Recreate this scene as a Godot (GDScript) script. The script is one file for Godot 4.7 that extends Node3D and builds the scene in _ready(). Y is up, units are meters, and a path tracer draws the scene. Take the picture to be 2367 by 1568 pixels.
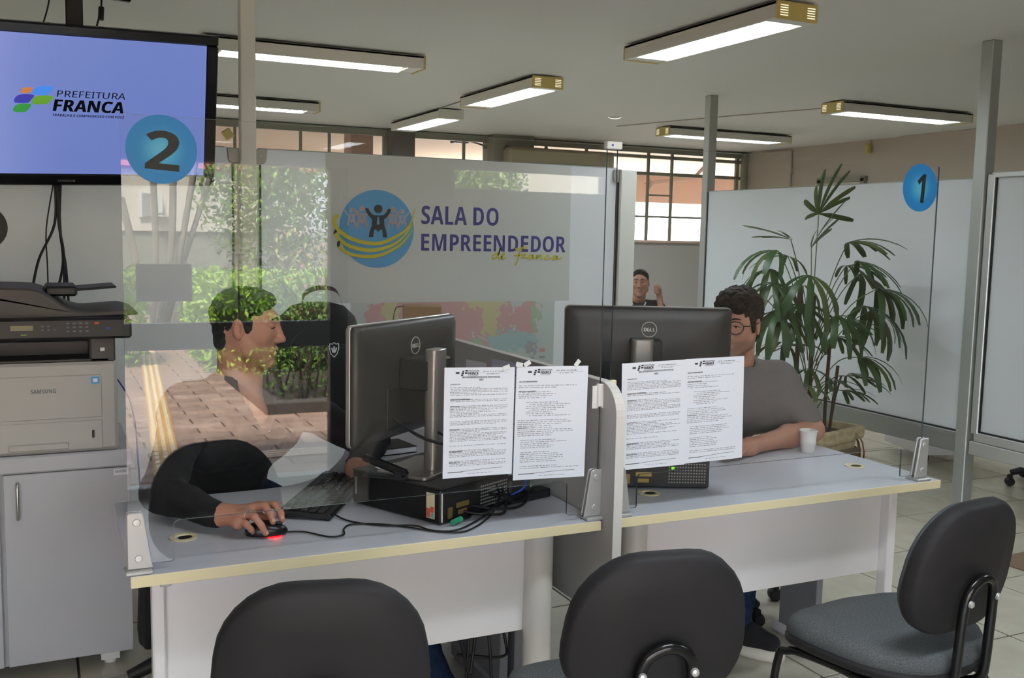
extends Node3D
# A public service counter: two desks behind clear acrylic-like glass screens, frosted partitions, people at work.
# x runs along the desks, -z into the room, y up; the glass screens stand in the plane z = 0.

var taken := {}
var mats := {}
var rng := RandomNumberGenerator.new()

# ------------------------------------------------------------------ shapes
class Shape:
	var st := SurfaceTool.new()
	var grp := 0
	func _init() -> void:
		st.begin(Mesh.PRIMITIVE_TRIANGLES)

	func tri(a: Vector3, b: Vector3, c: Vector3, g := -1) -> void:   # counter-clockwise seen from outside
		st.set_smooth_group(g)
		st.add_vertex(a)
		st.add_vertex(c)
		st.add_vertex(b)

	func quad(a: Vector3, b: Vector3, c: Vector3, d: Vector3, g := -1) -> void:
		tri(a, b, c, g)
		tri(a, c, d, g)

	func box(c: Vector3, s: Vector3, r := 0.0, b := Basis()) -> Shape:
		var h := s * 0.5
		r = minf(r, minf(h.x, minf(h.y, h.z)) * 0.95)
		if r <= 0.0:
			var p := []
			for i in 8:
				p.append(c + b * Vector3(h.x * (1 if i & 1 else -1), h.y * (1 if i & 2 else -1), h.z * (1 if i & 4 else -1)))
			quad(p[4], p[5], p[7], p[6])
			quad(p[1], p[0], p[2], p[3])
			quad(p[5], p[1], p[3], p[7])
			quad(p[0], p[4], p[6], p[2])
			quad(p[6], p[7], p[3], p[2])
			quad(p[0], p[1], p[5], p[4])
			return self
		var v := {}
		for i in 8:
			var sg := Vector3(1 if i & 1 else -1, 1 if i & 2 else -1, 1 if i & 4 else -1)
			for ax in 3:
				var q := h - Vector3(r, r, r)
				q[ax] = h[ax]
				v[i * 3 + ax] = c + b * (q * sg)
		for ax in 3:
			var u := (ax + 1) % 3
			var w := (ax + 2) % 3
			for s1 in [0, 1]:
				var base: int = s1 << ax
				var i00: int = base
				var i10: int = base | (1 << u)
				var i11: int = base | (1 << u) | (1 << w)
				var i01: int = base | (1 << w)
				if s1 == 1:
					quad(v[i00 * 3 + ax], v[i10 * 3 + ax], v[i11 * 3 + ax], v[i01 * 3 + ax])
				else:
					quad(v[i00 * 3 + ax], v[i01 * 3 + ax], v[i11 * 3 + ax], v[i10 * 3 + ax])
			for su in [0, 1]:
				for sw in [0, 1]:
					# edge along ax, between faces u and w
					var e0: int = (su << u) | (sw << w)
					var e1: int = e0 | (1 << ax)
					var flip: bool = (su == 1) != (sw == 1)
					if flip:
						quad(v[e0 * 3 + u], v[e0 * 3 + w], v[e1 * 3 + w], v[e1 * 3 + u])
					else:
						quad(v[e0 * 3 + w], v[e0 * 3 + u], v[e1 * 3 + u], v[e1 * 3 + w])
		for i in 8:
			var odd := (1 if i & 1 else -1) * (1 if i & 2 else -1) * (1 if i & 4 else -1)
			if odd > 0:
				tri(v[i * 3], v[i * 3 + 1], v[i * 3 + 2])
			else:
				tri(v[i * 3], v[i * 3 + 2], v[i * 3 + 1])
		return self

	func tube(pts: Array, r, seg := 8, closed := false) -> Shape:
		var n := pts.size()
		grp += 1
		var rings := []
		var t0: Vector3 = (pts[1] - pts[0]).normalized()
		var up := Vector3.UP if absf(t0.y) < 0.9 else Vector3.RIGHT
		var nx := t0.cross(up).normalized()
		for i in n:
			var a: Vector3 = pts[(i - 1 + n) % n] if (i > 0 or closed) else pts[i]
			var b: Vector3 = pts[(i + 1) % n] if (i < n - 1 or closed) else pts[i]
			var t := (b - a).normalized()
			nx = (nx - t * nx.dot(t)).normalized()
			var ny := t.cross(nx)
			var rr: float = r[i] if r is Array else r
			var ring := []
			for k in seg:
				var an := TAU * k / seg
				ring.append(pts[i] + (nx * cos(an) + ny * sin(an)) * rr)
			rings.append(ring)
		var m := n if closed else n - 1
		for i in m:
			var r0: Array = rings[i]
			var r1: Array = rings[(i + 1) % n]
			for k in seg:
				var k2 := (k + 1) % seg
				quad(r0[k], r0[k2], r1[k2], r1[k], grp)
		if not closed:
			for k in range(1, seg - 1):
				tri(rings[0][0], rings[0][k + 1], rings[0][k])
				tri(rings[n - 1][0], rings[n - 1][k], rings[n - 1][k + 1])
		return self

	func lathe(prof: Array, seg := 24, xf := Transform3D()) -> Shape:   # profile of (radius, height) from bottom to top, outside to the right
		grp += 1
		for i in prof.size() - 1:
			var a: Vector2 = prof[i]
			var b: Vector2 = prof[i + 1]
			if i > 0:
				var d0: Vector2 = (a - prof[i - 1]).normalized()
				if d0.dot((b - a).normalized()) < 0.75:
					grp += 1
			for k in seg:
				var t0 := TAU * k / seg
				var t1 := TAU * (k + 1) / seg
				var p := xf * Vector3(a.x * cos(t0), a.y, -a.x * sin(t0))
				var q := xf * Vector3(a.x * cos(t1), a.y, -a.x * sin(t1))
				var u := xf * Vector3(b.x * cos(t1), b.y, -b.x * sin(t1))
				var w := xf * Vector3(b.x * cos(t0), b.y, -b.x * sin(t0))
				if a.x > 1e-6:
					tri(p, q, u, grp)
				if b.x > 1e-6:
					tri(p, u, w, grp)
		return self

	func prism(poly: PackedVector2Array, z0: float, z1: float, xf := Transform3D(), bev := 0.0) -> Shape:   # polygon in x,y drawn out along z
		var n := poly.size()
		var area := 0.0
		for i in n:
			area += poly[i].cross(poly[(i + 1) % n])
		if area < 0.0:
			poly = poly.duplicate()
			poly.reverse()
		var inner := poly
		if bev > 0.0:
			inner = PackedVector2Array()
			for i in n:
				var d0 := (poly[i] - poly[(i - 1 + n) % n]).normalized()
				var d1 := (poly[(i + 1) % n] - poly[i]).normalized()
				var nm := (Vector2(-d0.y, d0.x) + Vector2(-d1.y, d1.x))
				nm = nm / maxf(0.5, nm.length_squared() * 0.5)
				inner.append(poly[i] + nm * bev)
		var idx := Geometry2D.triangulate_polygon(poly)
		if idx.is_empty():
			for k in range(1, n - 1):
				idx.append_array([0, k, k + 1])
		for t in range(0, idx.size(), 3):
			var a := inner[idx[t]]
			var b := inner[idx[t + 1]]
			var c := inner[idx[t + 2]]
			if (b - a).cross(c - a) < 0.0:
				var s := b
				b = c
				c = s
			tri(xf * Vector3(a.x, a.y, z1), xf * Vector3(b.x, b.y, z1), xf * Vector3(c.x, c.y, z1))
			tri(xf * Vector3(a.x, a.y, z0), xf * Vector3(c.x, c.y, z0), xf * Vector3(b.x, b.y, z0))
		grp += 1
		for i in n:
			var j := (i + 1) % n
			var d0 := (poly[i] - poly[(i - 1 + n) % n]).normalized()
			var d1 := (poly[j] - poly[i]).normalized()
			if d0.dot(d1) < 0.8:
				grp += 1
			quad(xf * Vector3(poly[i].x, poly[i].y, z0 + bev), xf * Vector3(poly[j].x, poly[j].y, z0 + bev), xf * Vector3(poly[j].x, poly[j].y, z1 - bev), xf * Vector3(poly[i].x, poly[i].y, z1 - bev), grp)
			if bev > 0.0:
				quad(xf * Vector3(poly[i].x, poly[i].y, z1 - bev), xf * Vector3(poly[j].x, poly[j].y, z1 - bev), xf * Vector3(inner[j].x, inner[j].y, z1), xf * Vector3(inner[i].x, inner[i].y, z1), grp + 4000)
				quad(xf * Vector3(inner[i].x, inner[i].y, z0), xf * Vector3(inner[j].x, inner[j].y, z0), xf * Vector3(poly[j].x, poly[j].y, z0 + bev), xf * Vector3(poly[i].x, poly[i].y, z0 + bev), grp + 8000)
		return self

	func loft(rings: Array, cap0 := true, cap1 := true, smooth := true) -> Shape:   # closed rings of equal size, counter-clockwise seen from the last one
		grp += 1
		var n: int = rings[0].size()
		for i in rings.size() - 1:
			for k in n:
				var k2 := (k + 1) % n
				quad(rings[i][k], rings[i][k2], rings[i + 1][k2], rings[i + 1][k], grp if smooth else -1)
		for e in [[0, cap0], [rings.size() - 1, cap1]]:
			if e[1]:
				var c := Vector3.ZERO
				for p in rings[e[0]]:
					c += p
				c /= n
				for k in n:
					if e[0] == 0:
						tri(c, rings[0][(k + 1) % n], rings[0][k], grp)
					else:
						tri(c, rings[e[0]][k], rings[e[0]][(k + 1) % n], grp)
		return self

	func grid(fn: Callable, nu: int, nv: int) -> Shape:   # open sheet fn(u, v) with uv coordinates
		grp += 1
		for i in nu:
			for j in nv:
				var q := [Vector2(float(i) / nu, float(j) / nv), Vector2(float(i + 1) / nu, float(j) / nv), Vector2(float(i + 1) / nu, float(j + 1) / nv), Vector2(float(i) / nu, float(j + 1) / nv)]
				for t in [[0, 2, 1], [0, 3, 2]]:
					for k in t:
						var w: Vector2 = q[k]
						st.set_smooth_group(grp)
						st.set_uv(Vector2(w.x, 1.0 - w.y))
						st.add_vertex(fn.call(w.x, w.y))
		return self

	func done() -> ArrayMesh:
		st.generate_normals()
		return st.commit()

func S() -> Shape:
	return Shape.new()

func rrect(w: float, h: float, r: float, n := 4, c := Vector2.ZERO) -> PackedVector2Array:
	var p := PackedVector2Array()
	for q in 4:
		var o := Vector2((w * 0.5 - r) * [1, -1, -1, 1][q], (h * 0.5 - r) * [1, 1, -1, -1][q])
		for k in n + 1:
			var a := PI * 0.5 * (q + float(k) / n)
			p.append(c + o + Vector2(cos(a), sin(a)) * r)
	return p

func circle(r: float, n := 32, c := Vector2.ZERO, sy := 1.0) -> PackedVector2Array:
	var p := PackedVector2Array()
	for k in n:
		p.append(c + Vector2(cos(TAU * k / n), sin(TAU * k / n) * sy) * r)
	return p

func smooth(pts: Array, per := 6, closed := false) -> Array:
	var out := []
	var n := pts.size()
	var m := n if closed else n - 1
	for i in m:
		var p0 = pts[(i - 1 + n) % n] if (i > 0 or closed) else pts[0]
		var p1 = pts[i]
		var p2 = pts[(i + 1) % n]
		var p3 = pts[(i + 2) % n] if (i + 2 < n or closed) else pts[n - 1]
		for k in per:
			out.append(p1.cubic_interpolate(p2, p0, p3, float(k) / per))
	if not closed:
		out.append(pts[n - 1])
	return out

# ------------------------------------------------------------------ materials
func mat(called: String, col: Color, rough := 0.6, metal := 0.0, spec := 0.5) -> StandardMaterial3D:
	var m := StandardMaterial3D.new()
	m.resource_name = called
	m.albedo_color = col
	m.roughness = rough
	m.metallic = metal
	m.metallic_specular = spec
	mats[called] = m
	return m

func noise_tex(c0: Color, c1: Color, freq: float, sd: int, size := 256, oct := 4, kind := FastNoiseLite.TYPE_SIMPLEX_SMOOTH) -> NoiseTexture2D:
	var fn := FastNoiseLite.new()
	fn.seed = sd
	fn.noise_type = kind
	fn.frequency = freq
	fn.fractal_octaves = oct
	var t := NoiseTexture2D.new()
	t.width = size
	t.height = size
	t.seamless = true
	t.noise = fn
	var g := Gradient.new()
	g.set_color(0, c0)
	g.set_color(1, c1)
	t.color_ramp = g
	return t

func tri_mat(called: String, tex: Texture2D, scale: float, rough: float, spec := 0.5, bump: Texture2D = null, depth := 0.05) -> StandardMaterial3D:
	var m := mat(called, Color.WHITE, rough, 0.0, spec)
	m.albedo_texture = tex
	m.uv1_triplanar = true
	m.uv1_world_triplanar = true
	m.uv1_scale = Vector3.ONE * scale
	if bump:
		m.heightmap_enabled = true
		m.heightmap_texture = bump
		m.heightmap_scale = depth
	return m

func glow(called: String, col: Color, e: float) -> StandardMaterial3D:
	var m := mat(called, col, 0.5)
	m.emission_enabled = true
	m.emission = col
	m.emission_energy_multiplier = e
	return m

# ------------------------------------------------------------------ nodes
func numbered(n: String) -> String:
	if not taken.has(n):
		taken[n] = 0
		return n
	taken[n] += 1
	return "%s_%03d" % [n, taken[n]]

func thing(called: String, label: String, category: String, at := Vector3.ZERO, turn := 0.0, group := "") -> Node3D:
	var o := Node3D.new()
	o.name = numbered(called)
	add_child(o)
	o.position = at
	o.rotation.y = turn
	tag(o, label, category, group)
	return o

func tag(o: Node, label: String, category := "", group := "", kind := "") -> void:
	if label:
		o.set_meta("label", label)
	if category:
		o.set_meta("category", category)
	if group:
		o.set_meta("group", group)
	if kind:
		o.set_meta("kind", kind)

func put(called: String, sh, m: Material, parent: Node = null, label := "") -> MeshInstance3D:
	var o := MeshInstance3D.new()
	o.mesh = sh.done() if sh is Shape else sh
	o.material_override = m
	if parent == null:
		o.name = numbered(called)
		add_child(o)
	else:
		o.name = called
		parent.add_child(o, true)
	if label:
		o.set_meta("label", label)
	return o

func struct(called: String, sh, m: Material, parent: Node = null) -> MeshInstance3D:
	var o := put(called, sh, m, parent)
	if parent == null:
		o.set_meta("kind", "structure")
	return o

func copy_of(src: Node3D, label: String, at: Vector3, turn := 0.0) -> Node3D:
	var c: Node3D = src.duplicate()
	c.name = numbered(String(src.name).rstrip("0123456789").trim_suffix("_"))
	add_child(c)
	c.position = at
	c.rotation = Vector3(0, turn, 0)
	c.set_meta("label", label)
	return c

# lettering: a TextMesh stretched to the given width and height, laid in the x,y plane of xf with its lower left corner at the origin
func letters(txt: String, w: float, h: float, xf: Transform3D, m: Material, parent: Node, called := "lettering", face := "Droid Sans", weight := 700, slant := 0.0, depth := 0.0006) -> MeshInstance3D:
	var f := SystemFont.new()
	f.font_names = PackedStringArray([face])
	f.font_weight = weight
	var t := TextMesh.new()
	t.text = txt
	t.font = f
	t.font_size = 48
	t.pixel_size = 0.01
	t.depth = 0.02
	var arr := t.surface_get_arrays(0)
	var v: PackedVector3Array = arr[Mesh.ARRAY_VERTEX]
	var lo := v[0]
	var hi := v[0]
	for p in v:
		lo = lo.min(p)
		hi = hi.max(p)
	var nv := PackedVector3Array()
	for p in v:
		var q := (p - lo) / (hi - lo)
		nv.append(xf * Vector3(q.x * w + slant * q.y * h, q.y * h, q.z * depth))
	var idx: PackedInt32Array = arr[Mesh.ARRAY_INDEX] if arr[Mesh.ARRAY_INDEX] != null else PackedInt32Array(range(nv.size()))
	var st := SurfaceTool.new()
	st.begin(Mesh.PRIMITIVE_TRIANGLES)
	st.set_smooth_group(-1)
	for i in idx:
		st.add_vertex(nv[i])
	st.generate_normals()
	return put(called, st.commit(), m, parent)

# ------------------------------------------------------------------ implicit surfaces for bodies
class Blob:
	var kind := []
	var pa := []
	var pb := []
	var ra := []
	var rb := []
	var kk := []
	var inv := []
	var cen := []
	var rad := []
	var wob: FastNoiseLite
	var amp := 0.0
	var xf := Transform3D()

	func cap(a: Vector3, b: Vector3, r0: float, r1: float, k := 0.02) -> Blob:
		a = xf * a
		b = xf * b
		kind.append(0); pa.append(a); pb.append(b - a); ra.append(r0); rb.append(r1); kk.append(k); inv.append(maxf((b - a).length_squared(), 1e-9))
		cen.append((a + b) * 0.5); rad.append((b - a).length() * 0.5 + maxf(r0, r1))
		return self

	func ell(c: Vector3, r: Vector3, k := 0.02, b := Basis(), cut := false) -> Blob:
		var w := xf.basis * b
		kind.append(2 if cut else 1); pa.append(xf * c); pb.append(r); ra.append(minf(r.x, minf(r.y, r.z))); rb.append(0.0); kk.append(k); inv.append(w.inverse())
		cen.append(xf * c); rad.append(maxf(r.x, maxf(r.y, r.z)))
		return self

	func f(p: Vector3) -> float:
		var d := 10.0
		for i in kind.size():
			var k: float = kk[i]
			var far: float = p.distance_to(cen[i]) - rad[i]
			var t: int = kind[i]
			if t < 2:
				if far > d + k:
					continue
			elif far > k - d:
				continue
			var e: float
			if t == 0:
				var q: Vector3 = p - pa[i]
				var ba: Vector3 = pb[i]
				var h: float = clampf(q.dot(ba) / inv[i], 0.0, 1.0)
				e = (q - ba * h).length() - lerpf(ra[i], rb[i], h)
			else:
				var q: Vector3 = inv[i] * (p - pa[i])
				var r: Vector3 = pb[i]
				var k0: float = (q / r).length()
				var k1: float = (q / (r * r)).length()
				e = -ra[i] if k1 < 1e-6 else k0 * (k0 - 1.0) / k1
			if t == 2:
				e = -e
				var h2: float = maxf(k - absf(d - e), 0.0) / k
				d = maxf(d, e) + h2 * h2 * k * 0.25
			else:
				var h3: float = maxf(k - absf(d - e), 0.0) / k
				d = minf(d, e) - h3 * h3 * k * 0.25
		if amp > 0.0 and absf(d) < 0.06:
			d += wob.get_noise_3dv(p) * amp
		return d

	# surface nets inside the box lo..hi, appended to out = [vertices, normals, colours, indices]
	func net(lo: Vector3, hi: Vector3, cell: float, out: Array, paint: Callable) -> void:
		var n := Vector3i(((hi - lo) / cell).ceil())
		var nx := n.x + 1
		var ny := n.y + 1
		var nz := n.z + 1
		var val := PackedFloat32Array()
		val.resize(nx * ny * nz)
		val.fill(99.0)
		var B := 6
		var blocks := []
		var reach := cell * B * 0.87 * 1.35 + cell
		for bx in range(0, n.x, B):
			for by in range(0, n.y, B):
				for bz in range(0, n.z, B):
					var c := lo + Vector3(bx + B * 0.5, by + B * 0.5, bz + B * 0.5) * cell
					if absf(f(c)) < reach:
						blocks.append(Vector3i(bx, by, bz))
						for i in range(bx, mini(bx + B, n.x) + 1):
							for j in range(by, mini(by + B, n.y) + 1):
								for k in range(bz, mini(bz + B, n.z) + 1):
									var at := (i * ny + j) * nz + k
									if val[at] > 98.0:
										val[at] = f(lo + Vector3(i, j, k) * cell)
		var where := {}
		var V: PackedVector3Array = out[0]
		var N: PackedVector3Array = out[1]
		var Cc: PackedColorArray = out[2]
		var I: PackedInt32Array = out[3]
		var off := [0, nz * ny, nz, nz * ny + nz, 1, nz * ny + 1, nz + 1, nz * ny + nz + 1]
		var edges := [[0, 1], [2, 3], [4, 5], [6, 7], [0, 2], [1, 3], [4, 6], [5, 7], [0, 4], [1, 5], [2, 6], [3, 7]]
		var cells := []
		for b in blocks:
			for i in range(b.x, mini(b.x + B, n.x)):
				for j in range(b.y, mini(b.y + B, n.y)):
					for k in range(b.z, mini(b.z + B, n.z)):
						var at: int = (i * ny + j) * nz + k
						var neg := 0
						for o in off:
							if val[at + o] < 0.0:
								neg += 1
						if neg == 0 or neg == 8:
							continue
						var s := Vector3.ZERO
						var m := 0
						for e in edges:
							var a: float = val[at + off[e[0]]]
							var c: float = val[at + off[e[1]]]
							if (a < 0.0) != (c < 0.0):
								var t := a / (a - c)
								var p0 := Vector3(e[0] & 1, (e[0] >> 1) & 1, e[0] >> 2)
								var p1 := Vector3(e[1] & 1, (e[1] >> 1) & 1, e[1] >> 2)
								s += p0.lerp(p1, t)
								m += 1
						var p := lo + (Vector3(i, j, k) + s / m) * cell
						where[at] = V.size()
						cells.append([at, i, j, k])
						V.append(p)
						var h := cell * 0.6
						var g := Vector3(1, -1, -1) * f(p + Vector3(h, -h, -h)) + Vector3(-1, -1, 1) * f(p + Vector3(-h, -h, h)) + Vector3(-1, 1, -1) * f(p + Vector3(-h, h, -h)) + Vector3(1, 1, 1) * f(p + Vector3(h, h, h))
						N.append(g.normalized())
						Cc.append(paint.call(p))
		for cl in cells:
			var at: int = cl[0]
			var v0 := val[at]
			for ax in 3:
				var d1: int = [nz * ny, nz, 1][ax]
				var u: int = [nz, 1, nz * ny][ax]
				var w: int = [1, nz * ny, nz][ax]
				if at + d1 >= val.size():
					continue
				var v1 := val[at + d1]
				if v1 > 98.0 or (v0 < 0.0) == (v1 < 0.0):
					continue
				var q := [at, at - u, at - u - w, at - w]
				if not (where.has(q[1]) and where.has(q[2]) and where.has(q[3])):
					continue
				var a: int = where[q[0]]
				var b2: int = where[q[1]]
				var c2: int = where[q[2]]
				var d2: int = where[q[3]]
				if v0 < 0.0:
					I.append_array([a, c2, b2, a, d2, c2])
				else:
					I.append_array([a, b2, c2, a, c2, d2])
		out[0] = V
		out[1] = N
		out[2] = Cc
		out[3] = I

func blank() -> Array:
	return [PackedVector3Array(), PackedVector3Array(), PackedColorArray(), PackedInt32Array()]

func mesh_of(o: Array) -> ArrayMesh:
	var a := []
	a.resize(Mesh.ARRAY_MAX)
	a[Mesh.ARRAY_VERTEX] = o[0]
	a[Mesh.ARRAY_NORMAL] = o[1]
	a[Mesh.ARRAY_COLOR] = o[2]
	a[Mesh.ARRAY_INDEX] = o[3]
	var m := ArrayMesh.new()
	m.add_surface_from_arrays(Mesh.PRIMITIVE_TRIANGLES, a)
	return m

# ------------------------------------------------------------------ the room
const X0 := -3.0
const X1 := 8.1
const Z0 := -8.0
const Z1 := 3.5
const CEIL := 2.6
const PX := 4.66      # frosted partition along the room
const PZ := -2.22     # frosted partition behind the desks, front face
const PTOP := 1.872

func make_materials() -> void:
	mat("ceiling_paint", Color("dddcd8"), 0.9, 0.0, 0.2)
	mat("wall_paint", Color("bfb5a8"), 0.85, 0.0, 0.3)
	mat("wall_grey", Color("b9b7b2"), 0.85, 0.0, 0.3)
	mat("wall_pink", Color("d9bfae"), 0.85, 0.0, 0.3)
	mat("frame_olive", Color("8d8c7c"), 0.6, 0.0, 0.4)
	mat("alu", Color("b4b8b4"), 0.42, 0.55)
	mat("alu_bright", Color("c9ccca"), 0.35, 0.6)
	mat("post_paint", Color("dfe2da"), 0.45, 0.0)
	mat("gasket", Color("1d1f1f"), 0.7)
	mat("black_plastic", Color("19191a"), 0.5)
	mat("black_gloss", Color("0c0c0d"), 0.12)
	mat("dark_grey", Color("3a3836"), 0.55)
	mat("charcoal", Color("262525"), 0.6)
	mat("steel", Color("c8c8c6"), 0.28, 0.9)
	mat("white_plastic", Color("dcdcd8"), 0.5)
	mat("laminate", Color("c8ccd5"), 0.32)
	mat("laminate_side", Color("e9e6e6"), 0.34)
	mat("laminate_edge", Color("e4d9b0"), 0.45)
	mat("cabinet", Color("bcbdc3"), 0.45)
	mat("paper", Color("e9ecf2"), 0.8, 0.0, 0.3)
	mat("ink", Color("1b1b1d"), 0.8, 0.0, 0.2)
	mat("ink_grey", Color("77797d"), 0.8, 0.0, 0.2)
	mat("tape", Color("dfe2e0"), 0.3)
	mat("cable", Color("111112"), 0.5)
	mat("cable_blue", Color("1f4fb0"), 0.5)
	var g := mat("clear_glass", Color(1, 1, 1, 0.0), 0.0)
	g.transparency = BaseMaterial3D.TRANSPARENCY_ALPHA
	mat("glass_edge", Color("4f5a57"), 0.15)
	mat("glass_edge_bright", Color("9aa5a2"), 0.15)
	var fr := mat("frosted_glass", Color("e6e9ea"), 0.25, 0.0, 0.5)
	fr.backlight_enabled = true
	fr.backlight = Color("eef2f5")
	mat("banner_film", Color("cbd1cd"), 0.5)
	var tl := noise_tex(Color("b3ad9c"), Color("c0bbab"), 0.02, 5, 256, 4)
	tri_mat("floor_tile", tl, 0.9, 0.22)
	mat("grout", Color("4a4238"), 0.9)
	mat("rail_grey", Color("8f918e"), 0.45, 0.4)
	mat("street", Color("b9b4aa"), 0.9)

func make_camera_and_light() -> void:
	var cam := Camera3D.new()
	cam.name = "camera"
	add_child(cam)
	cam.keep_aspect = Camera3D.KEEP_HEIGHT
	cam.fov = rad_to_deg(2.0 * atan(784.0 / 2306.3))
	cam.position = Vector3(0, 1.517, 2.33)
	cam.basis = Basis.from_euler(Vector3(deg_to_rad(-6.013), deg_to_rad(-25.41), deg_to_rad(1.179)), EULER_ORDER_YXZ)
	cam.near = 0.05
	cam.far = 300.0
	cam.current = true
	var env := Environment.new()
	env.background_mode = Environment.BG_SKY
	var sm := ProceduralSkyMaterial.new()
	sm.sky_top_color = Color(0.80, 0.86, 0.95)
	sm.sky_horizon_color = Color(0.93, 0.95, 0.97)
	sm.sky_curve = 0.3
	sm.ground_bottom_color = Color(0.55, 0.52, 0.48)
	sm.ground_horizon_color = Color(0.80, 0.79, 0.77)
	sm.sky_energy_multiplier = 1.0
	var sky := Sky.new()
	sky.sky_material = sm
	env.sky = sky
	env.background_energy_multiplier = SKY
	env.tonemap_mode = Environment.TONE_MAPPER_LINEAR
	env.tonemap_exposure = EXPOSURE
	env.sdfgi_enabled = true
	env.ssao_enabled = true
	env.ssil_enabled = true
	var we := WorldEnvironment.new()
	we.name = "surroundings"
	we.environment = env
	add_child(we)
	var sun := DirectionalLight3D.new()
	sun.name = "hazy_sun"
	sun.light_color = Color(1.0, 0.96, 0.9)
	sun.light_energy = SUN
	sun.light_angular_distance = 12.0
	sun.shadow_enabled = true
	sun.sky_mode = DirectionalLight3D.SKY_MODE_LIGHT_ONLY
	add_child(sun)
	sun.look_at_from_position(Vector3(-6, 14, 4), Vector3(-2, 0, 10))

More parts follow.
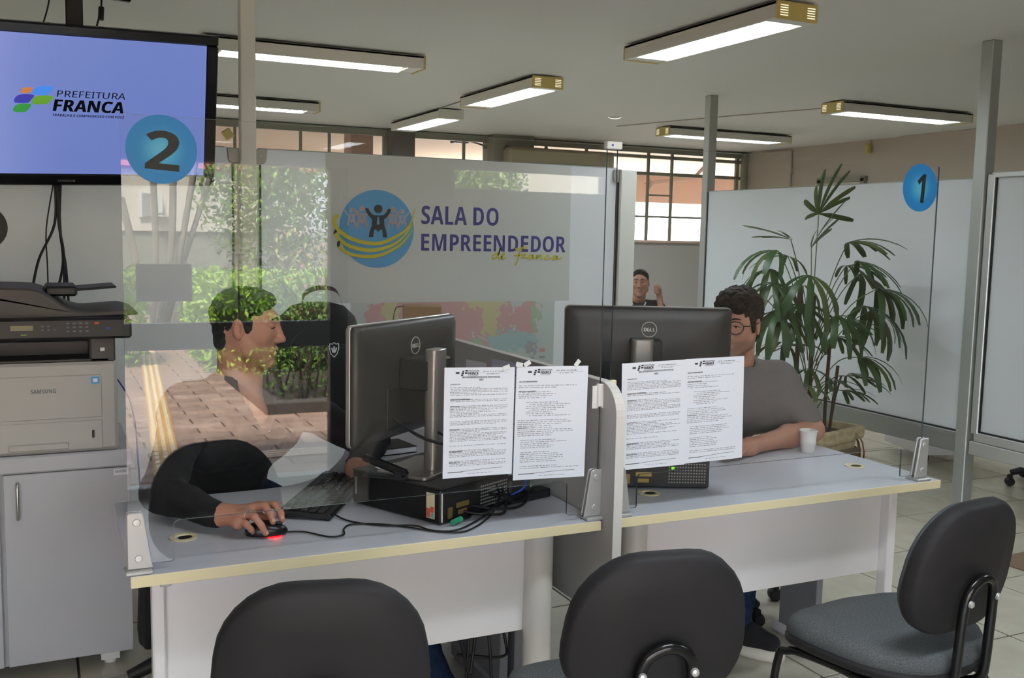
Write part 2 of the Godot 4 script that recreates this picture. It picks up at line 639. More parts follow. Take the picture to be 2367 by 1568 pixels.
func make_room() -> void:
	# floor: a bed of grout and square tiles on it
	var fl := struct("floor", S().box(Vector3((X0 + X1) / 2, -0.055, (Z0 + Z1) / 2), Vector3(X1 - X0 + 0.3, 0.1, Z1 - Z0 + 0.3)), mats.grout)
	var t := 0.4705
	var tile_mesh := S().box(Vector3(0, -0.006, 0), Vector3(t - 0.009, 0.012, t - 0.009), 0.0015).done()
	var rest := S()
	var n := 0
	for i in range(-10, 15):
		for j in range(-8, 17):
			var x := 1.498 + t * (i + 0.5)
			var z := -0.215 - t * (j + 0.5)
			if x < X0 or x > X1 or z < Z0 or z > Z1:
				continue
			var seen := x > 0.0 and x < 7.4 and z > -4.6 and z < 0.6 and n < 300
			if x > 0.3 and x < 1.2 and z < -1.4:
				seen = false
			if seen:
				var o := put("tile", tile_mesh, mats.floor_tile, fl)
				o.position = Vector3(x, 0.0, z)
				n += 1
			else:
				rest.box(Vector3(x, -0.006, z), Vector3(t - 0.009, 0.012, t - 0.009))
	var r := put("far_tiles", rest, mats.floor_tile, fl)
	r.set_meta("kind", "stuff")
	struct("ceiling", S().box(Vector3((X0 + X1) / 2, CEIL + 0.08, (Z0 + Z1) / 2), Vector3(X1 - X0 + 0.3, 0.16, Z1 - Z0 + 0.3)), mats.ceiling_paint)
	struct("wall_left", S().box(Vector3(X0 - 0.075, CEIL / 2, (Z0 + Z1) / 2), Vector3(0.15, CEIL, Z1 - Z0 + 0.3)), mats.wall_paint)
	var wr := struct("wall_right", S().box(Vector3(X1 + 0.075, CEIL / 2, (Z0 + Z1) / 2), Vector3(0.15, CEIL, Z1 - Z0 + 0.3)), mats.wall_paint)
	put("pilaster", S().box(Vector3(X1 - 0.03, CEIL / 2, -4.0), Vector3(0.06, CEIL, 2.8), 0.004), mats.wall_paint, wr)
	# back wall: parapet below the windows, head trim above them
	struct("wall_back", S().box(Vector3((X0 + X1) / 2, 0.725, Z0 - 0.075), Vector3(X1 - X0, 1.45, 0.15)).box(Vector3((X0 + X1) / 2, 2.565, Z0 - 0.05), Vector3(X1 - X0, 0.07, 0.1)), mats.wall_grey)
	var sill := struct("trim_1", S().box(Vector3((X0 + X1) / 2, 1.46, Z0 - 0.03), Vector3(X1 - X0, 0.03, 0.16), 0.004), mats.wall_pink)
	sill.set_meta("label", "thin salmon sill under the back windows")
	struct("trim_2", S().box(Vector3((X0 + X1) / 2, 2.557, Z0 + 0.02), Vector3(X1 - X0, 0.075, 0.04), 0.004), mats.frame_olive)
	# steel window with small panes along the whole back wall
	var win := Node3D.new()
	win.name = "window_1"
	add_child(win)
	win.set_meta("kind", "structure")
	var xs := [-2.4, -1.7, -1.0, -0.3, 0.4, 1.1, 1.8, 2.46, 2.76, 3.36, 3.65, 4.27, 5.29, 5.82, 6.68, 7.02, 8.0]
	for i in xs.size():
		var wd := 0.045 if i in [9, 10, 16] else 0.026
		put("mullion", S().box(Vector3(xs[i], 2.0, Z0), Vector3(wd, 1.06, 0.04), 0.003), mats.frame_olive, win)
	for y in [2.475, 2.275]:
		put("transom", S().box(Vector3(6.3, y, Z0 + 0.002), Vector3(3.6, 0.04, 0.036), 0.003), mats.frame_olive, win)
	for y in [1.76]:
		put("transom", S().box(Vector3(6.3, y, Z0 + 0.002), Vector3(3.6, 0.024, 0.03), 0.003), mats.frame_olive, win)
		put("transom", S().box(Vector3(0.2, y, Z0 + 0.002), Vector3(5.4, 0.024, 0.03), 0.003), mats.frame_olive, win)
	put("transom", S().box(Vector3(6.85, 2.02, Z0 + 0.002), Vector3(0.34, 0.02, 0.03), 0.003), mats.frame_olive, win)
	for i in xs.size() - 1:
		var a: float = xs[i]
		var b: float = xs[i + 1]
		put("pane", S().box(Vector3((a + b) / 2, 2.0, Z0 - 0.004), Vector3(b - a - 0.02, 1.04, 0.004)), mats.clear_glass, win)
	# columns in the window line
	struct("trim_3", S().box(Vector3(3.51, 1.3, Z0 + 0.03), Vector3(0.26, 2.6, 0.3), 0.006), mat("column_dark", Color("5c5650"), 0.85))
	struct("trim_4", S().box(Vector3(4.79, 1.3, Z0 + 0.05), Vector3(0.5, 2.6, 0.3), 0.006), mats.frame_olive)
	# front wall with the entrance glazing; the glass screens mirror it
	var fw := struct("wall_front", S().box(Vector3((1.66 + X1) / 2, 0.89, Z1 + 0.06), Vector3(X1 - 1.66, 1.78, 0.12)).box(Vector3((1.66 + X1) / 2, 2.26, Z1 + 0.06), Vector3(X1 - 1.66, 0.68, 0.12)).box(Vector3((X0 + 1.66) / 2, 2.24, Z1 + 0.06), Vector3(1.66 - X0, 0.72, 0.12)).box(Vector3((X0 - 2.2) / 2, 0.94, Z1 + 0.06), Vector3(-2.2 - X0, 1.88, 0.12)).box(Vector3(2.005, 1.85, Z1 + 0.06), Vector3(0.69, 0.14, 0.12)).box(Vector3((3.45 + X1) / 2, 1.85, Z1 + 0.06), Vector3(X1 - 3.45, 0.14, 0.12)), mats.wall_paint)
	fw.set_meta("kind", "structure")
	var door := Node3D.new()
	door.name = "door_1"
	add_child(door)
	door.set_meta("kind", "structure")
	mat("door_frame", Color("2c2b2a"), 0.5)
	mat("door_rail", Color("8e9396"), 0.5)
	put("jamb", S().box(Vector3(1.61, 0.94, Z1), Vector3(0.106, 1.88, 0.08), 0.004), mats.door_frame, door)
	put("jamb", S().box(Vector3(-2.2, 0.94, Z1), Vector3(0.1, 1.88, 0.08), 0.004), mats.door_frame, door)
	put("rail", S().box(Vector3(-0.29, 0.908, Z1), Vector3(3.72, 0.15, 0.05), 0.004), mats.door_rail, door)
	put("threshold", S().box(Vector3(-0.29, 0.03, Z1), Vector3(3.72, 0.06, 0.08), 0.004), mats.door_rail, door)
	put("stile", S().box(Vector3(1.03, 1.42, Z1), Vector3(0.006, 0.88, 0.014)), mats.glass_edge, door)
	for q in [[0.06, 0.834], [0.984, 1.876]]:
		for e in [[-2.15, -0.4], [-0.4, 1.03], [1.03, 1.556]]:
			put("pane", S().box(Vector3((e[0] + e[1]) / 2, (q[0] + q[1]) / 2, Z1), Vector3(e[1] - e[0] - 0.006, q[1] - q[0], 0.006)), mats.clear_glass, door)
	var strip := Node3D.new()
	strip.name = "window_2"
	add_child(strip)
	strip.set_meta("kind", "structure")
	put("pane", S().box(Vector3(2.9, 1.85, Z1 + 0.05), Vector3(1.1, 0.14, 0.006)), mats.clear_glass, strip)
	put("frame", S().box(Vector3(2.9, 1.785, Z1 + 0.02), Vector3(1.12, 0.012, 0.05)).box(Vector3(2.9, 1.915, Z1 + 0.02), Vector3(1.12, 0.012, 0.05)), mats.alu, strip)
	var note := put("notice_sheet", S().box(Vector3(0.626, 1.208, Z1 - 0.005), Vector3(0.296, 0.207, 0.001)), mats.paper)
	tag(note, "sheet of paper taped to the entrance door, mirrored pale grey in the glass screen", "notice")
	# door in the right wall, behind the frosted partition
	var d2 := Node3D.new()
	d2.name = "door_2"
	add_child(d2)
	d2.set_meta("kind", "structure")
	put("door_leaf", S().box(Vector3(X1 - 0.012, 1.08, -6.24), Vector3(0.03, 2.16, 0.6), 0.003), mat("door_paint", Color("b9b4a2"), 0.6), d2)
	put("door_frame", S().box(Vector3(X1 - 0.02, 2.19, -6.24), Vector3(0.05, 0.06, 0.74), 0.003).box(Vector3(X1 - 0.02, 1.1, -6.57), Vector3(0.05, 2.2, 0.06), 0.003).box(Vector3(X1 - 0.02, 1.1, -5.91), Vector3(0.05, 2.2, 0.06), 0.003), mats.frame_olive, d2)

# ------------------------------------------------------------------ partitions
func make_partitions() -> void:
	# partition behind the desks
	var p := thing("frosted_partition", "frosted glass office partition behind the desks, carrying the blue round logo banner", "partition", Vector3(0, 0, PZ))
	put("glass_panel", S().box(Vector3(-0.783, (0.3 + PTOP) / 2, -0.012), Vector3(3.134, PTOP - 0.3, 0.01)), mats.frosted_glass, p)
	put("glass_panel", S().box(Vector3(1.83, (0.3 + PTOP) / 2, -0.012), Vector3(1.87, PTOP - 0.3, 0.01)), mats.frosted_glass, p)
	put("top_edge", S().box(Vector3(-0.8, PTOP, -0.012), Vector3(3.1, 0.004, 0.012)).box(Vector3(1.83, PTOP, -0.012), Vector3(1.87, 0.004, 0.012)), mats.glass_edge_bright, p)
	put("gasket", S().box(Vector3(0.783, 1.05, -0.008), Vector3(0.008, 1.5, 0.016)).box(Vector3(0.903, 1.05, -0.008), Vector3(0.008, 1.5, 0.016)).box(Vector3(2.762, 1.08, -0.008), Vector3(0.008, 1.5, 0.016)), mats.gasket, p)
	put("joint_post", S().box(Vector3(0.843, 0.9, -0.03), Vector3(0.112, 1.8, 0.05), 0.006), mats.post_paint, p)
	put("end_post", S().box(Vector3(2.816, 0.934, -0.03), Vector3(0.1, 1.868, 0.09), 0.006), mats.post_paint, p)
	put("post", S().box(Vector3(0.843, CEIL / 2, 0.025), Vector3(0.066, CEIL, 0.06), 0.004), mats.post_paint, p)
	put("bottom_rail", S().box(Vector3(0.2, 0.26, -0.02), Vector3(5.1, 0.09, 0.05), 0.006), mats.alu, p)
	# clamp plates
	var pl := PackedVector2Array()
	for q in [Vector2(-0.088, 0.0), Vector2(-0.084, -0.04)]:
		pl.append(q)
	for k in 7:
		var a := PI + PI * 0.5 * k / 6.0
		pl.append(Vector2(-0.062 + 0.022 * cos(a), -0.04 + 0.026 * sin(a)))
	for k in 7:
		var a := PI * 1.5 + PI * 0.5 * k / 6.0
		pl.append(Vector2(0.062 + 0.022 * cos(a), -0.04 + 0.026 * sin(a)))
	pl.append(Vector2(0.084, -0.04))
	pl.append(Vector2(0.088, 0.0))
	mat("clamp_metal", Color("9b9a90"), 0.45, 0.5)
	var c := put("clamp", S().prism(pl, -0.012, 0.0, Transform3D(Basis(), Vector3(0.846, 1.868, 0.004)), 0.002), mats.clamp_metal, p)
	put("screw", S().box(Vector3(0.79, 1.838, 0.006), Vector3(0.008, 0.008, 0.004), 0.002).box(Vector3(0.905, 1.838, 0.006), Vector3(0.008, 0.008, 0.004), 0.002), mats.steel, c)
	var c2 := put("clamp", S().prism(rrect(0.075, 0.07, 0.018), -0.012, 0.0, Transform3D(Basis(), Vector3(2.765, 1.832, 0.004)), 0.002), mats.clamp_metal, p)
	put("screw", S().box(Vector3(2.785, 1.832, 0.006), Vector3(0.008, 0.008, 0.004), 0.002), mats.steel, c2)
	make_banner()
	make_map_poster()
	# long partition on the right
	var r := thing("frosted_partition", "long frosted glass partition behind the potted palm, set between two tall aluminium posts", "partition", Vector3(PX, 0, 0))
	for q in [[-4.02, -2.81], [-2.80, -1.58]]:
		put("glass_panel", S().box(Vector3(0.0, (0.47 + PTOP) / 2, (q[0] + q[1]) / 2), Vector3(0.01, PTOP - 0.47, q[1] - q[0])), mats.frosted_glass, r)
	put("top_edge", S().box(Vector3(0, PTOP, -2.8), Vector3(0.014, 0.005, 2.44)), mats.glass_edge_bright, r)
	put("gasket", S().box(Vector3(-0.004, 1.17, -4.015), Vector3(0.014, 1.4, 0.012)).box(Vector3(-0.004, 0.466, -2.8), Vector3(0.016, 0.01, 2.44)), mats.gasket, r)
	put("bottom_rail", S().box(Vector3(0, 0.405, -2.8), Vector3(0.05, 0.115, 2.5), 0.005).box(Vector3(-0.026, 0.44, -2.8), Vector3(0.004, 0.01, 2.5)), mats.rail_grey, r)
	put("post", S().box(Vector3(0.03, CEIL / 2, -4.066), Vector3(0.075, CEIL, 0.07), 0.004), mats.alu, r)
	put("post", S().box(Vector3(0.0, CEIL / 2, -1.545), Vector3(0.075, CEIL, 0.075), 0.004), mats.alu, r)
	var r2 := thing("glazed_door_panel", "frosted glass panel in a light aluminium frame at the right edge of the view", "partition", Vector3(PX, 0, 0))
	put("glass_panel", S().box(Vector3(0.0, 1.18, -0.7), Vector3(0.01, 1.38, 1.5)), mats.frosted_glass, r2)
	put("frame", S().box(Vector3(0, 1.18, -1.475), Vector3(0.045, 1.42, 0.045), 0.004).box(Vector3(0, 0.455, -0.7), Vector3(0.045, 0.05, 1.55), 0.004).box(Vector3(0, 1.885, -0.7), Vector3(0.04, 0.03, 1.55), 0.004).box(Vector3(0, 0.39, -0.7), Vector3(0.05, 0.075, 1.6), 0.004), mats.alu_bright, r2)
	put("gasket", S().box(Vector3(-0.006, 1.17, -1.449), Vector3(0.014, 1.4, 0.01)).box(Vector3(-0.006, 0.484, -0.7), Vector3(0.014, 0.008, 1.5)), mats.gasket, r2)
	put("far_leg", S().box(Vector3(0, 0.2, 0.08), Vector3(0.06, 0.4, 0.06), 0.004), mats.alu, r2)

func flat(poly: PackedVector2Array, at: Vector3, m: Material, parent: Node, called: String, thick := 0.0008) -> MeshInstance3D:
	return put(called, S().prism(poly, 0.0, thick, Transform3D(Basis(), at)), m, parent)

func stroke(pts: Array, widths, z0: float, at: Vector3, sh: Shape, thick := 0.0008) -> void:   # ribbon of varying width in the x,y plane
	var n := pts.size()
	var l := []
	var r := []
	for i in n:
		var d: Vector2 = (pts[mini(i + 1, n - 1)] - pts[maxi(i - 1, 0)]).normalized()
		var w: float = (widths[i] if widths is Array else widths) * 0.5
		var nm := Vector2(-d.y, d.x) * w
		l.append(pts[i] + nm)
		r.append(pts[i] - nm)
	for i in n - 1:
		var q := [r[i], r[i + 1], l[i + 1], l[i]]
		var f := []
		var b := []
		for p in q:
			f.append(at + Vector3(p.x, p.y, z0 + thick))
			b.append(at + Vector3(p.x, p.y, z0))
		sh.quad(f[0], f[1], f[2], f[3])
		sh.quad(b[1], b[0], f[0], f[1])
		sh.quad(b[3], b[2], f[2], f[3])

func figure(s: float) -> PackedVector2Array:   # little man with raised arms, feet at y = 0, height 1
	var right := [Vector2(0.0, 0.16), Vector2(0.05, 0.22), Vector2(0.13, 0.24), Vector2(0.16, 0.0), Vector2(0.3, 0.0), Vector2(0.27, 0.17), Vector2(0.2, 0.36), Vector2(0.19, 0.55), Vector2(0.28, 0.62), Vector2(0.38, 0.76), Vector2(0.42, 0.88), Vector2(0.32, 0.88), Vector2(0.26, 0.77), Vector2(0.18, 0.69), Vector2(0.09, 0.67)]
	var p := PackedVector2Array()
	for q in right:
		p.append(q * s)
	for i in range(right.size() - 1, 0, -1):
		p.append(Vector2(-right[i].x, right[i].y) * s)
	return p

func make_banner() -> void:
	var b := thing("logo_banner", "pale banner lettered SALA DO EMPREENDEDOR with a round blue emblem, on the frosted partition", "banner", Vector3(0, 0, PZ - 0.0065))
	flat(PackedVector2Array([Vector2(1.2, 1.178), Vector2(2.487, 1.178), Vector2(2.48, 1.868), Vector2(1.2, 1.868)]), Vector3(0, 0, 0), mats.banner_film, b, "film", 0.001)
	mat("logo_blue", Color("56a3d6"), 0.5)
	mat("logo_navy", Color("3d3a86"), 0.5)
	mat("logo_yellow", Color("c9c227"), 0.5)
	mat("logo_black", Color("201f20"), 0.5)
	mat("logo_grey", Color("a39da3"), 0.5)
	mat("logo_mauve", Color("a9a6b4"), 0.5)
	mat("logo_brown", Color("3b2f33"), 0.5)
	var c := Vector3(1.4475, 1.527, 0.0)
	flat(circle(0.183, 56), c + Vector3(0, 0, 0.001), mats.logo_blue, b, "emblem_disc")
	for e in [[-0.125, 0.03, 0.085, "logo_mauve"], [0.125, 0.03, 0.085, "logo_mauve"], [-0.075, 0.022, 0.105, "logo_grey"], [0.078, 0.022, 0.105, "logo_grey"], [0.004, -0.008, 0.152, "logo_black"]]:
		var s: float = e[2]
		var z := 0.002 if s < 0.09 else (0.003 if s < 0.12 else 0.004)
		var f := flat(figure(s), c + Vector3(e[0], e[1] - (0.03 if s > 0.12 else 0.02), z), mats[e[3]], b, "figure")
		put("head", S().prism(circle(s * 0.135, 20, Vector2(0, s * 0.87)), 0, 0.0008, Transform3D(Basis(), c + Vector3(e[0], e[1] - (0.03 if s > 0.12 else 0.02), z))), mats[e[3]], f)
		put("tie", S().prism(PackedVector2Array([Vector2(-0.02, 0.62) * s, Vector2(0.02, 0.62) * s, Vector2(0.045, 0.4) * s, Vector2(0, 0.38) * s, Vector2(-0.045, 0.4) * s]), 0, 0.001, Transform3D(Basis(), c + Vector3(e[0], e[1] - (0.03 if s > 0.12 else 0.02), z))), mats.logo_blue, f)
	# three yellow swooshes
	var sw := [
		[[Vector2(-0.185, 0.06), Vector2(-0.205, 0.045), Vector2(-0.195, 0.0), Vector2(-0.12, -0.05), Vector2(0.0, -0.068), Vector2(0.1, -0.03), Vector2(0.16, 0.02), Vector2(0.187, 0.105)], [0.012, 0.016, 0.018, 0.018, 0.017, 0.014, 0.01, 0.002]],
		[[Vector2(-0.205, -0.025), Vector2(-0.14, -0.08), Vector2(-0.02, -0.1), Vector2(0.1, -0.06), Vector2(0.18, 0.03)], [0.014, 0.018, 0.018, 0.012, 0.003]],
		[[Vector2(-0.185, -0.085), Vector2(-0.12, -0.122), Vector2(0.0, -0.126), Vector2(0.11, -0.075), Vector2(0.178, 0.0)], [0.012, 0.015, 0.016, 0.012, 0.003]],
	]
	for e in sw:
		var sh := S()
		var pts := smooth(e[0], 8)
		var ws := []
		for i in pts.size():
			var t: float = float(i) / (pts.size() - 1) * (e[1].size() - 1)
			var k: int = mini(int(t), e[1].size() - 2)
			ws.append(lerpf(e[1][k], e[1][k + 1], t - k))
		stroke(pts, ws, 0.0052, c, sh)
		put("swoosh", sh, mats.logo_yellow, b)
	for e in [[Vector2(-0.178, -0.002), Vector2(-0.2, -0.012), Vector2(-0.205, -0.03)], [Vector2(-0.168, -0.055), Vector2(-0.186, -0.066), Vector2(-0.186, -0.085)]]:
		var sh := S()
		stroke(smooth(e, 6), 0.013, 0.005, c, sh)
		put("swoosh_end", sh, mats.logo_brown, b)
	letters("SALA DO", 0.408, 0.088, Transform3D(Basis(), Vector3(1.668, 1.5555, 0.001)), mats.logo_navy, b, "lettering")
	letters("EMPREENDEDOR", 0.79, 0.081, Transform3D(Basis(), Vector3(1.669, 1.428, 0.001)), mats.logo_navy, b, "lettering")
	# the handwritten line, stroke by stroke
	var hw := S()
	var o := Vector3(2.045, 1.396, 0.0025)
	var s := 1.0
	var lines := [
		[Vector2(0.03, 0.022), Vector2(0.012, 0.018), Vector2(0.0, 0.006), Vector2(0.004, -0.004), Vector2(0.02, 0.002), Vector2(0.034, 0.02), Vector2(0.044, 0.05)], [Vector2(0.044, 0.05), Vector2(0.034, 0.016), Vector2(0.034, 0.0), Vector2(0.044, -0.002)],
		[Vector2(0.044, -0.002), Vector2(0.06, 0.012), Vector2(0.066, 0.022), Vector2(0.057, 0.02), Vector2(0.052, 0.004), Vector2(0.06, -0.004), Vector2(0.076, 0.004)],
		[Vector2(0.125, 0.05), Vector2(0.14, 0.042), Vector2(0.165, 0.052), Vector2(0.19, 0.056)], [Vector2(0.165, 0.052), Vector2(0.15, 0.02), Vector2(0.138, -0.018), Vector2(0.128, -0.036)], [Vector2(0.12, 0.012), Vector2(0.145, 0.014), Vector2(0.17, 0.02)],
		[Vector2(0.165, 0.0), Vector2(0.178, 0.018), Vector2(0.19, 0.02)], [Vector2(0.178, 0.018), Vector2(0.18, 0.004), Vector2(0.196, 0.002)],
		[Vector2(0.225, 0.016), Vector2(0.21, 0.016), Vector2(0.202, 0.002), Vector2(0.214, -0.002), Vector2(0.228, 0.016), Vector2(0.226, 0.0), Vector2(0.238, 0.0)],
		[Vector2(0.244, 0.014), Vector2(0.25, 0.012), Vector2(0.248, -0.002), Vector2(0.262, 0.014), Vector2(0.272, 0.014), Vector2(0.27, 0.0), Vector2(0.282, 0.0)],
		[Vector2(0.32, 0.014), Vector2(0.308, 0.014), Vector2(0.298, 0.002), Vector2(0.308, -0.004), Vector2(0.33, 0.004)],
		[Vector2(0.362, 0.012), Vector2(0.346, 0.012), Vector2(0.34, 0.0), Vector2(0.352, -0.004), Vector2(0.366, 0.012), Vector2(0.366, -0.002), Vector2(0.395, 0.004)],
	]
	for e in lines:
		stroke(smooth(e, 6), 0.0075, 0.0, o, hw)
	put("handwritten_lettering", hw, mats.logo_yellow, b)

func make_map_poster() -> void:
	# a printed map: pastel regions on pale green paper
	var w := 540
	var h := 190
	var im := Image.create(w, h, false, Image.FORMAT_RGB8)
	var nz := FastNoiseLite.new()
	nz.seed = 11
	nz.frequency = 0.02
	var cell := FastNoiseLite.new()
	cell.seed = 4
	cell.noise_type = FastNoiseLite.TYPE_CELLULAR
	cell.cellular_return_type = FastNoiseLite.RETURN_CELL_VALUE
	cell.frequency = 0.018
	cell.domain_warp_enabled = true
	cell.domain_warp_amplitude = 14.0
	cell.domain_warp_frequency = 0.05
	var paper := Color("c3cfca")
	var red := Color("cba6a5")
	var blobs := [[150, 40, 120, 60, red], [300, 50, 100, 70, red], [340, 110, 60, 50, red], [110, 130, 60, 40, red], [395, 20, 30, 20, red], [440, 60, 45, 40, red], [470, 25, 30, 24, red], [360, 45, 26, 40, Color("c9c79b")], [100, 40, 20, 60, Color("c9c79b")], [345, 5, 60, 12, Color("c9c79b")], [420, 100, 70, 26, Color("a9c6c6")], [395, 115, 30, 22, Color("a9c6c6")], [485, 40, 12, 38, Color("a9c3a6")], [320, 120, 22, 30, Color("a9c3a6")], [475, 120, 14, 20, Color("a8adb0")], [230, 150, 80, 30, Color("b3bfc9")]]
	for y in h:
		for x in w:
			var c := paper
			var dx := nz.get_noise_2d(x * 2.0, y * 2.0) * 22.0
			var dy := nz.get_noise_2d(x * 2.0 + 300.0, y * 2.0) * 22.0
			for e in blobs:
				var u: float = (x + dx - e[0]) / e[2]
				var v: float = (y + dy - e[1]) / e[3]
				if u * u + v * v < 1.0:
					c = e[4]
			if c != paper and cell.get_noise_2d(x, y) > 0.62:
				c = paper
			if (x > 498 and x < 515 and y > 122 and y < 132):
				c = Color("c98f90")
			if (x > 498 and x < 515 and y > 142 and y < 149):
				c = Color("9aa3a6")
			im.set_pixel(x, y, c)
	var m := mat("map_print", Color.WHITE, 0.6)
	m.albedo_texture = ImageTexture.create_from_image(im)
	var o := put("map_poster", S().grid(func(u, v): return Vector3(lerpf(1.318, 2.4, u), lerpf(0.80, 1.179, v), PZ + 0.001), 2, 2), m)
	tag(o, "pastel printed map with red and yellow regions below the logo banner", "poster")

# ------------------------------------------------------------------ ceiling lamps
func make_lamp(label: String, at: Vector3, turn: float, ln := 1.27, power := 1.0, plain_end := false) -> void:
	var f := thing("fluorescent_lamp", label, "ceiling lamp", at, turn, "fluorescent ceiling lamps")
	var w := 0.235
	var h := 0.078
	# housing: a trough open below, held off the ceiling by two short studs
	var y0 := -0.012
	put("housing", S().box(Vector3(0, y0 - 0.008, 0), Vector3(ln, 0.016, w), 0.003).box(Vector3(0, y0 - h / 2, w / 2 - 0.006), Vector3(ln, h, 0.012), 0.003).box(Vector3(0, y0 - h / 2, -w / 2 + 0.006), Vector3(ln, h, 0.012), 0.003), mats.lamp_white, f)
	put("stud", S().box(Vector3(-ln * 0.38, -0.006, 0), Vector3(0.05, 0.012, 0.05)).box(Vector3(ln * 0.38, -0.006, 0), Vector3(0.05, 0.012, 0.05)), mats.steel, f)
	for s in [-1, 1]:
		var x: float = s * (ln / 2 + 0.006)
		var e := put("end_cap", S().box(Vector3(x, y0 - h / 2, 0), Vector3(0.012, h + 0.004, w + 0.004), 0.004), mats.lamp_white if plain_end else mats.lamp_cap, f)
		if not plain_end:
			var v := S()
			for q in [-1, 1]:
				for k in 5:
					v.box(Vector3(x + s * 0.0063, y0 - 0.018 - k * 0.011, q * 0.078), Vector3(0.001, 0.004, 0.045))
			put("vent", v, mats.lamp_vent, e)
		put("end_plate", S().box(Vector3(s * (ln / 2 - 0.045), y0 - h + 0.006, 0), Vector3(0.09, 0.004, w - 0.024), 0.001), mats.lamp_white, f)
	var t0 := -ln / 2 + 0.1
	for z in [-0.055, 0.055]:
		put("tube", S().tube([Vector3(t0, y0 - 0.045, z), Vector3(-t0, y0 - 0.045, z)], 0.013, 10), mats.lamp_tube, f)
	var lv := S()
	var n := 17
	for k in n:
		lv.box(Vector3(lerpf(t0, -t0, (k + 0.5) / n), y0 - h + 0.011, 0), Vector3(0.003, 0.018, w - 0.024))
	put("louver", lv, mats.lamp_louver, f)
	var l := AreaLight3D.new()
	l.name = "lamp_light"
	l.area_size = Vector2(ln - 0.22, w - 0.05)
	l.area_normalize_energy = true
	l.light_color = Color(0.93, 0.97, 1.0)
	l.light_energy = LAMP * power
	l.area_range = 20.0
	l.shadow_enabled = true
	f.add_child(l)
	l.position = Vector3(0, y0 - h + 0.019, 0)
	l.rotation = Vector3(-PI / 2, 0, 0)

func make_lamps() -> void:
	mat("lamp_white", Color("d9d7cc"), 0.5)
	mat("lamp_cap", Color("cbb96f"), 0.5)
	glow("lamp_vent", Color("f6f0d0"), 1.0)
	mat("lamp_louver", Color("f2f4f4"), 0.4)
	glow("lamp_tube", Color(0.95, 0.98, 1.0), 6.0)
	var y := CEIL
	make_lamp("large fluorescent lamp nearest the viewer, yellowed end cap facing right", Vector3(3.15, y, -2.0), PI / 2, 1.29)
	make_lamp("fluorescent lamp beside the white post, top left of the logo banner", Vector3(1.52, y, -3.68), 0.0, 1.29)
	make_lamp("fluorescent lamp with glowing vented end cap above the logo lettering", Vector3(3.17, y, -4.5), PI / 2)
	make_lamp("small far lamp with a square white end, next to the dark window column", Vector3(3.3, y, -6.6), PI / 2, 1.29, 1.0, true)
	make_lamp("far lamp half hidden by the television and the white post", Vector3(1.54, y, -6.25), 0.0)
	make_lamp("right-hand fluorescent lamp above the potted palm", Vector3(6.33, y, -3.78), 0.0, 1.4)
	make_lamp("far lamp crossed by the middle aluminium post", Vector3(6.33, y, -6.05), 0.0, 1.5)
	make_lamp("added unseen fill lamp over the visitor chairs, above the view", Vector3(1.5, y, 1.15), 0.0, 1.29)  # invented fixture out of view, added to brighten the dark desk tops
	make_lamp("added unseen fill lamp near the entrance, above the view to the right", Vector3(4.3, y, 0.9), 0.0, 1.29)  # second invented fixture, also unseen, more fill for desks and panels
	# cables on the ceiling and a small round fitting
	var c := put("ceiling_cable", S().tube(smooth([Vector3(5.2, CEIL - 0.004, -6.3), Vector3(5.45, CEIL - 0.005, -5.4), Vector3(5.7, CEIL - 0.005, -4.6), Vector3(5.95, CEIL - 0.004, -3.9)], 6), 0.005, 6), mats.wall_paint)
	tag(c, "thin pale cable clipped along the ceiling between the right-hand lamps", "cable")
	var c2 := put("ceiling_cable", S().tube([Vector3(3.2, CEIL - 0.004, -5.95), Vector3(3.17, CEIL - 0.004, -5.15)], 0.005, 6), mats.frame_olive)
	tag(c2, "short cable on the ceiling joining the two middle lamps", "cable")
	var d := put("ceiling_fitting", S().lathe([Vector2(0.0, -0.014), Vector2(0.03, -0.014), Vector2(0.055, -0.006), Vector2(0.06, 0.0)], 20, Transform3D(Basis(), Vector3(4.8, CEIL, -5.68))), mats.steel)
	tag(d, "small round metal fitting on the ceiling above the glass clip", "fitting")

# ------------------------------------------------------------------ desks
func make_desk(label: String, poly: PackedVector2Array, x0: float, x1: float, m0: float, m1: float, holes: Array) -> Node3D:
	var d := thing("desk", label, "desk")
	var xf := Transform3D(Basis(Vector3.RIGHT, -PI / 2), Vector3.ZERO)      # polygon y -> -z, extrusion -> +y
	var pp := PackedVector2Array()
	for p in poly:
		pp.append(Vector2(p.x, -p.y))
	var top := put("desk_top", S().prism(pp, 0.714, 0.74, xf, 0.0015), mats.laminate, d)
	put("edge_band", S().box(Vector3((x0 + x1) / 2, 0.727, 0.031), Vector3(x1 - x0 - 0.001, 0.0265, 0.0025), 0.0008), mats.laminate_edge, d)
	for h in holes:
		var g := put("grommet", S().lathe([Vector2(0.022, 0.0), Vector2(0.033, 0.0), Vector2(0.034, 0.003), Vector2(0.022, 0.003), Vector2(0.021, -0.002), Vector2(0.0, -0.002)], 28, Transform3D(Basis(), Vector3(h.x, 0.7402, h.y))), mats.laminate_edge, d)
		put("grommet_hole", S().prism(circle(0.0195, 24, Vector2(0.006, 0.0), 0.75), 0.0, 0.0012, Transform3D(Basis(Vector3.RIGHT, -PI / 2), Vector3(h.x, 0.7402, h.y))), mats.black_plastic, g)
	put("modesty_panel", S().box(Vector3((m0 + m1) / 2, 0.556, -0.125), Vector3(m1 - m0, 0.312, 0.018), 0.001), mats.laminate_side, d)
	return d

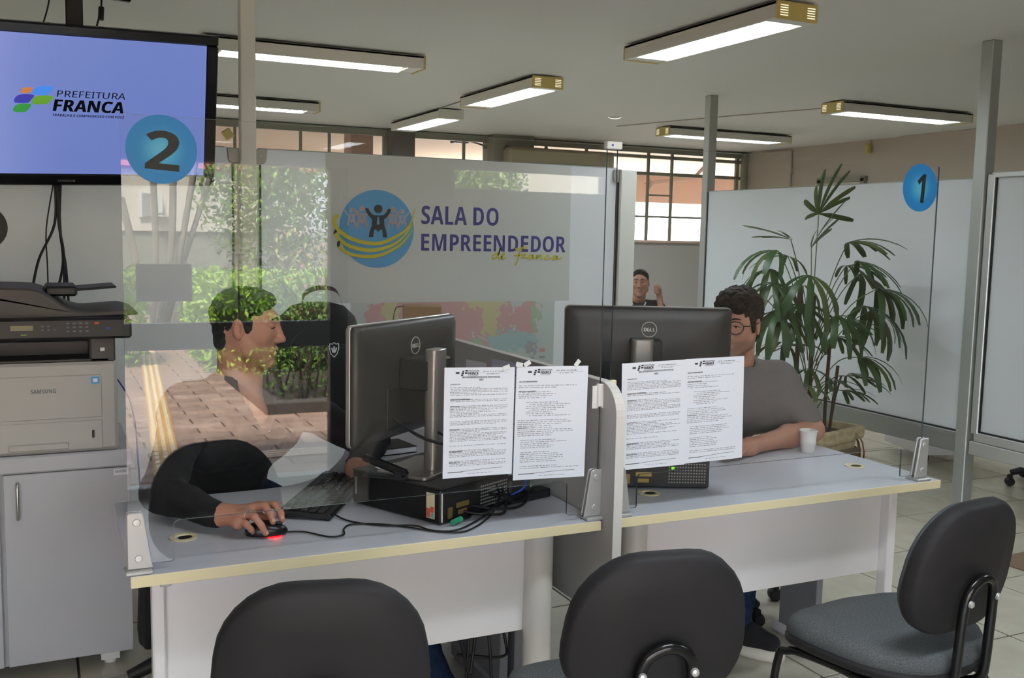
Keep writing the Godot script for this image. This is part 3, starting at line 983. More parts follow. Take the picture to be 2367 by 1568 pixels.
func make_desks() -> void:
	var poly := [Vector2(0.166, 0.03), Vector2(1.374, 0.03), Vector2(1.374, -1.45), Vector2(1.06, -1.45)]
	for p in smooth([Vector2(1.03, -1.3), Vector2(0.99, -1.14), Vector2(0.915, -0.945), Vector2(0.79, -0.735), Vector2(0.66, -0.645), Vector2(0.5, -0.63)], 5):
		poly.append(p)
	poly.append(Vector2(0.172, -0.63))
	var d2 := make_desk("grey laminate desk of counter 2 with beige front edge, mouse hand resting on it", PackedVector2Array(poly), 0.166, 1.374, 0.252, 1.219, [Vector2(0.311, -0.224)])
	mat("leg_white", Color("cfccc6"), 0.3)
	put("round_leg", S().lathe([Vector2(0.041, 0.0), Vector2(0.041, 0.714)], 32, Transform3D(Basis(), Vector3(1.251, 0, -0.1))), mats.leg_white, d2)
	put("left_leg", S().box(Vector3(0.237, 0.357, -0.12), Vector3(0.03, 0.714, 0.045), 0.004).box(Vector3(0.237, 0.02, -0.3), Vector3(0.04, 0.04, 0.4), 0.006), mats.laminate_side, d2)
	put("corner_bracket", S().box(Vector3(0.245, 0.702, -0.03), Vector3(0.025, 0.02, 0.03), 0.002), mats.alu, d2)
	# far support: grey panel leg with a sloping foot
	mat("leg_grey", Color("86868a"), 0.5)
	put("panel_leg", S().box(Vector3(1.33, 0.38, -0.62), Vector3(0.03, 0.66, 0.28), 0.003).box(Vector3(1.33, 0.03, -0.55), Vector3(0.05, 0.06, 0.66), 0.01), mats.leg_grey, d2)
	put("support_leg", S().box(Vector3(1.1, 0.357, -1.38), Vector3(0.04, 0.714, 0.04), 0.004), mats.leg_grey, d2)
	var d1 := make_desk("grey laminate desk of counter 1 with beige front edge, plastic cup standing on it", PackedVector2Array([Vector2(1.408, 0.03), Vector2(2.665, 0.03), Vector2(2.665, -0.63), Vector2(2.25, -0.64), Vector2(2.0, -0.7), Vector2(1.85, -0.9), Vector2(1.8, -1.3), Vector2(1.408, -1.3)]), 1.408, 2.665, 1.6, 2.56, [Vector2(2.54, -0.225), Vector2(1.66, -0.17)])
	put("round_leg", S().lathe([Vector2(0.041, 0.0), Vector2(0.041, 0.714)], 32, Transform3D(Basis(), Vector3(1.564, 0, -0.1))), mats.leg_white, d1)
	put("right_leg", S().box(Vector3(2.578, 0.357, -0.1), Vector3(0.035, 0.714, 0.045), 0.004).box(Vector3(2.578, 0.02, -0.35), Vector3(0.05, 0.04, 0.56), 0.006), mats.laminate_side, d1)
	put("panel_leg", S().box(Vector3(2.578, 0.36, -0.5), Vector3(0.03, 0.66, 0.2), 0.003), mats.leg_grey, d1)
	put("corner_bracket", S().box(Vector3(2.585, 0.702, -0.03), Vector3(0.025, 0.02, 0.03), 0.002), mats.alu, d1)
	put("support_leg", S().box(Vector3(1.6, 0.357, -1.2), Vector3(0.04, 0.714, 0.04), 0.004), mats.leg_grey, d1)
	# upright divider between the desks
	var dv := thing("desk_divider", "upright grey panel with rounded front corner between the two desks", "divider")
	var pr := PackedVector2Array([Vector2(0.085, 0.46), Vector2(-1.35, 0.46), Vector2(-1.35, 1.122), Vector2(0.0, 1.122)])
	for k in range(1, 9):
		var a := PI / 2 * (1.0 - k / 8.0)
		pr.append(Vector2(0.0 + 0.085 * cos(a), 1.037 + 0.085 * sin(a)))
	var px := Transform3D(Basis(Vector3(0, 0, 1), Vector3(0, 1, 0), Vector3(-1, 0, 0)), Vector3(1.405, 0, 0))
	mat("divider_face", Color("a9a7a4"), 0.5)
	mat("divider_edge", Color("d3d1cb"), 0.4)
	put("panel", S().prism(pr, 0.003, 0.024, px), mats.divider_face, dv)
	var band := S()
	var bp := []
	for k in pr.size():
		if k >= 2:
			bp.append(pr[k])
	bp.append(pr[0])
	for k in bp.size() - 1:
		var a: Vector2 = bp[k]
		var b: Vector2 = bp[k + 1]
		var n := (b - a).normalized()
		n = Vector2(-n.y, n.x) * 0.0025
		if n.y < 0.0 or (absf(n.y) < 1e-4 and n.x < 0.0):
			n = -n
		var q := [px * Vector3(a.x, a.y, 0.0), px * Vector3(a.x, a.y, 0.027), px * Vector3(b.x, b.y, 0.027), px * Vector3(b.x, b.y, 0.0)]
		var nn := px.basis * Vector3(n.x, n.y, 0)
		band.quad(q[1] + nn, q[0] + nn, q[3] + nn, q[2] + nn)
		band.quad(q[0], q[0] + nn, q[3] + nn, q[3])
		band.quad(q[1] + nn, q[1], q[2], q[2] + nn)
	put("edge_band", band, mats.divider_edge, dv)
	put("foot", S().box(Vector3(1.392, 0.24, -0.75), Vector3(0.03, 0.44, 0.5), 0.003).box(Vector3(1.392, 0.015, -0.75), Vector3(0.06, 0.03, 0.9), 0.006), mats.leg_grey, dv)

# ------------------------------------------------------------------ glass screens
func screen_outline(x0: float, x1: float, c0: float, c1: float) -> PackedVector2Array:
	var p := PackedVector2Array([Vector2(x0, 0.757), Vector2(c0 - 0.002, 0.757)])
	for k in 5:   # lower corner of the left foot
		var a := PI * 1.5 + PI / 2 * k / 4.0
		p.append(Vector2(c0 - 0.006, 0.763) + Vector2(cos(a), sin(a)) * 0.006)
	for k in 6:
		var a := PI - PI / 2 * k / 5.0
		p.append(Vector2(c0 + 0.014, 0.838) + Vector2(cos(a), sin(a)) * 0.014)
	for k in 6:
		var a := PI / 2 - PI / 2 * k / 5.0
		p.append(Vector2(c1 - 0.014, 0.838) + Vector2(cos(a), sin(a)) * 0.014)
	for k in 5:
		var a := PI + PI / 2 * k / 4.0
		p.append(Vector2(c1 + 0.006, 0.763) + Vector2(cos(a), sin(a)) * 0.006)
	p.append(Vector2(x1, 0.757))
	p.append(Vector2(x1, 1.757))
	p.append(Vector2(x0, 1.757))
	return p

func bracket(parent: Node, x: float, lean: float, flip: float) -> void:
	# stamped metal foot: a tapering plate on each side of the pane and a flange screwed to the desk
	var b := PackedVector2Array()
	var w0 := 0.055
	var w1 := 0.037
	b.append(Vector2(0, 0))
	b.append(Vector2(w0 * flip, 0))
	var o := Vector2((w1 - 0.012) * flip, 0.118)
	for k in 5:
		var a := PI / 2 * k / 4.0
		b.append(o + Vector2(cos(a) * flip, sin(a)) * 0.012)
	b.append(Vector2(0.003 * flip, 0.13))
	b.append(Vector2(0, 0.127))
	var f := put("foot", S().prism(b, 0.0045, 0.012, Transform3D(Basis(), Vector3(x, 0.75, 0)), 0.002).prism(b, -0.012, -0.0045, Transform3D(Basis(), Vector3(x, 0.75, 0)), 0.002).box(Vector3(x + flip * 0.024, 0.745, 0.01), Vector3(0.058, 0.009, 0.034), 0.002).box(Vector3(x + flip * 0.024, 0.7435, -0.016), Vector3(0.058, 0.006, 0.03), 0.002), mats.bracket, parent)
	for y in [0.775, 0.858]:
		put("screw", S().lathe([Vector2(0.0, 0.0), Vector2(0.0085, 0.0), Vector2(0.0085, 0.002), Vector2(0.007, 0.0035), Vector2(0.0, 0.0038)], 20, Transform3D(Basis(Vector3.RIGHT, PI / 2), Vector3(x + flip * (0.024 if y < 0.8 else 0.021), y, 0.0118))), mats.screw, f)

func make_screen(label: String, x0: float, x1: float, c0: float, c1: float) -> Node3D:
	var s := thing("glass_screen", label, "glass screen")
	var o := screen_outline(x0, x1, c0, c1)
	var th := 0.003
	var pane := S()
	var n := o.size()
	var idx := Geometry2D.triangulate_polygon(o)
	for t in range(0, idx.size(), 3):
		var a := o[idx[t]]
		var b := o[idx[t + 1]]
		var c := o[idx[t + 2]]
		if (b - a).cross(c - a) < 0.0:
			var q := b
			b = c
			c = q
		pane.tri(Vector3(a.x, a.y, th), Vector3(b.x, b.y, th), Vector3(c.x, c.y, th))
		pane.tri(Vector3(a.x, a.y, -th), Vector3(c.x, c.y, -th), Vector3(b.x, b.y, -th))
	put("pane", pane, mats.clear_glass, s)
	var rim := S()
	var area := 0.0
	for i in n:
		area += o[i].cross(o[(i + 1) % n])
	for i in n:
		var a := o[i]
		var b := o[(i + 1) % n]
		if area < 0.0:
			var q := a
			a = b
			b = q
		rim.quad(Vector3(a.x, a.y, -th), Vector3(b.x, b.y, -th), Vector3(b.x, b.y, th), Vector3(a.x, a.y, th))
	put("polished_edge", rim, mats.glass_edge, s)
	return s

func make_screens() -> void:
	mat("bracket", Color("bdbdbb"), 0.4, 0.45)
	mat("screw", Color("cfcfcd"), 0.3, 0.6)
	mat("sticker_black", Color("161b1e"), 0.5)
	var s2 := make_screen("clear glass counter screen in front of the man in black", 0.165, 1.376, 0.262, 1.281)
	bracket(s2, 0.161, 0, 1.0)
	bracket(s2, 1.386, 0, -1.0)
	var s1 := make_screen("clear glass counter screen in front of the man in grey", 1.408, 2.6, 1.505, 2.512)
	bracket(s1, 1.424, 0, 1.0)
	bracket(s1, 2.622, 0, -1.0)
	number_sticker("2", Vector3(0.249, 1.685, 0.0034), "round blue number 2 sticker at the top corner of the glass screen", 0.072, 0.085)
	number_sticker("1", Vector3(2.52, 1.688, 0.0034), "round blue number 1 sticker at the far corner of the glass screen", 0.034, 0.09)
	# small plastic clips that join the panes and hold the divider
	var k := put("glass_clip", S().box(Vector3(1.394, 1.757, 0), Vector3(0.046, 0.02, 0.022), 0.002), mats.white_plastic)
	tag(k, "small white clip joining the two glass screens at the top", "clip")
	put("printed_mark", S().box(Vector3(1.386, 1.757, 0.0112), Vector3(0.006, 0.006, 0.0006)), mat("mark_blue", Color("5a6bb0"), 0.6), k)
	var c := put("glass_clip", S().box(Vector3(1.371, 1.085, 0.006), Vector3(0.014, 0.062, 0.016), 0.002).box(Vector3(1.359, 1.08, 0.004), Vector3(0.018, 0.062, 0.003)).box(Vector3(1.38, 1.083, -0.004), Vector3(0.006, 0.066, 0.03)), mats.white_plastic)
	tag(c, "white plastic clip holding the glass to the desk divider", "clip")
	var c3 := put("glass_clip", S().box(Vector3(1.413, 1.11, 0.006), Vector3(0.016, 0.03, 0.014), 0.002), mats.laminate_edge)
	tag(c3, "small beige clip just behind the rounded corner of the divider", "clip")

func number_sticker(ch: String, at: Vector3, label: String, w: float, h: float) -> void:
	# printed sticker: mid blue with a paler centre
	var n := 128
	var im := Image.create(n, n, false, Image.FORMAT_RGB8)
	for y in n:
		for x in n:
			var r := Vector2(x - n / 2.0, y - n / 2.0).length() / (n / 2.0)
			im.set_pixel(x, y, Color("57b4d8").lerp(Color("1c7ec0"), smoothstep(0.05, 0.8, r)))
	var m := mat("sticker_" + ch, Color.WHITE, 0.45)
	m.albedo_texture = ImageTexture.create_from_image(im)
	var st := SurfaceTool.new()
	st.begin(Mesh.PRIMITIVE_TRIANGLES)
	st.set_normal(Vector3(0, 0, 1))
	var R := 0.0745
	for k in 56:
		var a := TAU * k / 56
		var b := TAU * (k + 1) / 56
		for q in [[0.0, 0.0], [cos(b), sin(b)], [cos(a), sin(a)]]:
			st.set_normal(Vector3(0, 0, 1))
			st.set_uv(Vector2(0.5 + q[0] * 0.5, 0.5 - q[1] * 0.5))
			st.add_vertex(at + Vector3(q[0] * R, q[1] * R, 0.0))
	var o := put("number_sticker", st.commit(), m)
	tag(o, label, "sticker")
	letters(ch, w, h, Transform3D(Basis(Vector3(0, 0, 1), -0.06), at + Vector3(-w / 2, -h / 2, 0.0002)), mats.sticker_black, o, "number")

# ------------------------------------------------------------------ printed sheets
func text_image(sd: int, kind: int) -> ImageTexture:
	var w := 420
	var h := 594
	var im := Image.create(w, h, false, Image.FORMAT_RGB8)
	im.fill(Color("dde2ea"))
	var r := RandomNumberGenerator.new()
	r.seed = sd
	var line := func(y: int, x0: int, x1: int, dark: float) -> void:
		if y > 585:
			return
		var x := x0
		while x < x1:
			var wl := r.randi_range(8, 30)
			for xx in range(x, mini(x + wl, x1)):
				if r.randf() < 0.78:
					var c := Color(dark, dark, dark + 0.02)
					for k in 4:
						if r.randf() < 0.8:
							im.set_pixel(xx, y + k, c)
			x += wl + r.randi_range(3, 6)
	var bar := func(y0: int, x0: int, x1: int, th: int, c: Color) -> void:
		im.fill_rect(Rect2i(x0, y0, x1 - x0, th), c)
	# letterhead
	bar.call(24, 66, 88, 10, Color(0.25, 0.25, 0.27))
	for q in [[104, 18, 12], [122, 14, 14], [100, 28, 14], [120, 26, 16], [98, 38, 12]]:
		im.fill_rect(Rect2i(q[0], q[1], q[2], 8), Color(0.2, 0.2, 0.22))
	bar.call(44, 138, 196, 2, Color(0.4, 0.4, 0.42))
	line.call(20, 230, 350, 0.3)
	bar.call(30, 210, 390, 1, Color(0.6, 0.6, 0.62))
	line.call(34, 250, 330, 0.4)
	if kind == 0:
		var y := 96
		for blk in [6, 2, 8, 3, 9, 1, 5, 4]:
			y += 10
			for k in blk:
				line.call(y, 36, 380 if r.randf() < 0.6 else r.randi_range(200, 370), 0.5)
				y += 8
			y += 8
	else:
		var y := 84
		for blk in [[2, 16, 390], [4, 16, 240], [8, 60, 340], [9, 16, 350], [5, 36, 330], [6, 36, 300], [2, 36, 390]]:
			y += 14
			for k in blk[0]:
				line.call(y, blk[1] + (20 if k % 3 == 1 and blk[1] == 60 else 0), r.randi_range(int(blk[2] * 0.6), blk[2]), 0.5)
				y += 10
	for x in range(30, 360):
		var yy := 562 - int(10.0 * smoothstep(60.0, 330.0, float(x)))
		im.fill_rect(Rect2i(x, yy, 1, 4 if x < 120 else 2), Color(0.35, 0.35, 0.37))
	line.call(574, 150, 300, 0.6)
	return ImageTexture.create_from_image(im)

func make_sheet(label: String, c: Array, z: float, kind: int, sd: int) -> void:
	var m := mat("printed_paper_%d" % sd, Color.WHITE, 0.8, 0.0, 0.3)
	m.albedo_texture = text_image(sd, kind)
	var fn := func(u: float, v: float) -> Vector3:
		var a: Vector2 = c[3].lerp(c[2], u)
		var b: Vector2 = c[0].lerp(c[1], u)
		var p: Vector2 = a.lerp(b, v)
		return Vector3(p.x, p.y, z + 0.002 * sin(u * 5.0 + sd) * (1.0 - v) * 0.6 + 0.0012 * (1.0 - v))
	var o := put("printed_sheet", S().grid(fn, 8, 10), m)
	tag(o, label, "printed sheet", "printed sheets taped to the glass screens")
	var w: float = c[0].distance_to(c[1])
	var h: float = c[0].distance_to(c[3])
	var ang: float = (c[1] - c[0]).angle()
	var at := func(u: float, v: float) -> Transform3D:
		var p: Vector3 = fn.call(u, v)
		return Transform3D(Basis(Vector3(0, 0, 1), ang), p + Vector3(0, 0, 0.0004))
	letters("PREFEITURA", w * 0.16, h * 0.014, at.call(0.33, 0.962), mats.ink_grey, o, "letterhead", "Droid Sans", 400)
	letters("FRANCA", w * 0.145, h * 0.024, at.call(0.328, 0.934), mats.ink, o, "letterhead", "Droid Sans", 700, 0.15)
	if kind == 0:
		letters("MICROEMPREENDEDOR INDIVIDUAL", w * 0.54, h * 0.014, at.call(0.25, 0.905), mats.ink_grey, o, "heading", "Droid Serif", 700)
		letters("MEI", w * 0.06, h * 0.014, at.call(0.49, 0.88), mats.ink_grey, o, "heading", "Droid Serif", 700)
		var ys := [0.842, 0.708, 0.645, 0.435, 0.235, 0.135]
		var tx := ["REQUISITOS:", "ATIVIDADES PERMITIDAS:", "BENEFÍCIOS:", "OBRIGAÇÕES:", "RECEITA BRUTA:", "NOTA FISCAL:"]
		for k in 6:
			letters(tx[k], w * 0.013 * tx[k].length(), h * 0.011, at.call(0.085, ys[k]), mats.ink_grey, o, "heading", "Droid Serif", 700)
	else:
		var ys := [0.862, 0.776, 0.455]
		var tx := ["SALA DO EMPREENDEDOR", "SERVIÇOS OFERECIDOS", "ORIENTAÇÕES"]
		for k in 3:
			letters(tx[k], w * 0.0125 * tx[k].length(), h * 0.011, at.call(0.04, ys[k]), mats.ink_grey, o, "heading", "Droid Serif", 700)

func make_sheets() -> void:
	make_sheet("first printed sheet from the left, microempreendedor notice on the number 2 screen", [Vector2(0.918, 1.178), Vector2(1.115, 1.172), Vector2(1.111, 0.889), Vector2(0.916, 0.892)], 0.0042, 0, 21)
	make_sheet("second printed sheet from the left, letterhead notice beside the divider", [Vector2(1.12, 1.173), Vector2(1.335, 1.167), Vector2(1.33, 0.863), Vector2(1.115, 0.87)], 0.0042, 1, 22)
	make_sheet("third printed sheet, bordered notice on the number 1 screen next to the divider", [Vector2(1.441, 1.169), Vector2(1.657, 1.173), Vector2(1.66, 0.869), Vector2(1.447, 0.869)], 0.0042, 0, 23)
	make_sheet("fourth printed sheet from the left, in front of the man in the grey shirt", [Vector2(1.65, 1.174), Vector2(1.857, 1.176), Vector2(1.865, 0.873), Vector2(1.659, 0.871)], 0.0052, 1, 24)
	var k := 0
	for e in [[1.09, 1.172, 0.3], [1.127, 1.178, -0.2], [1.30, 1.176, 0.9], [1.15, 1.18, 0.5]]:
		var tp := put("tape_piece", S().box(Vector3(e[0], e[1], 0.0062), Vector3(0.02, 0.012, 0.0004), 0.0, Basis(Vector3(0, 0, 1), e[2])), mats.tape)
		tag(tp, ["bit of clear tape at the top corner of the first sheet", "bit of clear tape between the first and second sheet", "bit of clear tape at the top right of the second sheet", "loose bit of clear tape above the second sheet"][k], "tape")
		k += 1

# ------------------------------------------------------------------ visitor chair (faces -z, origin on the floor under the seat)
func pad_ring(w: float, d: float, r: float, y: float, fn: Callable) -> Array:
	var o := []
	for p in rrect(w, d, r, 7):
		o.append(fn.call(p, y))
	return o

func make_visitor_chair(label: String) -> Node3D:
	var ch := thing("visitor_chair", label, "chair", Vector3.ZERO, 0.0, "black visitor chairs in front of the counter")
	# seat: upholstered pad over a plastic pan, front edge rolled down
	var sf := func(p: Vector2, y: float) -> Vector3:
		var t := p.y / 0.21     # -1 front .. 1 rear (y of the outline becomes z)
		return Vector3(p.x * (1.0 - 0.05 * t), y - 0.02 * smoothstep(-0.4, -1.0, t) + 0.012 * p.x * p.x / 0.05, -p.y * -1.0)
	var rings := []
	for e in [[0.40, 0.38, 0.15, 0.447], [0.45, 0.43, 0.17, 0.453], [0.465, 0.445, 0.175, 0.467], [0.467, 0.447, 0.175, 0.486], [0.45, 0.43, 0.17, 0.504], [0.40, 0.38, 0.15, 0.513], [0.25, 0.22, 0.09, 0.517]]:
		rings.append(pad_ring(e[0], e[1], e[2], e[3], sf))
	# rings run counter-clockwise in x,z seen from below; turn them for the upward loft
	for rg in rings:
		rg.reverse()
	put("seat", S().loft(rings), mats.seat_fabric, ch)
	var pan := []
	for e in [[0.38, 0.36, 0.14, 0.428], [0.45, 0.43, 0.17, 0.434], [0.472, 0.452, 0.178, 0.448], [0.472, 0.452, 0.178, 0.46], [0.44, 0.42, 0.16, 0.462]]:
		var rg := pad_ring(e[0], e[1], e[2], e[3], sf)
		rg.reverse()
		pan.append(rg)
	put("seat_pan", S().loft(pan), mats.chair_plastic, ch)
	# backrest: rounded shell, gently curved, leaning back
	var bb := Transform3D(Basis(Vector3.RIGHT, 0.16), Vector3(0, 0.727, 0.212))
	var bf := func(p: Vector2, w: float) -> Vector3:
		var q := Vector2(p.x * (1.0 - 0.10 * p.y / 0.18), p.y)
		return bb * Vector3(q.x, q.y, w - 0.5 * q.x * q.x)
	var rr := []
	for e in [[0.37, 0.32, 0.13, 0.030], [0.385, 0.335, 0.14, 0.022], [0.392, 0.342, 0.143, 0.012], [0.392, 0.342, 0.143, -0.006], [0.386, 0.336, 0.141, -0.012]]:
		rr.append(pad_ring(e[0], e[1], e[2], e[3], bf))
	rr.insert(0, pad_ring(0.2, 0.17, 0.07, 0.0335, bf))
	rr.reverse()
	put("back_shell", S().loft(rr), mats.chair_plastic, ch)
	var fr := []
	for e in [[0.384, 0.334, 0.139, -0.008], [0.382, 0.332, 0.139, -0.016], [0.37, 0.32, 0.135, -0.026], [0.33, 0.28, 0.12, -0.034], [0.2, 0.17, 0.07, -0.038]]:
		var rg := pad_ring(e[0], e[1], e[2], e[3], bf)
		fr.append(rg)
	fr.reverse()
	put("back_cushion", S().loft(fr), mats.seat_fabric, ch)
	# bent tube that carries the backrest
	var bar := []
	for sx in [-1.0, 1.0]:
		var side := [Vector3(0.062 * sx, 0.412, 0.02), Vector3(0.062 * sx, 0.404, 0.14), Vector3(0.062 * sx, 0.41, 0.2), Vector3(0.062 * sx, 0.435, 0.238), Vector3(0.062 * sx, 0.48, 0.247), Vector3(0.061 * sx, 0.56, 0.252), Vector3(0.058 * sx, 0.645, 0.257), Vector3(0.042 * sx, 0.69, 0.263)]
		if sx > 0:
			side.reverse()
		bar += side
	bar.insert(8, Vector3(0, 0.708, 0.266))
	var tb := put("back_tube", S().tube(smooth(bar, 4), 0.0125, 10), mats.chair_gloss, ch)
	for sx in [-1.0, 1.0]:
		put("bolt", S().lathe([Vector2(0.009, 0.0), Vector2(0.008, 0.006), Vector2(0.004, 0.009), Vector2(0.0, 0.0095)], 14, Transform3D(Basis(Vector3.RIGHT, PI / 2 + 0.1), Vector3(0.056 * sx, 0.655, 0.27))), mats.screw, tb)
	# four-leg frame
	for sx in [-1.0, 1.0]:
		put("front_leg", S().tube(smooth([Vector3(0.16 * sx, 0.412, 0.1), Vector3(0.175 * sx, 0.412, -0.1), Vector3(0.19 * sx, 0.405, -0.165), Vector3(0.2 * sx, 0.36, -0.19), Vector3(0.22 * sx, 0.0, -0.22)], 4), 0.0115, 8), mats.chair_gloss, ch)
		put("rear_leg", S().tube(smooth([Vector3(0.16 * sx, 0.41, -0.1), Vector3(0.17 * sx, 0.408, 0.1), Vector3(0.185 * sx, 0.395, 0.15), Vector3(0.195 * sx, 0.34, 0.18), Vector3(0.215 * sx, 0.0, 0.23)], 4), 0.0115, 8), mats.chair_gloss, ch)
	put("cross_bar", S().tube([Vector3(-0.165, 0.41, 0.02), Vector3(0.165, 0.41, 0.02)], 0.011, 8), mats.chair_gloss, ch)
	return ch

func make_visitor_chairs() -> void:
	mat("chair_plastic", Color("29282a"), 0.6, 0.0, 0.35)
	mat("chair_gloss", Color("111112"), 0.18)
	var wv := noise_tex(Color("3b3e40"), Color("767a7c"), 0.35, 3, 256, 1)
	var m := tri_mat("seat_fabric", wv, 3.0, 0.9, 0.2)
	m.uv1_world_triplanar = false
	var a := make_visitor_chair("black visitor chair in the left foreground, in front of counter 2")
	a.position = Vector3(0.50, 0, 0.407)
	a.rotation.y = -0.25
	copy_of(a, "black visitor chair in the middle foreground, round back tube showing", Vector3(1.155, 0, 0.49), -0.18)
	copy_of(a, "grey-seated visitor chair at the right, turned so its whole seat shows", Vector3(2.02, 0, 0.44), 0.13)

# ------------------------------------------------------------------ outside, in front (mirrored by the glass screens)
func leaf_mesh(w: float, l: float) -> ArrayMesh:
	var s := S()
	s.quad(Vector3(0, 0, 0), Vector3(w * 0.5, 0.15 * w, l * 0.5), Vector3(0, 0.05 * w, l), Vector3(-w * 0.5, 0.15 * w, l * 0.5))
	return s.done()

func leaves(called: String, mesh: ArrayMesh, m: Material, count: int, at: Callable, sd: int, smin: float, smax: float, parent: Node, c0: Color, c1: Color) -> MultiMeshInstance3D:
	var r := RandomNumberGenerator.new()
	r.seed = sd
	var mm := MultiMesh.new()
	mm.transform_format = MultiMesh.TRANSFORM_3D
	mm.use_colors = true
	mm.mesh = mesh
	mm.instance_count = count
	for i in count:
		var p: Vector3 = at.call(r)
		var b := Basis.from_euler(Vector3(r.randf_range(-1.2, 1.2), r.randf_range(0, TAU), r.randf_range(-1.0, 1.0))).scaled(Vector3.ONE * r.randf_range(smin, smax))
		mm.set_instance_transform(i, Transform3D(b, p))
		mm.set_instance_color(i, c0.lerp(c1, r.randf()))
	var o := MultiMeshInstance3D.new()
	o.multimesh = mm
	o.material_override = m
	o.name = called
	o.set_meta("kind", "stuff")
	parent.add_child(o, true)
	return o

func make_outdoors() -> void:
	var leafm := mat("leaf", Color.WHITE, 0.45)
	leafm.vertex_color_use_as_albedo = true
	leafm.backlight_enabled = true
	leafm.backlight = Color(0.55, 0.6, 0.45)
	mat("bark", Color("8c857c"), 0.9)
	mat("twig", Color("4a3b30"), 0.9)
	mat("soil", Color("3b322a"), 0.95)
	mat("kerb", Color("55504a"), 0.9)
	var lf := leaf_mesh(0.5, 1.0)
	# ground
	struct("ground", S().box(Vector3(2, -0.13, 20), Vector3(60, 0.2, 32.8)), mats.soil)
	var pv := Node3D.new()
	pv.name = "pavement"
	add_child(pv)
	pv.set_meta("kind", "structure")
	put("bed", S().box(Vector3(2, -0.031, 12.0), Vector3(24, 0.03, 16.8)), mats.grout, pv)
	var tones := []
	for c in ["a98c7a", "b1937f", "9d8272", "b89c8a"]:
		var nt := noise_tex(Color(c).darkened(0.18), Color(c).lightened(0.08), 0.03, c.hash() % 97, 128, 4)
		tones.append(tri_mat("paver_" + c, nt, 1.3, 0.8))
	var pm := S().box(Vector3(0, -0.008, 0), Vector3(0.406, 0.02, 0.186), 0.002).done()
	var far := S()
	var n := 0
	var r := RandomNumberGenerator.new()
	r.seed = 3
	for j in range(0, 62):
		for i in range(-14, 22):
			var z := 3.72 + 0.2 * j
			var x := 0.42 * i + (0.21 if j % 2 == 1 else 0.0)
			if x > 1.8 and z > 5.85:
				continue
			if x > 0.1 + (z - 3.5) * 0.08 and x < 1.0 + z * 0.45 and x < 3.4 and z < 8.2 and n < 290:
				var o := put("paver", pm, tones[r.randi() % 4], pv)
				o.position = Vector3(x, 0, z)
				n += 1
			else:
				far.box(Vector3(x, -0.008, z), Vector3(0.406, 0.02, 0.186))
	put("far_pavers", far, tones[0], pv).set_meta("kind", "stuff")
	# tactile guiding strips
	mat("tactile", Color("c79e5c"), 0.7)
	mat("tactile_bar", Color("ecdcb8"), 0.7)
	mat("tactile_pale", Color("e2ccb4"), 0.7)
	var ts := thing("tactile_strip", "yellow ribbed guiding strip running away across the paving, mirrored in the glass", "tactile paving")
	var a := Vector3(0.66, 0, 3.62)
	var b := Vector3(1.30, 0, 12.2)
	var dir := (b - a).normalized()
	var sd := Vector3(dir.z, 0, -dir.x)
	for k in 34:
		var c := a.lerp(b, (k + 0.5) / 34.0)
		var bs := Basis(sd, Vector3.UP, -dir)
		var tl := put("tile", S().box(c + Vector3(0, 0.002, 0), Vector3(0.17, 0.012, 0.247), 0.001, bs), mats.tactile, ts)
		for q in [-0.055, 0.0, 0.055]:
			for e in [-0.062, 0.062]:
				put("bar", S().box(c + sd * q + dir * e + Vector3(0, 0.01, 0), Vector3(0.028, 0.01, 0.1), 0.002, bs), mats.tactile_bar, tl)
	var tc := thing("tactile_strip", "pale ribbed guiding strip crossing the paving parallel to the glass", "tactile paving")
	for k in 16:
		var c := Vector3(0.2 + 0.21 * k, 0.004, 4.33)
		if k == 2:
			continue
		var tl := put("tile", S().box(c, Vector3(0.204, 0.014, 0.2), 0.001), mats.tactile_pale, tc)
		if k < 5:
			for q in 5:
				for e in 4:
					put("dot", S().lathe([Vector2(0.014, 0.0), Vector2(0.01, 0.006), Vector2(0.0, 0.007)], 8, Transform3D(Basis(), c + Vector3(-0.08 + 0.04 * q, 0.007, -0.066 + 0.044 * e))), mats.tactile_pale, tl)
		else:
			for e in 3:
				put("bar", S().box(c + Vector3(0, 0.009, -0.06 + 0.06 * e), Vector3(0.19, 0.008, 0.028), 0.002), mats.tactile_pale, tl)
	# planter kerb and the near hedge
	var kb := put("planter_kerb", S().box(Vector3(5.2, 0.045, 5.86), Vector3(7.1, 0.11, 0.14), 0.01).box(Vector3(1.72, 0.045, 6.9), Vector3(0.14, 0.11, 1.9), 0.01), mats.kerb)
	tag(kb, "dark concrete kerb in front of the hedge, mirrored beside the monitor", "kerb")
	var hd := thing("hedge", "loose green hedge with bare stems behind the dark kerb, mirrored over the backpack", "hedge", Vector3.ZERO)
	var tw := S()
	r.seed = 12
	for k in 60:
		var p := Vector3(r.randf_range(1.85, 4.6), 0, r.randf_range(6.1, 7.2))
		var q := p + Vector3(r.randf_range(-0.2, 0.2), r.randf_range(0.45, 0.8), r.randf_range(-0.2, 0.2))
		tw.tube([p, p.lerp(q, 0.5) + Vector3(r.randf_range(-0.05, 0.05), 0, r.randf_range(-0.05, 0.05)), q], [0.012, 0.009, 0.004], 5)
	put("stems", tw, mats.twig, hd)
	leaves("foliage", lf, leafm, 5200, func(g): return Vector3(g.randf_range(1.75, 4.8), pow(g.randf(), 0.7) * 0.92 + 0.02, g.randf_range(6.0, 7.4)), 5, 0.035, 0.07, hd, Color(0.05, 0.14, 0.015), Color(0.2, 0.36, 0.04))
	var h2 := thing("hedge", "clipped bright green hedge, mirrored on the hair of the man in black", "hedge", Vector3.ZERO)
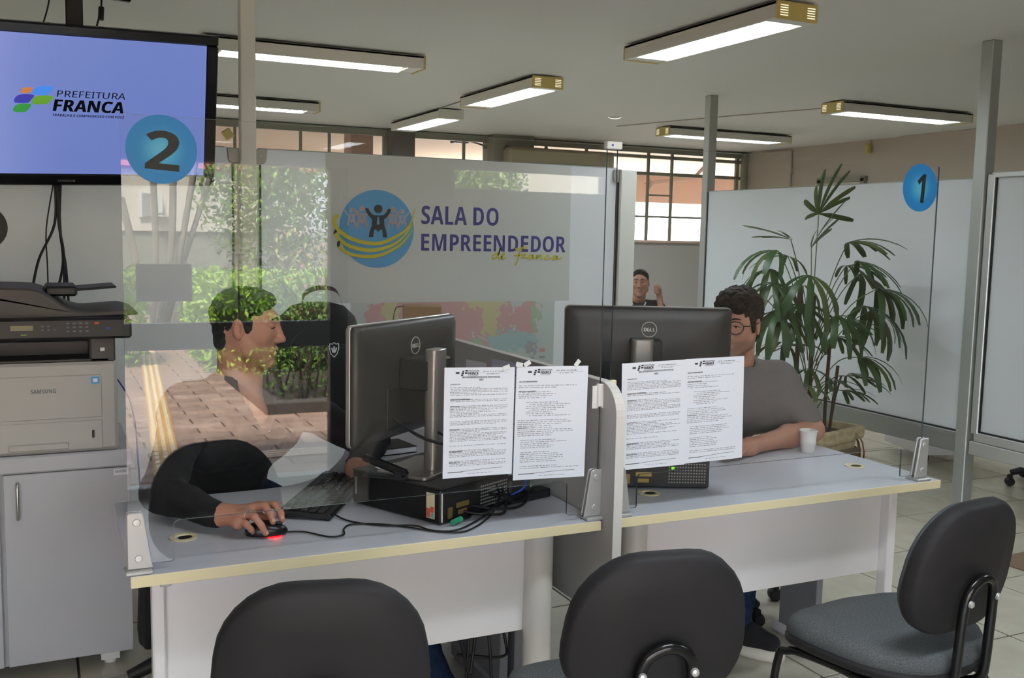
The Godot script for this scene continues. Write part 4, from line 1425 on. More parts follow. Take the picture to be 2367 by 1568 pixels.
	put("inner_mass", S().box(Vector3(4.2, 0.4, 9.4), Vector3(5.0, 0.8, 2.0), 0.15).box(Vector3(4.6, 0.4, 12.0), Vector3(5.4, 0.75, 1.2), 0.15), mat("leaf_dark", Color("33461c"), 0.9), h2)
	leaves("foliage", lf, leafm, 9000, func(g): return _skin(g, Vector3(4.2, 0.45, 9.4), Vector3(5.15, 0.98, 2.1)) if g.randf() < 0.7 else _skin(g, Vector3(4.6, 0.45, 12.0), Vector3(5.5, 0.9, 1.3)), 6, 0.05, 0.1, h2, Color(0.16, 0.36, 0.02), Color(0.45, 0.66, 0.07))
	var h3 := thing("bush", "low bush with yellow-green leaves at the left end of the mirrored garden", "bush", Vector3.ZERO)
	leaves("foliage", lf, leafm, 1800, func(g): return Vector3(g.randf_range(0.55, 1.06), pow(g.randf(), 0.8) * 1.05, g.randf_range(9.0, 9.9)), 8, 0.05, 0.1, h3, Color(0.1, 0.24, 0.02), Color(0.36, 0.5, 0.06))
	var h4 := thing("bush", "thin shrub with reddish twigs and blossoms, mirrored above the backpack", "bush", Vector3.ZERO)
	var t4 := S()
	for k in 40:
		var p := Vector3(r.randf_range(2.5, 3.4), 0.3, r.randf_range(7.8, 8.3))
		var q := p + Vector3(r.randf_range(-0.7, 0.5), r.randf_range(0.5, 1.2), r.randf_range(-0.3, 0.3))
		t4.tube([p, p.lerp(q, 0.5) + Vector3(0, 0.1, 0), q], [0.009, 0.006, 0.003], 4)
	put("stems", t4, mats.twig, h4)
	leaves("blossoms", lf, leafm, 700, func(g): return Vector3(g.randf_range(2.2, 3.6), g.randf_range(0.6, 1.5), g.randf_range(7.7, 8.4)), 9, 0.04, 0.08, h4, Color(0.45, 0.2, 0.16), Color(0.35, 0.45, 0.12))
	# trees
	var tr := thing("tree", "slender tree with several pale mottled trunks, mirrored behind the round sticker", "tree", Vector3.ZERO)
	for e in [[Vector3(1.42, 0, 12.6), Vector3(1.5, 1.2, 12.6), Vector3(1.46, 2.6, 12.6), 0.045], [Vector3(1.5, 0, 12.8), Vector3(1.72, 1.1, 12.8), Vector3(1.78, 2.7, 12.8), 0.05], [Vector3(1.6, 0, 12.9), Vector3(1.85, 1.1, 12.9), Vector3(2.15, 2.8, 12.9), 0.045], [Vector3(1.65, 0, 13), Vector3(1.98, 1.2, 13), Vector3(2.5, 2.8, 13.1), 0.04], [Vector3(1.24, 0.2, 12.2), Vector3(1.2, 1.0, 12.2), Vector3(1.02, 1.9, 12.2), 0.05]]:
		put("trunk", S().tube(smooth([e[0], e[1], e[2]], 5), e[3], 8), mats.bark, tr)
	var cr := thing("tree", "broad leafy tree mirrored as pale green foliage right of the television", "tree", Vector3.ZERO)
	put("trunk", S().tube([Vector3(3.4, 0, 13), Vector3(3.2, 1.4, 13), Vector3(3.1, 2.6, 13)], 0.07, 8), mats.bark, cr)
	leaves("foliage", lf, leafm, 6000, func(g): return Vector3(3.3, 2.2, 13.2) + _ball(g) * Vector3(1.25, 1.5, 0.9), 15, 0.07, 0.14, cr, Color(0.09, 0.2, 0.03), Color(0.3, 0.45, 0.08))
	var c2 := thing("tree", "dense green tree mirrored as a pale strip above the banner lettering", "tree", Vector3.ZERO)
	put("trunk", S().tube([Vector3(6.6, 0, 13.4), Vector3(6.5, 2.0, 13.4)], 0.07, 8), mats.bark, c2)
	leaves("foliage", lf, leafm, 4500, func(g): return Vector3(6.7, 2.3, 13.4) + _ball(g) * Vector3(0.95, 0.9, 0.7), 17, 0.07, 0.14, c2, Color(0.09, 0.2, 0.03), Color(0.3, 0.45, 0.08))
	# house across the garden
	var ho := thing("house", "cream house with red tiled roof across the garden, mirrored under the number 2 sticker", "building", Vector3(0, 0, 20))
	put("upper_wall", S().box(Vector3(-1.0, 2.1, 0.5), Vector3(13, 1.35, 1.0)), mat("house_cream", Color("d8d3c4"), 0.9), ho)
	put("lower_wall", S().box(Vector3(-1.0, 0.7, 0.55), Vector3(13, 1.45, 1.0)), mat("house_grey", Color("8d8f84"), 0.9), ho)
	mat("roof_tile", Color("b0604f"), 0.85)
	var rf := S()
	for k in 6:
		rf.box(Vector3(-1.0, 2.8 + 0.09 * k, 0.1 + 0.28 * k), Vector3(13.6, 0.05, 0.36), 0.01, Basis(Vector3.RIGHT, -0.3))
	put("roof", rf, mats.roof_tile, ho)
	var ho2 := put("garden_building", S().box(Vector3(12.0, 2.2, 18.5), Vector3(11.5, 4.4, 0.4)), mats.house_cream)
	tag(ho2, "plain cream building wall beyond the garden, mirrored as a pale strip", "building")
	var wn := put("window", S().box(Vector3(2.04, 1.97, -0.02), Vector3(0.24, 0.54, 0.06), 0.004), mats.white_plastic, ho)
	put("shutter", S().box(Vector3(2.06, 1.97, -0.055), Vector3(0.16, 0.48, 0.02)), mats.alu, wn)
	var ac := put("air_conditioner", S().box(Vector3(2.3, 1.98, -0.15), Vector3(0.14, 0.36, 0.24), 0.01).box(Vector3(2.42, 1.74, -0.15), Vector3(0.3, 0.02, 0.24)), mats.white_plastic, ho)
	ac.set_meta("label", "white outdoor air conditioner on a bracket")

func _skin(g: RandomNumberGenerator, c: Vector3, s: Vector3) -> Vector3:
	var p := Vector3(g.randf_range(-0.5, 0.5), g.randf_range(-0.5, 0.5), g.randf_range(-0.5, 0.5))
	var k := g.randi() % 5
	if k < 2:
		p.y = 0.5
	elif k < 4:
		p.z = -0.5
	else:
		p.x = -0.5 if g.randf() < 0.7 else 0.5
	return c + p * s + Vector3(g.randf_range(-0.05, 0.05), g.randf_range(-0.06, 0.05), g.randf_range(-0.05, 0.05))

func _ball(g: RandomNumberGenerator) -> Vector3:
	var v := Vector3(g.randfn(), g.randfn(), g.randfn()).normalized()
	return v * pow(g.randf(), 0.45)

# ------------------------------------------------------------------ outside, behind the back windows
func make_veranda() -> void:
	mat("salmon", Color("dccbbb"), 0.9)
	mat("salmon_dark", Color("94796a"), 0.9)
	struct("veranda_ceiling", S().box(Vector3(3.0, 2.86, -11.4), Vector3(26, 0.2, 6.6)), mats.salmon)
	struct("veranda_floor", S().box(Vector3(3.0, -0.06, -11.4), Vector3(26, 0.1, 6.6)), mats.street)
	struct("veranda_beam", S().box(Vector3(3.0, 2.48, -14.75), Vector3(26, 0.56, 0.2)), mats.salmon_dark)
	struct("street", S().box(Vector3(8.0, -0.12, -34), Vector3(70, 0.1, 38.5)), mats.street)
	struct("outer_wall", S().box(Vector3(-1.6, 1.3, -14.6), Vector3(15.2, 2.6, 0.2)), mats.salmon)
	var vc := put("veranda_column", S().box(Vector3(3.55, 1.36, -9.6), Vector3(0.28, 2.72, 0.3), 0.01), mats.salmon_dark)
	tag(vc, "salmon column outside the back windows, left of the dark column", "column")
	var cd := put("conduit_pipe", S().tube([Vector3(-1, 2.725, -9.3), Vector3(9.5, 2.725, -9.3)], 0.022, 8).box(Vector3(2.5, 2.69, -9.3), Vector3(0.1, 0.08, 0.06)), mats.salmon_dark)
	tag(cd, "brown conduit pipe under the ceiling outside the back windows", "pipe")
	var sp := put("outdoor_spotlight", S().box(Vector3(4.75, 2.66, -9.3), Vector3(0.2, 0.08, 0.14), 0.01).tube(smooth([Vector3(4.85, 2.66, -9.3), Vector3(5.1, 2.6, -9.3), Vector3(5.3, 2.45, -9.3)], 5), 0.012, 6), mats.dark_grey)
	tag(sp, "dark outdoor spotlight seen through the upper back window", "lamp")
	var ar := put("bracket_arm", S().tube([Vector3(8.7, 2.36, -11), Vector3(9.5, 2.48, -11), Vector3(9.8, 2.755, -11)], 0.03, 6).lathe([Vector2(0.0, -0.08), Vector2(0.08, 0.0), Vector2(0.0, 0.08)], 12, Transform3D(Basis(), Vector3(8.65, 2.34, -11))), mats.salmon_dark)
	tag(ar, "brown bracket arm outside the far right window", "bracket")
	# street fence and a no-parking sign far away
	var fe := thing("street_fence", "pale picket fence across the street, seen through the far window", "fence", Vector3(0, -0.07, -30))
	for k in 46:
		put("picket", S().box(Vector3(17.0 + 0.2 * k, 0.8, 0), Vector3(0.05, 1.6, 0.03)), mats.white_plastic, fe)
	put("fence_rail", S().box(Vector3(21.5, 1.45, 0), Vector3(10, 0.05, 0.04)).box(Vector3(21.5, 0.3, 0), Vector3(10, 0.05, 0.04)), mats.white_plastic, fe)
	var bw := put("street_wall", S().box(Vector3(24, 1.2, -44), Vector3(40, 2.4, 0.3)), mat("street_white", Color("e6e2da"), 0.9))
	tag(bw, "overexposed white wall across the street", "wall")
	var sg := thing("parking_sign", "round white street sign with red ring and the letter E", "street sign", Vector3(22.05, 0, -28))
	put("pole", S().tube([Vector3(0, 0, -0.03), Vector3(0, 2.2, -0.03)], 0.03, 8), mats.alu, sg)
	var bd := put("board", S().prism(circle(0.19, 32), -0.01, 0.0, Transform3D(Basis(Vector3.UP, -0.6), Vector3(0, 1.72, 0.02))), mats.white_plastic, sg)
	var rg := S()
	var rp := []
	for k in 40:
		rp.append(Vector3(cos(TAU * k / 40.0), sin(TAU * k / 40.0), 0) * 0.17)
	rg.tube(rp, 0.013, 6, true)
	var rm := put("ring", rg, mat("sign_red", Color("c8141c"), 0.6), bd)
	rm.transform = Transform3D(Basis(Vector3.UP, -0.6), Vector3(0, 1.72, 0.03))
	var lt := letters("E", 0.11, 0.16, Transform3D(Basis(), Vector3(-0.055, -0.08, 0)), mats.ink, bd, "letter", "Droid Sans", 400)
	lt.transform = Transform3D(Basis(Vector3.UP, -0.6), Vector3(0, 1.72, 0.03))
	# split air conditioner indoors beside the column
	var ac := thing("air_conditioner", "long beige air conditioner under the ceiling behind the logo banner", "air conditioner", Vector3(5.33, 2.26, -7.86))
	put("case", S().box(Vector3(0, 0.1, 0.1), Vector3(1.34, 0.2, 0.24), 0.03), mat("ac_beige", Color("aaa287"), 0.6), ac)
	put("top_line", S().box(Vector3(0, 0.203, 0.1), Vector3(1.3, 0.008, 0.2)), mats.salmon_dark, ac)
	put("outlet", S().box(Vector3(0, 0.03, 0.222), Vector3(1.1, 0.03, 0.004)), mats.frame_olive, ac)
	# conduit and sensor on the right wall
	var wc := put("wall_conduit", S().tube([Vector3(X1 - 0.015, 2.56, -7.6), Vector3(X1 - 0.015, 2.56, -7.09), Vector3(X1 - 0.015, 1.4, -7.09)], 0.016, 8).box(Vector3(X1 - 0.02, 2.33, -7.09), Vector3(0.04, 0.06, 0.06)), mats.wall_paint)
	tag(wc, "pale conduit pipe running down the right-hand wall", "pipe")
	var pc := put("corner_pipe", S().tube([Vector3(X1 - 0.06, 2.56, -7.9), Vector3(X1 - 0.06, 0.8, -7.9)], 0.045, 10), mats.frame_olive)
	tag(pc, "olive drain pipe in the far right corner", "pipe")
	var sn := put("motion_sensor", S().box(Vector3(X1 - 0.04, 2.5, -5.85), Vector3(0.06, 0.1, 0.06), 0.012).tube([Vector3(X1 - 0.02, 2.55, -5.85), Vector3(X1 - 0.02, 2.6, -5.85)], 0.006, 6), mats.lamp_cap)
	tag(sn, "small yellowed motion sensor under the ceiling on the right wall", "sensor")
	var s2 := put("motion_sensor", S().box(Vector3(1.72, 2.44, -7.93), Vector3(0.09, 0.1, 0.06), 0.01, Basis(Vector3(0, 0, 1), 0.6)), mats.lamp_cap)
	tag(s2, "small yellow sensor beside the television edge", "sensor")

# ------------------------------------------------------------------ television on the ceiling mount
func make_tv() -> void:
	var t := thing("television", "large flat television hanging from the ceiling, blue screen with PREFEITURA FRANCA logo", "television")
	t.transform = Transform3D(Basis.from_euler(Vector3(0.3145, 0.0981, 0.0391), EULER_ORDER_YXZ), Vector3(0.1618, 1.9648, -1.8863))
	var w := 0.93
	var h := 0.523
	mat("tv_case", Color("141316"), 0.18)
	# frame: four bevelled bars and a back cover
	put("bezel", S().box(Vector3(0, h / 2 + 0.02, -0.012), Vector3(w + 0.09, 0.04, 0.035), 0.006).box(Vector3(0, -h / 2 - 0.023, -0.012), Vector3(w + 0.09, 0.046, 0.035), 0.006).box(Vector3(w / 2 + 0.0225, 0, -0.012), Vector3(0.045, h, 0.035), 0.004).box(Vector3(-w / 2 - 0.0225, 0, -0.012), Vector3(0.045, h, 0.035), 0.004), mats.tv_case, t)
	put("back_cover", S().box(Vector3(0, 0, -0.05), Vector3(w, h, 0.05), 0.02), mats.black_plastic, t)
	var n := 96
	var im := Image.create(n, n, false, Image.FORMAT_RGB8)
	for y in n:
		for x in n:
			var u := float(x) / n
			var v := float(y) / n
			var c := Color("8c9de6").lerp(Color("7389d6"), clampf(Vector2(u - 0.55, v - 0.35).length() * 2.0, 0.0, 1.0) * 0.0 + smoothstep(0.1, 0.5, u) * 0.5)
			c = c.lerp(Color("a9b2f4"), smoothstep(0.35, 0.0, u) * 0.6)
			im.set_pixel(x, y, c)
	var m := mat("tv_screen", Color(0.02, 0.02, 0.03), 0.2)
	m.emission_enabled = true
	m.emission_texture = ImageTexture.create_from_image(im)
	m.emission_operator = BaseMaterial3D.EMISSION_OP_MULTIPLY
	m.emission = Color.WHITE
	m.emission_energy_multiplier = TVGLOW
	var sc := put("screen", S().grid(func(u, v): return Vector3((u - 0.5) * w, (v - 0.5) * h, 0.0), 2, 2), m, t)
	# the logo: five leaf-shaped tiles and three lines of letters
	var tile := func(x: float, y: float, tw: float, th: float, col: Color, k: int) -> void:
		var p := PackedVector2Array()
		var sl := th * 0.35
		for q in smooth([Vector2(0, 0), Vector2(tw * 0.75, 0), Vector2(tw, th * 0.35), Vector2(tw + sl, th), Vector2(tw * 0.25 + sl, th), Vector2(sl * 0.4, th * 0.65)], 3, true):
			p.append(q)
		var g := glow("logo_tile_%d" % k, col, TVGLOW)
		put("logo_tile", S().prism(p, 0.0006, 0.001, Transform3D(Basis(), Vector3(x, y, 0))), g, sc)
	tile.call(-0.205, 0.045, 0.033, 0.02, Color("c7793f"), 0)
	tile.call(-0.165, 0.041, 0.058, 0.031, Color("3f87ea"), 1)
	tile.call(-0.228, 0.008, 0.055, 0.031, Color("3a39a8"), 2)
	tile.call(-0.17, 0.006, 0.062, 0.031, Color("5f9a2e"), 3)
	tile.call(-0.233, -0.026, 0.05, 0.03, Color("2f8f3f"), 4)
	var lx := -0.1
	letters("PREFEITURA", 0.243, 0.024, Transform3D(Basis(), Vector3(lx + 0.016, 0.036, 0.0006)), mats.ink, sc, "lettering", "Droid Sans", 400, 0.15)
	letters("FRANCA", 0.25, 0.044, Transform3D(Basis(), Vector3(lx + 0.0022, -0.018, 0.0004)), mats.ink, sc, "lettering", "Droid Sans", 700, 0.2, 0.0012)
	letters("FRANCA", 0.25, 0.044, Transform3D(Basis(), Vector3(lx, -0.018, 0.0006)), mats.ink, sc, "lettering", "Droid Sans", 700, 0.2, 0.0012)
	letters("TRABALHO E COMPROMISSO COM VOCÊ", 0.256, 0.012, Transform3D(Basis(), Vector3(lx - 0.002, -0.038, 0.0006)), mats.ink, sc, "lettering", "Droid Sans", 700, 0.15)
	letters("SAMSUNG", 0.062, 0.008, Transform3D(Basis(), Vector3(-0.09, -h / 2 - 0.03, 0.0062)), mats.ink_grey, t, "maker_lettering")
	# ceiling mount
	var mo := thing("ceiling_mount", "black pole and plate fixing the television to the ceiling", "bracket", Vector3(0.15, CEIL, -2.02))
	put("pole", S().box(Vector3(0, -0.26, 0), Vector3(0.062, 0.52, 0.05), 0.005), mats.black_plastic, mo)
	put("plate", S().box(Vector3(0, -0.01, 0), Vector3(0.2, 0.02, 0.2), 0.003).box(Vector3(0, -0.4, 0.05), Vector3(0.3, 0.16, 0.02), 0.003), mats.black_plastic, mo)
	var tv2 := thing("ceiling_display", "lower edge of a second black display near the ceiling above the television", "display", Vector3(0.2, 2.43, -2.12), 0.1)
	put("case", S().box(Vector3(0.0, 0.08, 0), Vector3(0.34, 0.16, 0.03), 0.004, Basis(Vector3(0, 0, 1), -0.03)), mats.tv_case, tv2)
	put("arm", S().box(Vector3(-0.05, 0.02, 0.04), Vector3(0.04, 0.05, 0.1), 0.003), mats.black_plastic, tv2)
	var cb := put("hanging_cable", S().tube(smooth([Vector3(0.245, 2.46, -2.05), Vector3(0.25, 2.38, -2.04), Vector3(0.215, 2.24, -2.0)], 5), 0.004, 6).tube([Vector3(0.25, 2.375, -2.04), Vector3(0.247, 2.325, -2.035)], 0.011, 8), mats.cable)
	tag(cb, "thin black cable with a ferrite bead behind the top of the television", "cable")
	var cc := put("hanging_cable", S().tube(smooth([Vector3(0.08, 2.5, -2.0), Vector3(0.06, 2.36, -2.0), Vector3(0.035, 2.27, -2.0)], 5), 0.0035, 6), mats.cable)
	tag(cc, "loose grey cable end left of the television pole", "cable")
	var k := 0
	for e in [[Vector3(0.065, 1.68, -1.98), Vector3(0.06, 1.52, -2.0), Vector3(0.0, 1.38, -1.95), Vector3(-0.03, 1.24, -1.85)], [Vector3(0.075, 1.68, -1.98), Vector3(0.08, 1.5, -2.0), Vector3(0.085, 1.36, -1.97), Vector3(0.05, 1.22, -1.88)], [Vector3(0.085, 1.68, -1.98), Vector3(0.078, 1.5, -2.0), Vector3(0.095, 1.36, -1.97), Vector3(0.1, 1.22, -1.88)], [Vector3(0.07, 1.68, -1.98), Vector3(0.075, 1.52, -2.0), Vector3(0.09, 1.4, -1.98), Vector3(0.085, 1.22, -1.9)], [Vector3(0.06, 1.68, -1.98), Vector3(0.03, 1.5, -2.0), Vector3(0.03, 1.36, -1.95), Vector3(0.03, 1.22, -1.86)]]:
		var o := put("television_cable", S().tube(smooth(e, 6), 0.0055 if k < 4 else 0.003, 6), mats.cable)
		tag(o, "black cable hanging from the television down behind the printer", "cable", "television cables")
		k += 1

# ------------------------------------------------------------------ cabinet and printer
func make_cabinet() -> void:
	var c := thing("cabinet", "light grey office cabinet under the printer, slim steel handle on its door", "cabinet", Vector3(-0.17, 0, -1.5))
	put("body", S().box(Vector3(0, 0.37, -0.01), Vector3(0.86, 0.66, 0.46), 0.002), mats.cabinet, c)
	put("top", S().box(Vector3(0, 0.731, 0), Vector3(0.885, 0.058, 0.515), 0.006), mats.cabinet, c)
	for e in [[-0.185, 0.44], [0.24, 0.395]]:
		var d := put("door", S().box(Vector3(e[0], 0.372, 0.235), Vector3(e[1] - 0.006, 0.652, 0.02), 0.002), mats.cabinet, c)
		if e[0] > 0:
			put("handle", S().tube(smooth([Vector3(0.087, 0.668, 0.245), Vector3(0.087, 0.664, 0.262), Vector3(0.087, 0.61, 0.268), Vector3(0.087, 0.556, 0.262), Vector3(0.087, 0.552, 0.245)], 4), 0.0055, 8), mats.steel, d)
			var lb := put("barcode_label", S().box(Vector3(0.405, 0.682, 0.2455), Vector3(0.046, 0.022, 0.0006)), mats.paper, d)
			var bars := S()
			for k in 14:
				bars.box(Vector3(0.387 + 0.0026 * k, 0.684, 0.2461), Vector3(0.0012, 0.01, 0.0003))
			put("bars", bars, mats.ink_grey, lb)
	put("leveller", S().box(Vector3(0.36, 0.03, 0.2), Vector3(0.06, 0.03, 0.05)).lathe([Vector2(0.02, 0.0), Vector2(0.02, 0.012), Vector2(0.006, 0.014), Vector2(0.006, 0.03)], 12, Transform3D(Basis(), Vector3(0.36, 0.0, 0.2))).lathe([Vector2(0.02, 0.0), Vector2(0.02, 0.012), Vector2(0.006, 0.014), Vector2(0.006, 0.05)], 12, Transform3D(Basis(), Vector3(-0.36, 0.0, 0.2))).lathe([Vector2(0.02, 0.0), Vector2(0.02, 0.012), Vector2(0.006, 0.014), Vector2(0.006, 0.05)], 12, Transform3D(Basis(), Vector3(0.36, 0.0, -0.2))), mats.white_plastic, c)
	mat("printer_light", Color("b4b3ae"), 0.5)
	mat("printer_dark", Color("4a4644"), 0.5)
	mat("printer_black", Color("1b1a1a"), 0.45)
	var p := thing("printer", "grey and black multifunction printer on the cabinet", "printer", Vector3(-0.005, 0.76, -1.47))
	var zf := 0.225
	put("lower_body", S().prism(rrect(0.47, 0.305, 0.012, 3, Vector2(0, 0.155)), -0.2, zf, Transform3D(), 0.012), mats.printer_light, p)
	put("front_tray", S().box(Vector3(0.005, 0.19, zf + 0.001), Vector3(0.36, 0.145, 0.006), 0.003), mats.printer_light, p)
	put("paper_drawer", S().box(Vector3(0.005, 0.06, zf + 0.001), Vector3(0.36, 0.098, 0.006), 0.003).box(Vector3(-0.01, 0.028, zf + 0.008), Vector3(0.18, 0.022, 0.008), 0.003), mats.printer_light, p)
	put("drawer_gauge", S().box(Vector3(0.155, 0.062, zf + 0.005), Vector3(0.008, 0.026, 0.001)), mats.printer_black, p)
	letters("SAMSUNG", 0.075, 0.0135, Transform3D(Basis(), Vector3(-0.03, 0.206, zf + 0.0042)), mats.ink_grey, p, "maker_lettering")
	var st := put("energy_sticker", S().box(Vector3(0.165, 0.243, zf + 0.0045), Vector3(0.026, 0.024, 0.0006)), mat("sticker_cyan", Color("4aa3e0"), 0.5), p)
	put("sticker_print", S().box(Vector3(0.165, 0.243, zf + 0.005), Vector3(0.014, 0.012, 0.0004)), mats.paper, st)
	put("power_button", S().prism(rrect(0.022, 0.022, 0.004), 0.0, 0.0015, Transform3D(Basis(), Vector3(0.176, 0.283, zf)), 0.0004), mats.printer_light, p)
	# output bay: side cheeks around a dark hollow
	put("output_bay", S().box(Vector3(0, 0.33, -0.06), Vector3(0.42, 0.06, 0.3)).box(Vector3(0, 0.311, 0.08), Vector3(0.42, 0.012, 0.28), 0.003), mats.printer_black, p)
	put("cheek", S().box(Vector3(-0.2, 0.352, 0.06), Vector3(0.07, 0.1, 0.32), 0.006), mats.printer_dark, p)
	put("cheek", S().box(Vector3(0.19, 0.352, 0.06), Vector3(0.08, 0.1, 0.32), 0.006), mats.printer_dark, p)
	put("usb_port", S().box(Vector3(0.19, 0.345, 0.221), Vector3(0.014, 0.012, 0.001)), mats.white_plastic, p)
	# scanner with control panel, lid with document feeder
	put("scanner", S().box(Vector3(0.01, 0.425, 0.0), Vector3(0.53, 0.055, 0.45), 0.006), mats.printer_black, p)
	var cp := put("control_panel", S().box(Vector3(0.01, 0.42, 0.24), Vector3(0.54, 0.07, 0.05), 0.008), mats.printer_black, p)
	put("display", S().box(Vector3(-0.05, 0.425, 0.2655), Vector3(0.065, 0.016, 0.002)), mat("lcd", Color("6f6f45"), 0.3), cp)
	var ks := S()
	for i in 4:
		for j in 3:
			ks.box(Vector3(0.085 + i * 0.019, 0.412 + j * 0.013, 0.2655), Vector3(0.009, 0.005, 0.002))
	for i in 5:
		ks.box(Vector3(0.01 + (i % 3) * 0.018, 0.418 + (i / 3) * 0.012, 0.2655), Vector3(0.007, 0.004, 0.002))
	put("keys", ks, mats.ink_grey, cp)
	put("stop_key", S().box(Vector3(0.172, 0.438, 0.2655), Vector3(0.014, 0.008, 0.002)), mat("key_orange", Color("c4502a"), 0.5), cp)
	put("start_key", S().box(Vector3(0.206, 0.42, 0.2655), Vector3(0.014, 0.008, 0.002)), mat("key_blue", Color("31439a"), 0.5), cp)
	put("ready_light", S().box(Vector3(-0.045, 0.403, 0.2655), Vector3(0.016, 0.003, 0.002)), mat("key_green", Color("7fae46"), 0.5), cp)
	var lid := PackedVector2Array()
	for q in smooth([Vector2(-0.27, 0.455), Vector2(0.265, 0.455), Vector2(0.268, 0.478), Vector2(0.2, 0.474), Vector2(0.13, 0.472), Vector2(0.08, 0.49), Vector2(0.04, 0.52), Vector2(0.0, 0.542), Vector2(-0.06, 0.55), Vector2(-0.26, 0.55), Vector2(-0.272, 0.54)], 4, true):
		lid.append(q)
	put("feeder_lid", S().prism(lid, -0.2, 0.21, Transform3D(), 0.006), mats.printer_dark, p)
	put("feeder_tray", S().box(Vector3(0.17, 0.542, 0.0), Vector3(0.15, 0.008, 0.22), 0.003, Basis(Vector3(0, 0, 1), 0.08)).box(Vector3(0.07, 0.535, 0.02), Vector3(0.1, 0.035, 0.24), 0.008), mats.printer_black, p)
	var nc := put("network_cable", S().tube(smooth([Vector3(0.25, 0.95, -1.7), Vector3(0.29, 0.88, -1.6), Vector3(0.3, 0.8, -1.45), Vector3(0.3, 0.73, -1.4), Vector3(0.31, 0.5, -1.38), Vector3(0.33, 0.01, -1.36)], 6), 0.003, 6), mats.cable_blue)
	tag(nc, "thin blue network cable beside the printer and cabinet", "cable")
	# grey round sticker at the far left of the partition
	var gs := put("round_sticker", S().prism(circle(0.09, 32), 0, 0.001, Transform3D(Basis(), Vector3(-0.2, 1.5, PZ - 0.0065))), mats.dark_grey)
	tag(gs, "dark grey round sticker on the frosted glass at the left edge", "sticker")

# ------------------------------------------------------------------ monitors and computers (monitor faces -z, origin at its foot)
func make_monitor(label: String, at: Vector3, turn: float, foot: Vector3, neck: float) -> Node3D:
	var m := thing("monitor", label, "monitor", at, turn, "desktop monitors")
	var w := 0.552
	var h := 0.33
	var y := 0.255      # centre of the panel above the foot
	put("back_case", S().loft([_rring(w, h, 0.014, y, -0.012), _rring(w, h, 0.014, y, 0.006), _rring(w - 0.02, h - 0.02, 0.014, y, 0.016), _rring(w - 0.11, h - 0.09, 0.03, y - 0.005, 0.03)], true, true), mats.monitor_back, m)
	put("frame", S().prism(rrect(w + 0.004, h + 0.004, 0.015), -0.02, -0.006, Transform3D(Basis(), Vector3(0, y, 0)), 0.002), mats.monitor_rim, m)
	put("screen", S().box(Vector3(0, y, -0.0205), Vector3(w - 0.03, h - 0.035, 0.001)), mats.black_gloss, m)
	put("groove", S().box(Vector3(0, y + h / 2 - 0.022, 0.0165), Vector3(w - 0.06, 0.004, 0.003)), mats.black_plastic, m)
	put("port_bay", S().box(Vector3(0, y - 0.075, 0.031), Vector3(0.3, 0.12, 0.004), 0.002), mats.black_plastic, m)
	# maker's emblem: ring and four letters
	var e := Vector3(0.0, y + 0.093, 0.0305)
	var rp := []
	for k in 40:
		rp.append(e + Vector3(cos(TAU * k / 40.0), sin(TAU * k / 40.0), 0) * 0.0245)
	put("emblem_ring", S().tube(rp, 0.0013, 5, true), mats.emblem, m)
	var ex := Transform3D(Basis(), e + Vector3(-0.018, -0.006, -0.0004))
	letters("D", 0.0095, 0.0115, ex, mats.emblem, m, "emblem_lettering", "Droid Sans", 700, 0.0, 0.001)
	letters("E", 0.009, 0.0115, ex * Transform3D(Basis(Vector3(0, 0, 1), 0.5), Vector3(0.0135, -0.002, 0)), mats.emblem, m, "emblem_lettering", "Droid Sans", 700, 0.0, 0.001)
	letters("LL", 0.0165, 0.0115, ex.translated(Vector3(0.0205, 0, 0)), mats.emblem, m, "emblem_lettering", "Droid Sans", 700, 0.0, 0.001)
	# stand
	var px := foot
	put("neck", S().prism(rrect(0.07, 0.042, 0.016), 0.008, neck, Transform3D(Basis(Vector3.RIGHT, -PI / 2), px), 0.002), mats.monitor_stand, m)
	put("hinge", S().box(Vector3(px.x * 0.5, y + 0.02, (px.z + 0.03) * 0.5), Vector3(0.07 + absf(px.x), 0.09, maxf(0.02, px.z - 0.03)), 0.005), mats.black_plastic, m)
	put("foot_plate", S().prism(rrect(0.24, 0.17, 0.02), 0.0, 0.01, Transform3D(Basis(Vector3.RIGHT, -PI / 2), px + Vector3(0, 0, -0.04)), 0.002), mats.monitor_stand, m)
	return m

func _rring(w: float, h: float, r: float, y: float, z: float) -> Array:
	var o := []
	for p in rrect(w, h, r, 4):
		o.append(Vector3(p.x, p.y + y, z))
	return o

func make_computer(label: String, at: Vector3, turn: float) -> Node3D:
	# small desktop case lying flat; rear face towards +z, width along x
	var p := thing("desktop_computer", label, "computer", at, turn, "black desktop computers")
	put("case", S().box(Vector3(0, 0.05, 0), Vector3(0.29, 0.094, 0.34), 0.003), mats.pc_black, p)
	put("lid_edge", S().box(Vector3(0, 0.0985, 0), Vector3(0.292, 0.005, 0.342), 0.001), mats.pc_grey, p)
	var rear := put("rear_panel", S().box(Vector3(0, 0.05, 0.1705), Vector3(0.28, 0.088, 0.002)), mats.black_plastic, p)
	var gr := S()
	for i in 14:
		for j in 7:
			gr.box(Vector3(0.02 + i * 0.0085, 0.02 + j * 0.0095, 0.172), Vector3(0.0045, 0.0045, 0.001))
	put("vent_grid", gr, mats.pc_mesh, rear)
	put("ports", S().box(Vector3(-0.06, 0.045, 0.173), Vector3(0.05, 0.014, 0.004)).box(Vector3(-0.06, 0.025, 0.173), Vector3(0.034, 0.012, 0.004)).box(Vector3(-0.11, 0.03, 0.173), Vector3(0.016, 0.03, 0.004)), mat("port_gold", Color("8d7b45"), 0.4, 0.5), rear)
	put("edge_trim", S().box(Vector3(-0.142, 0.05, 0.173), Vector3(0.003, 0.08, 0.003)), mats.white_plastic, p)
	return p

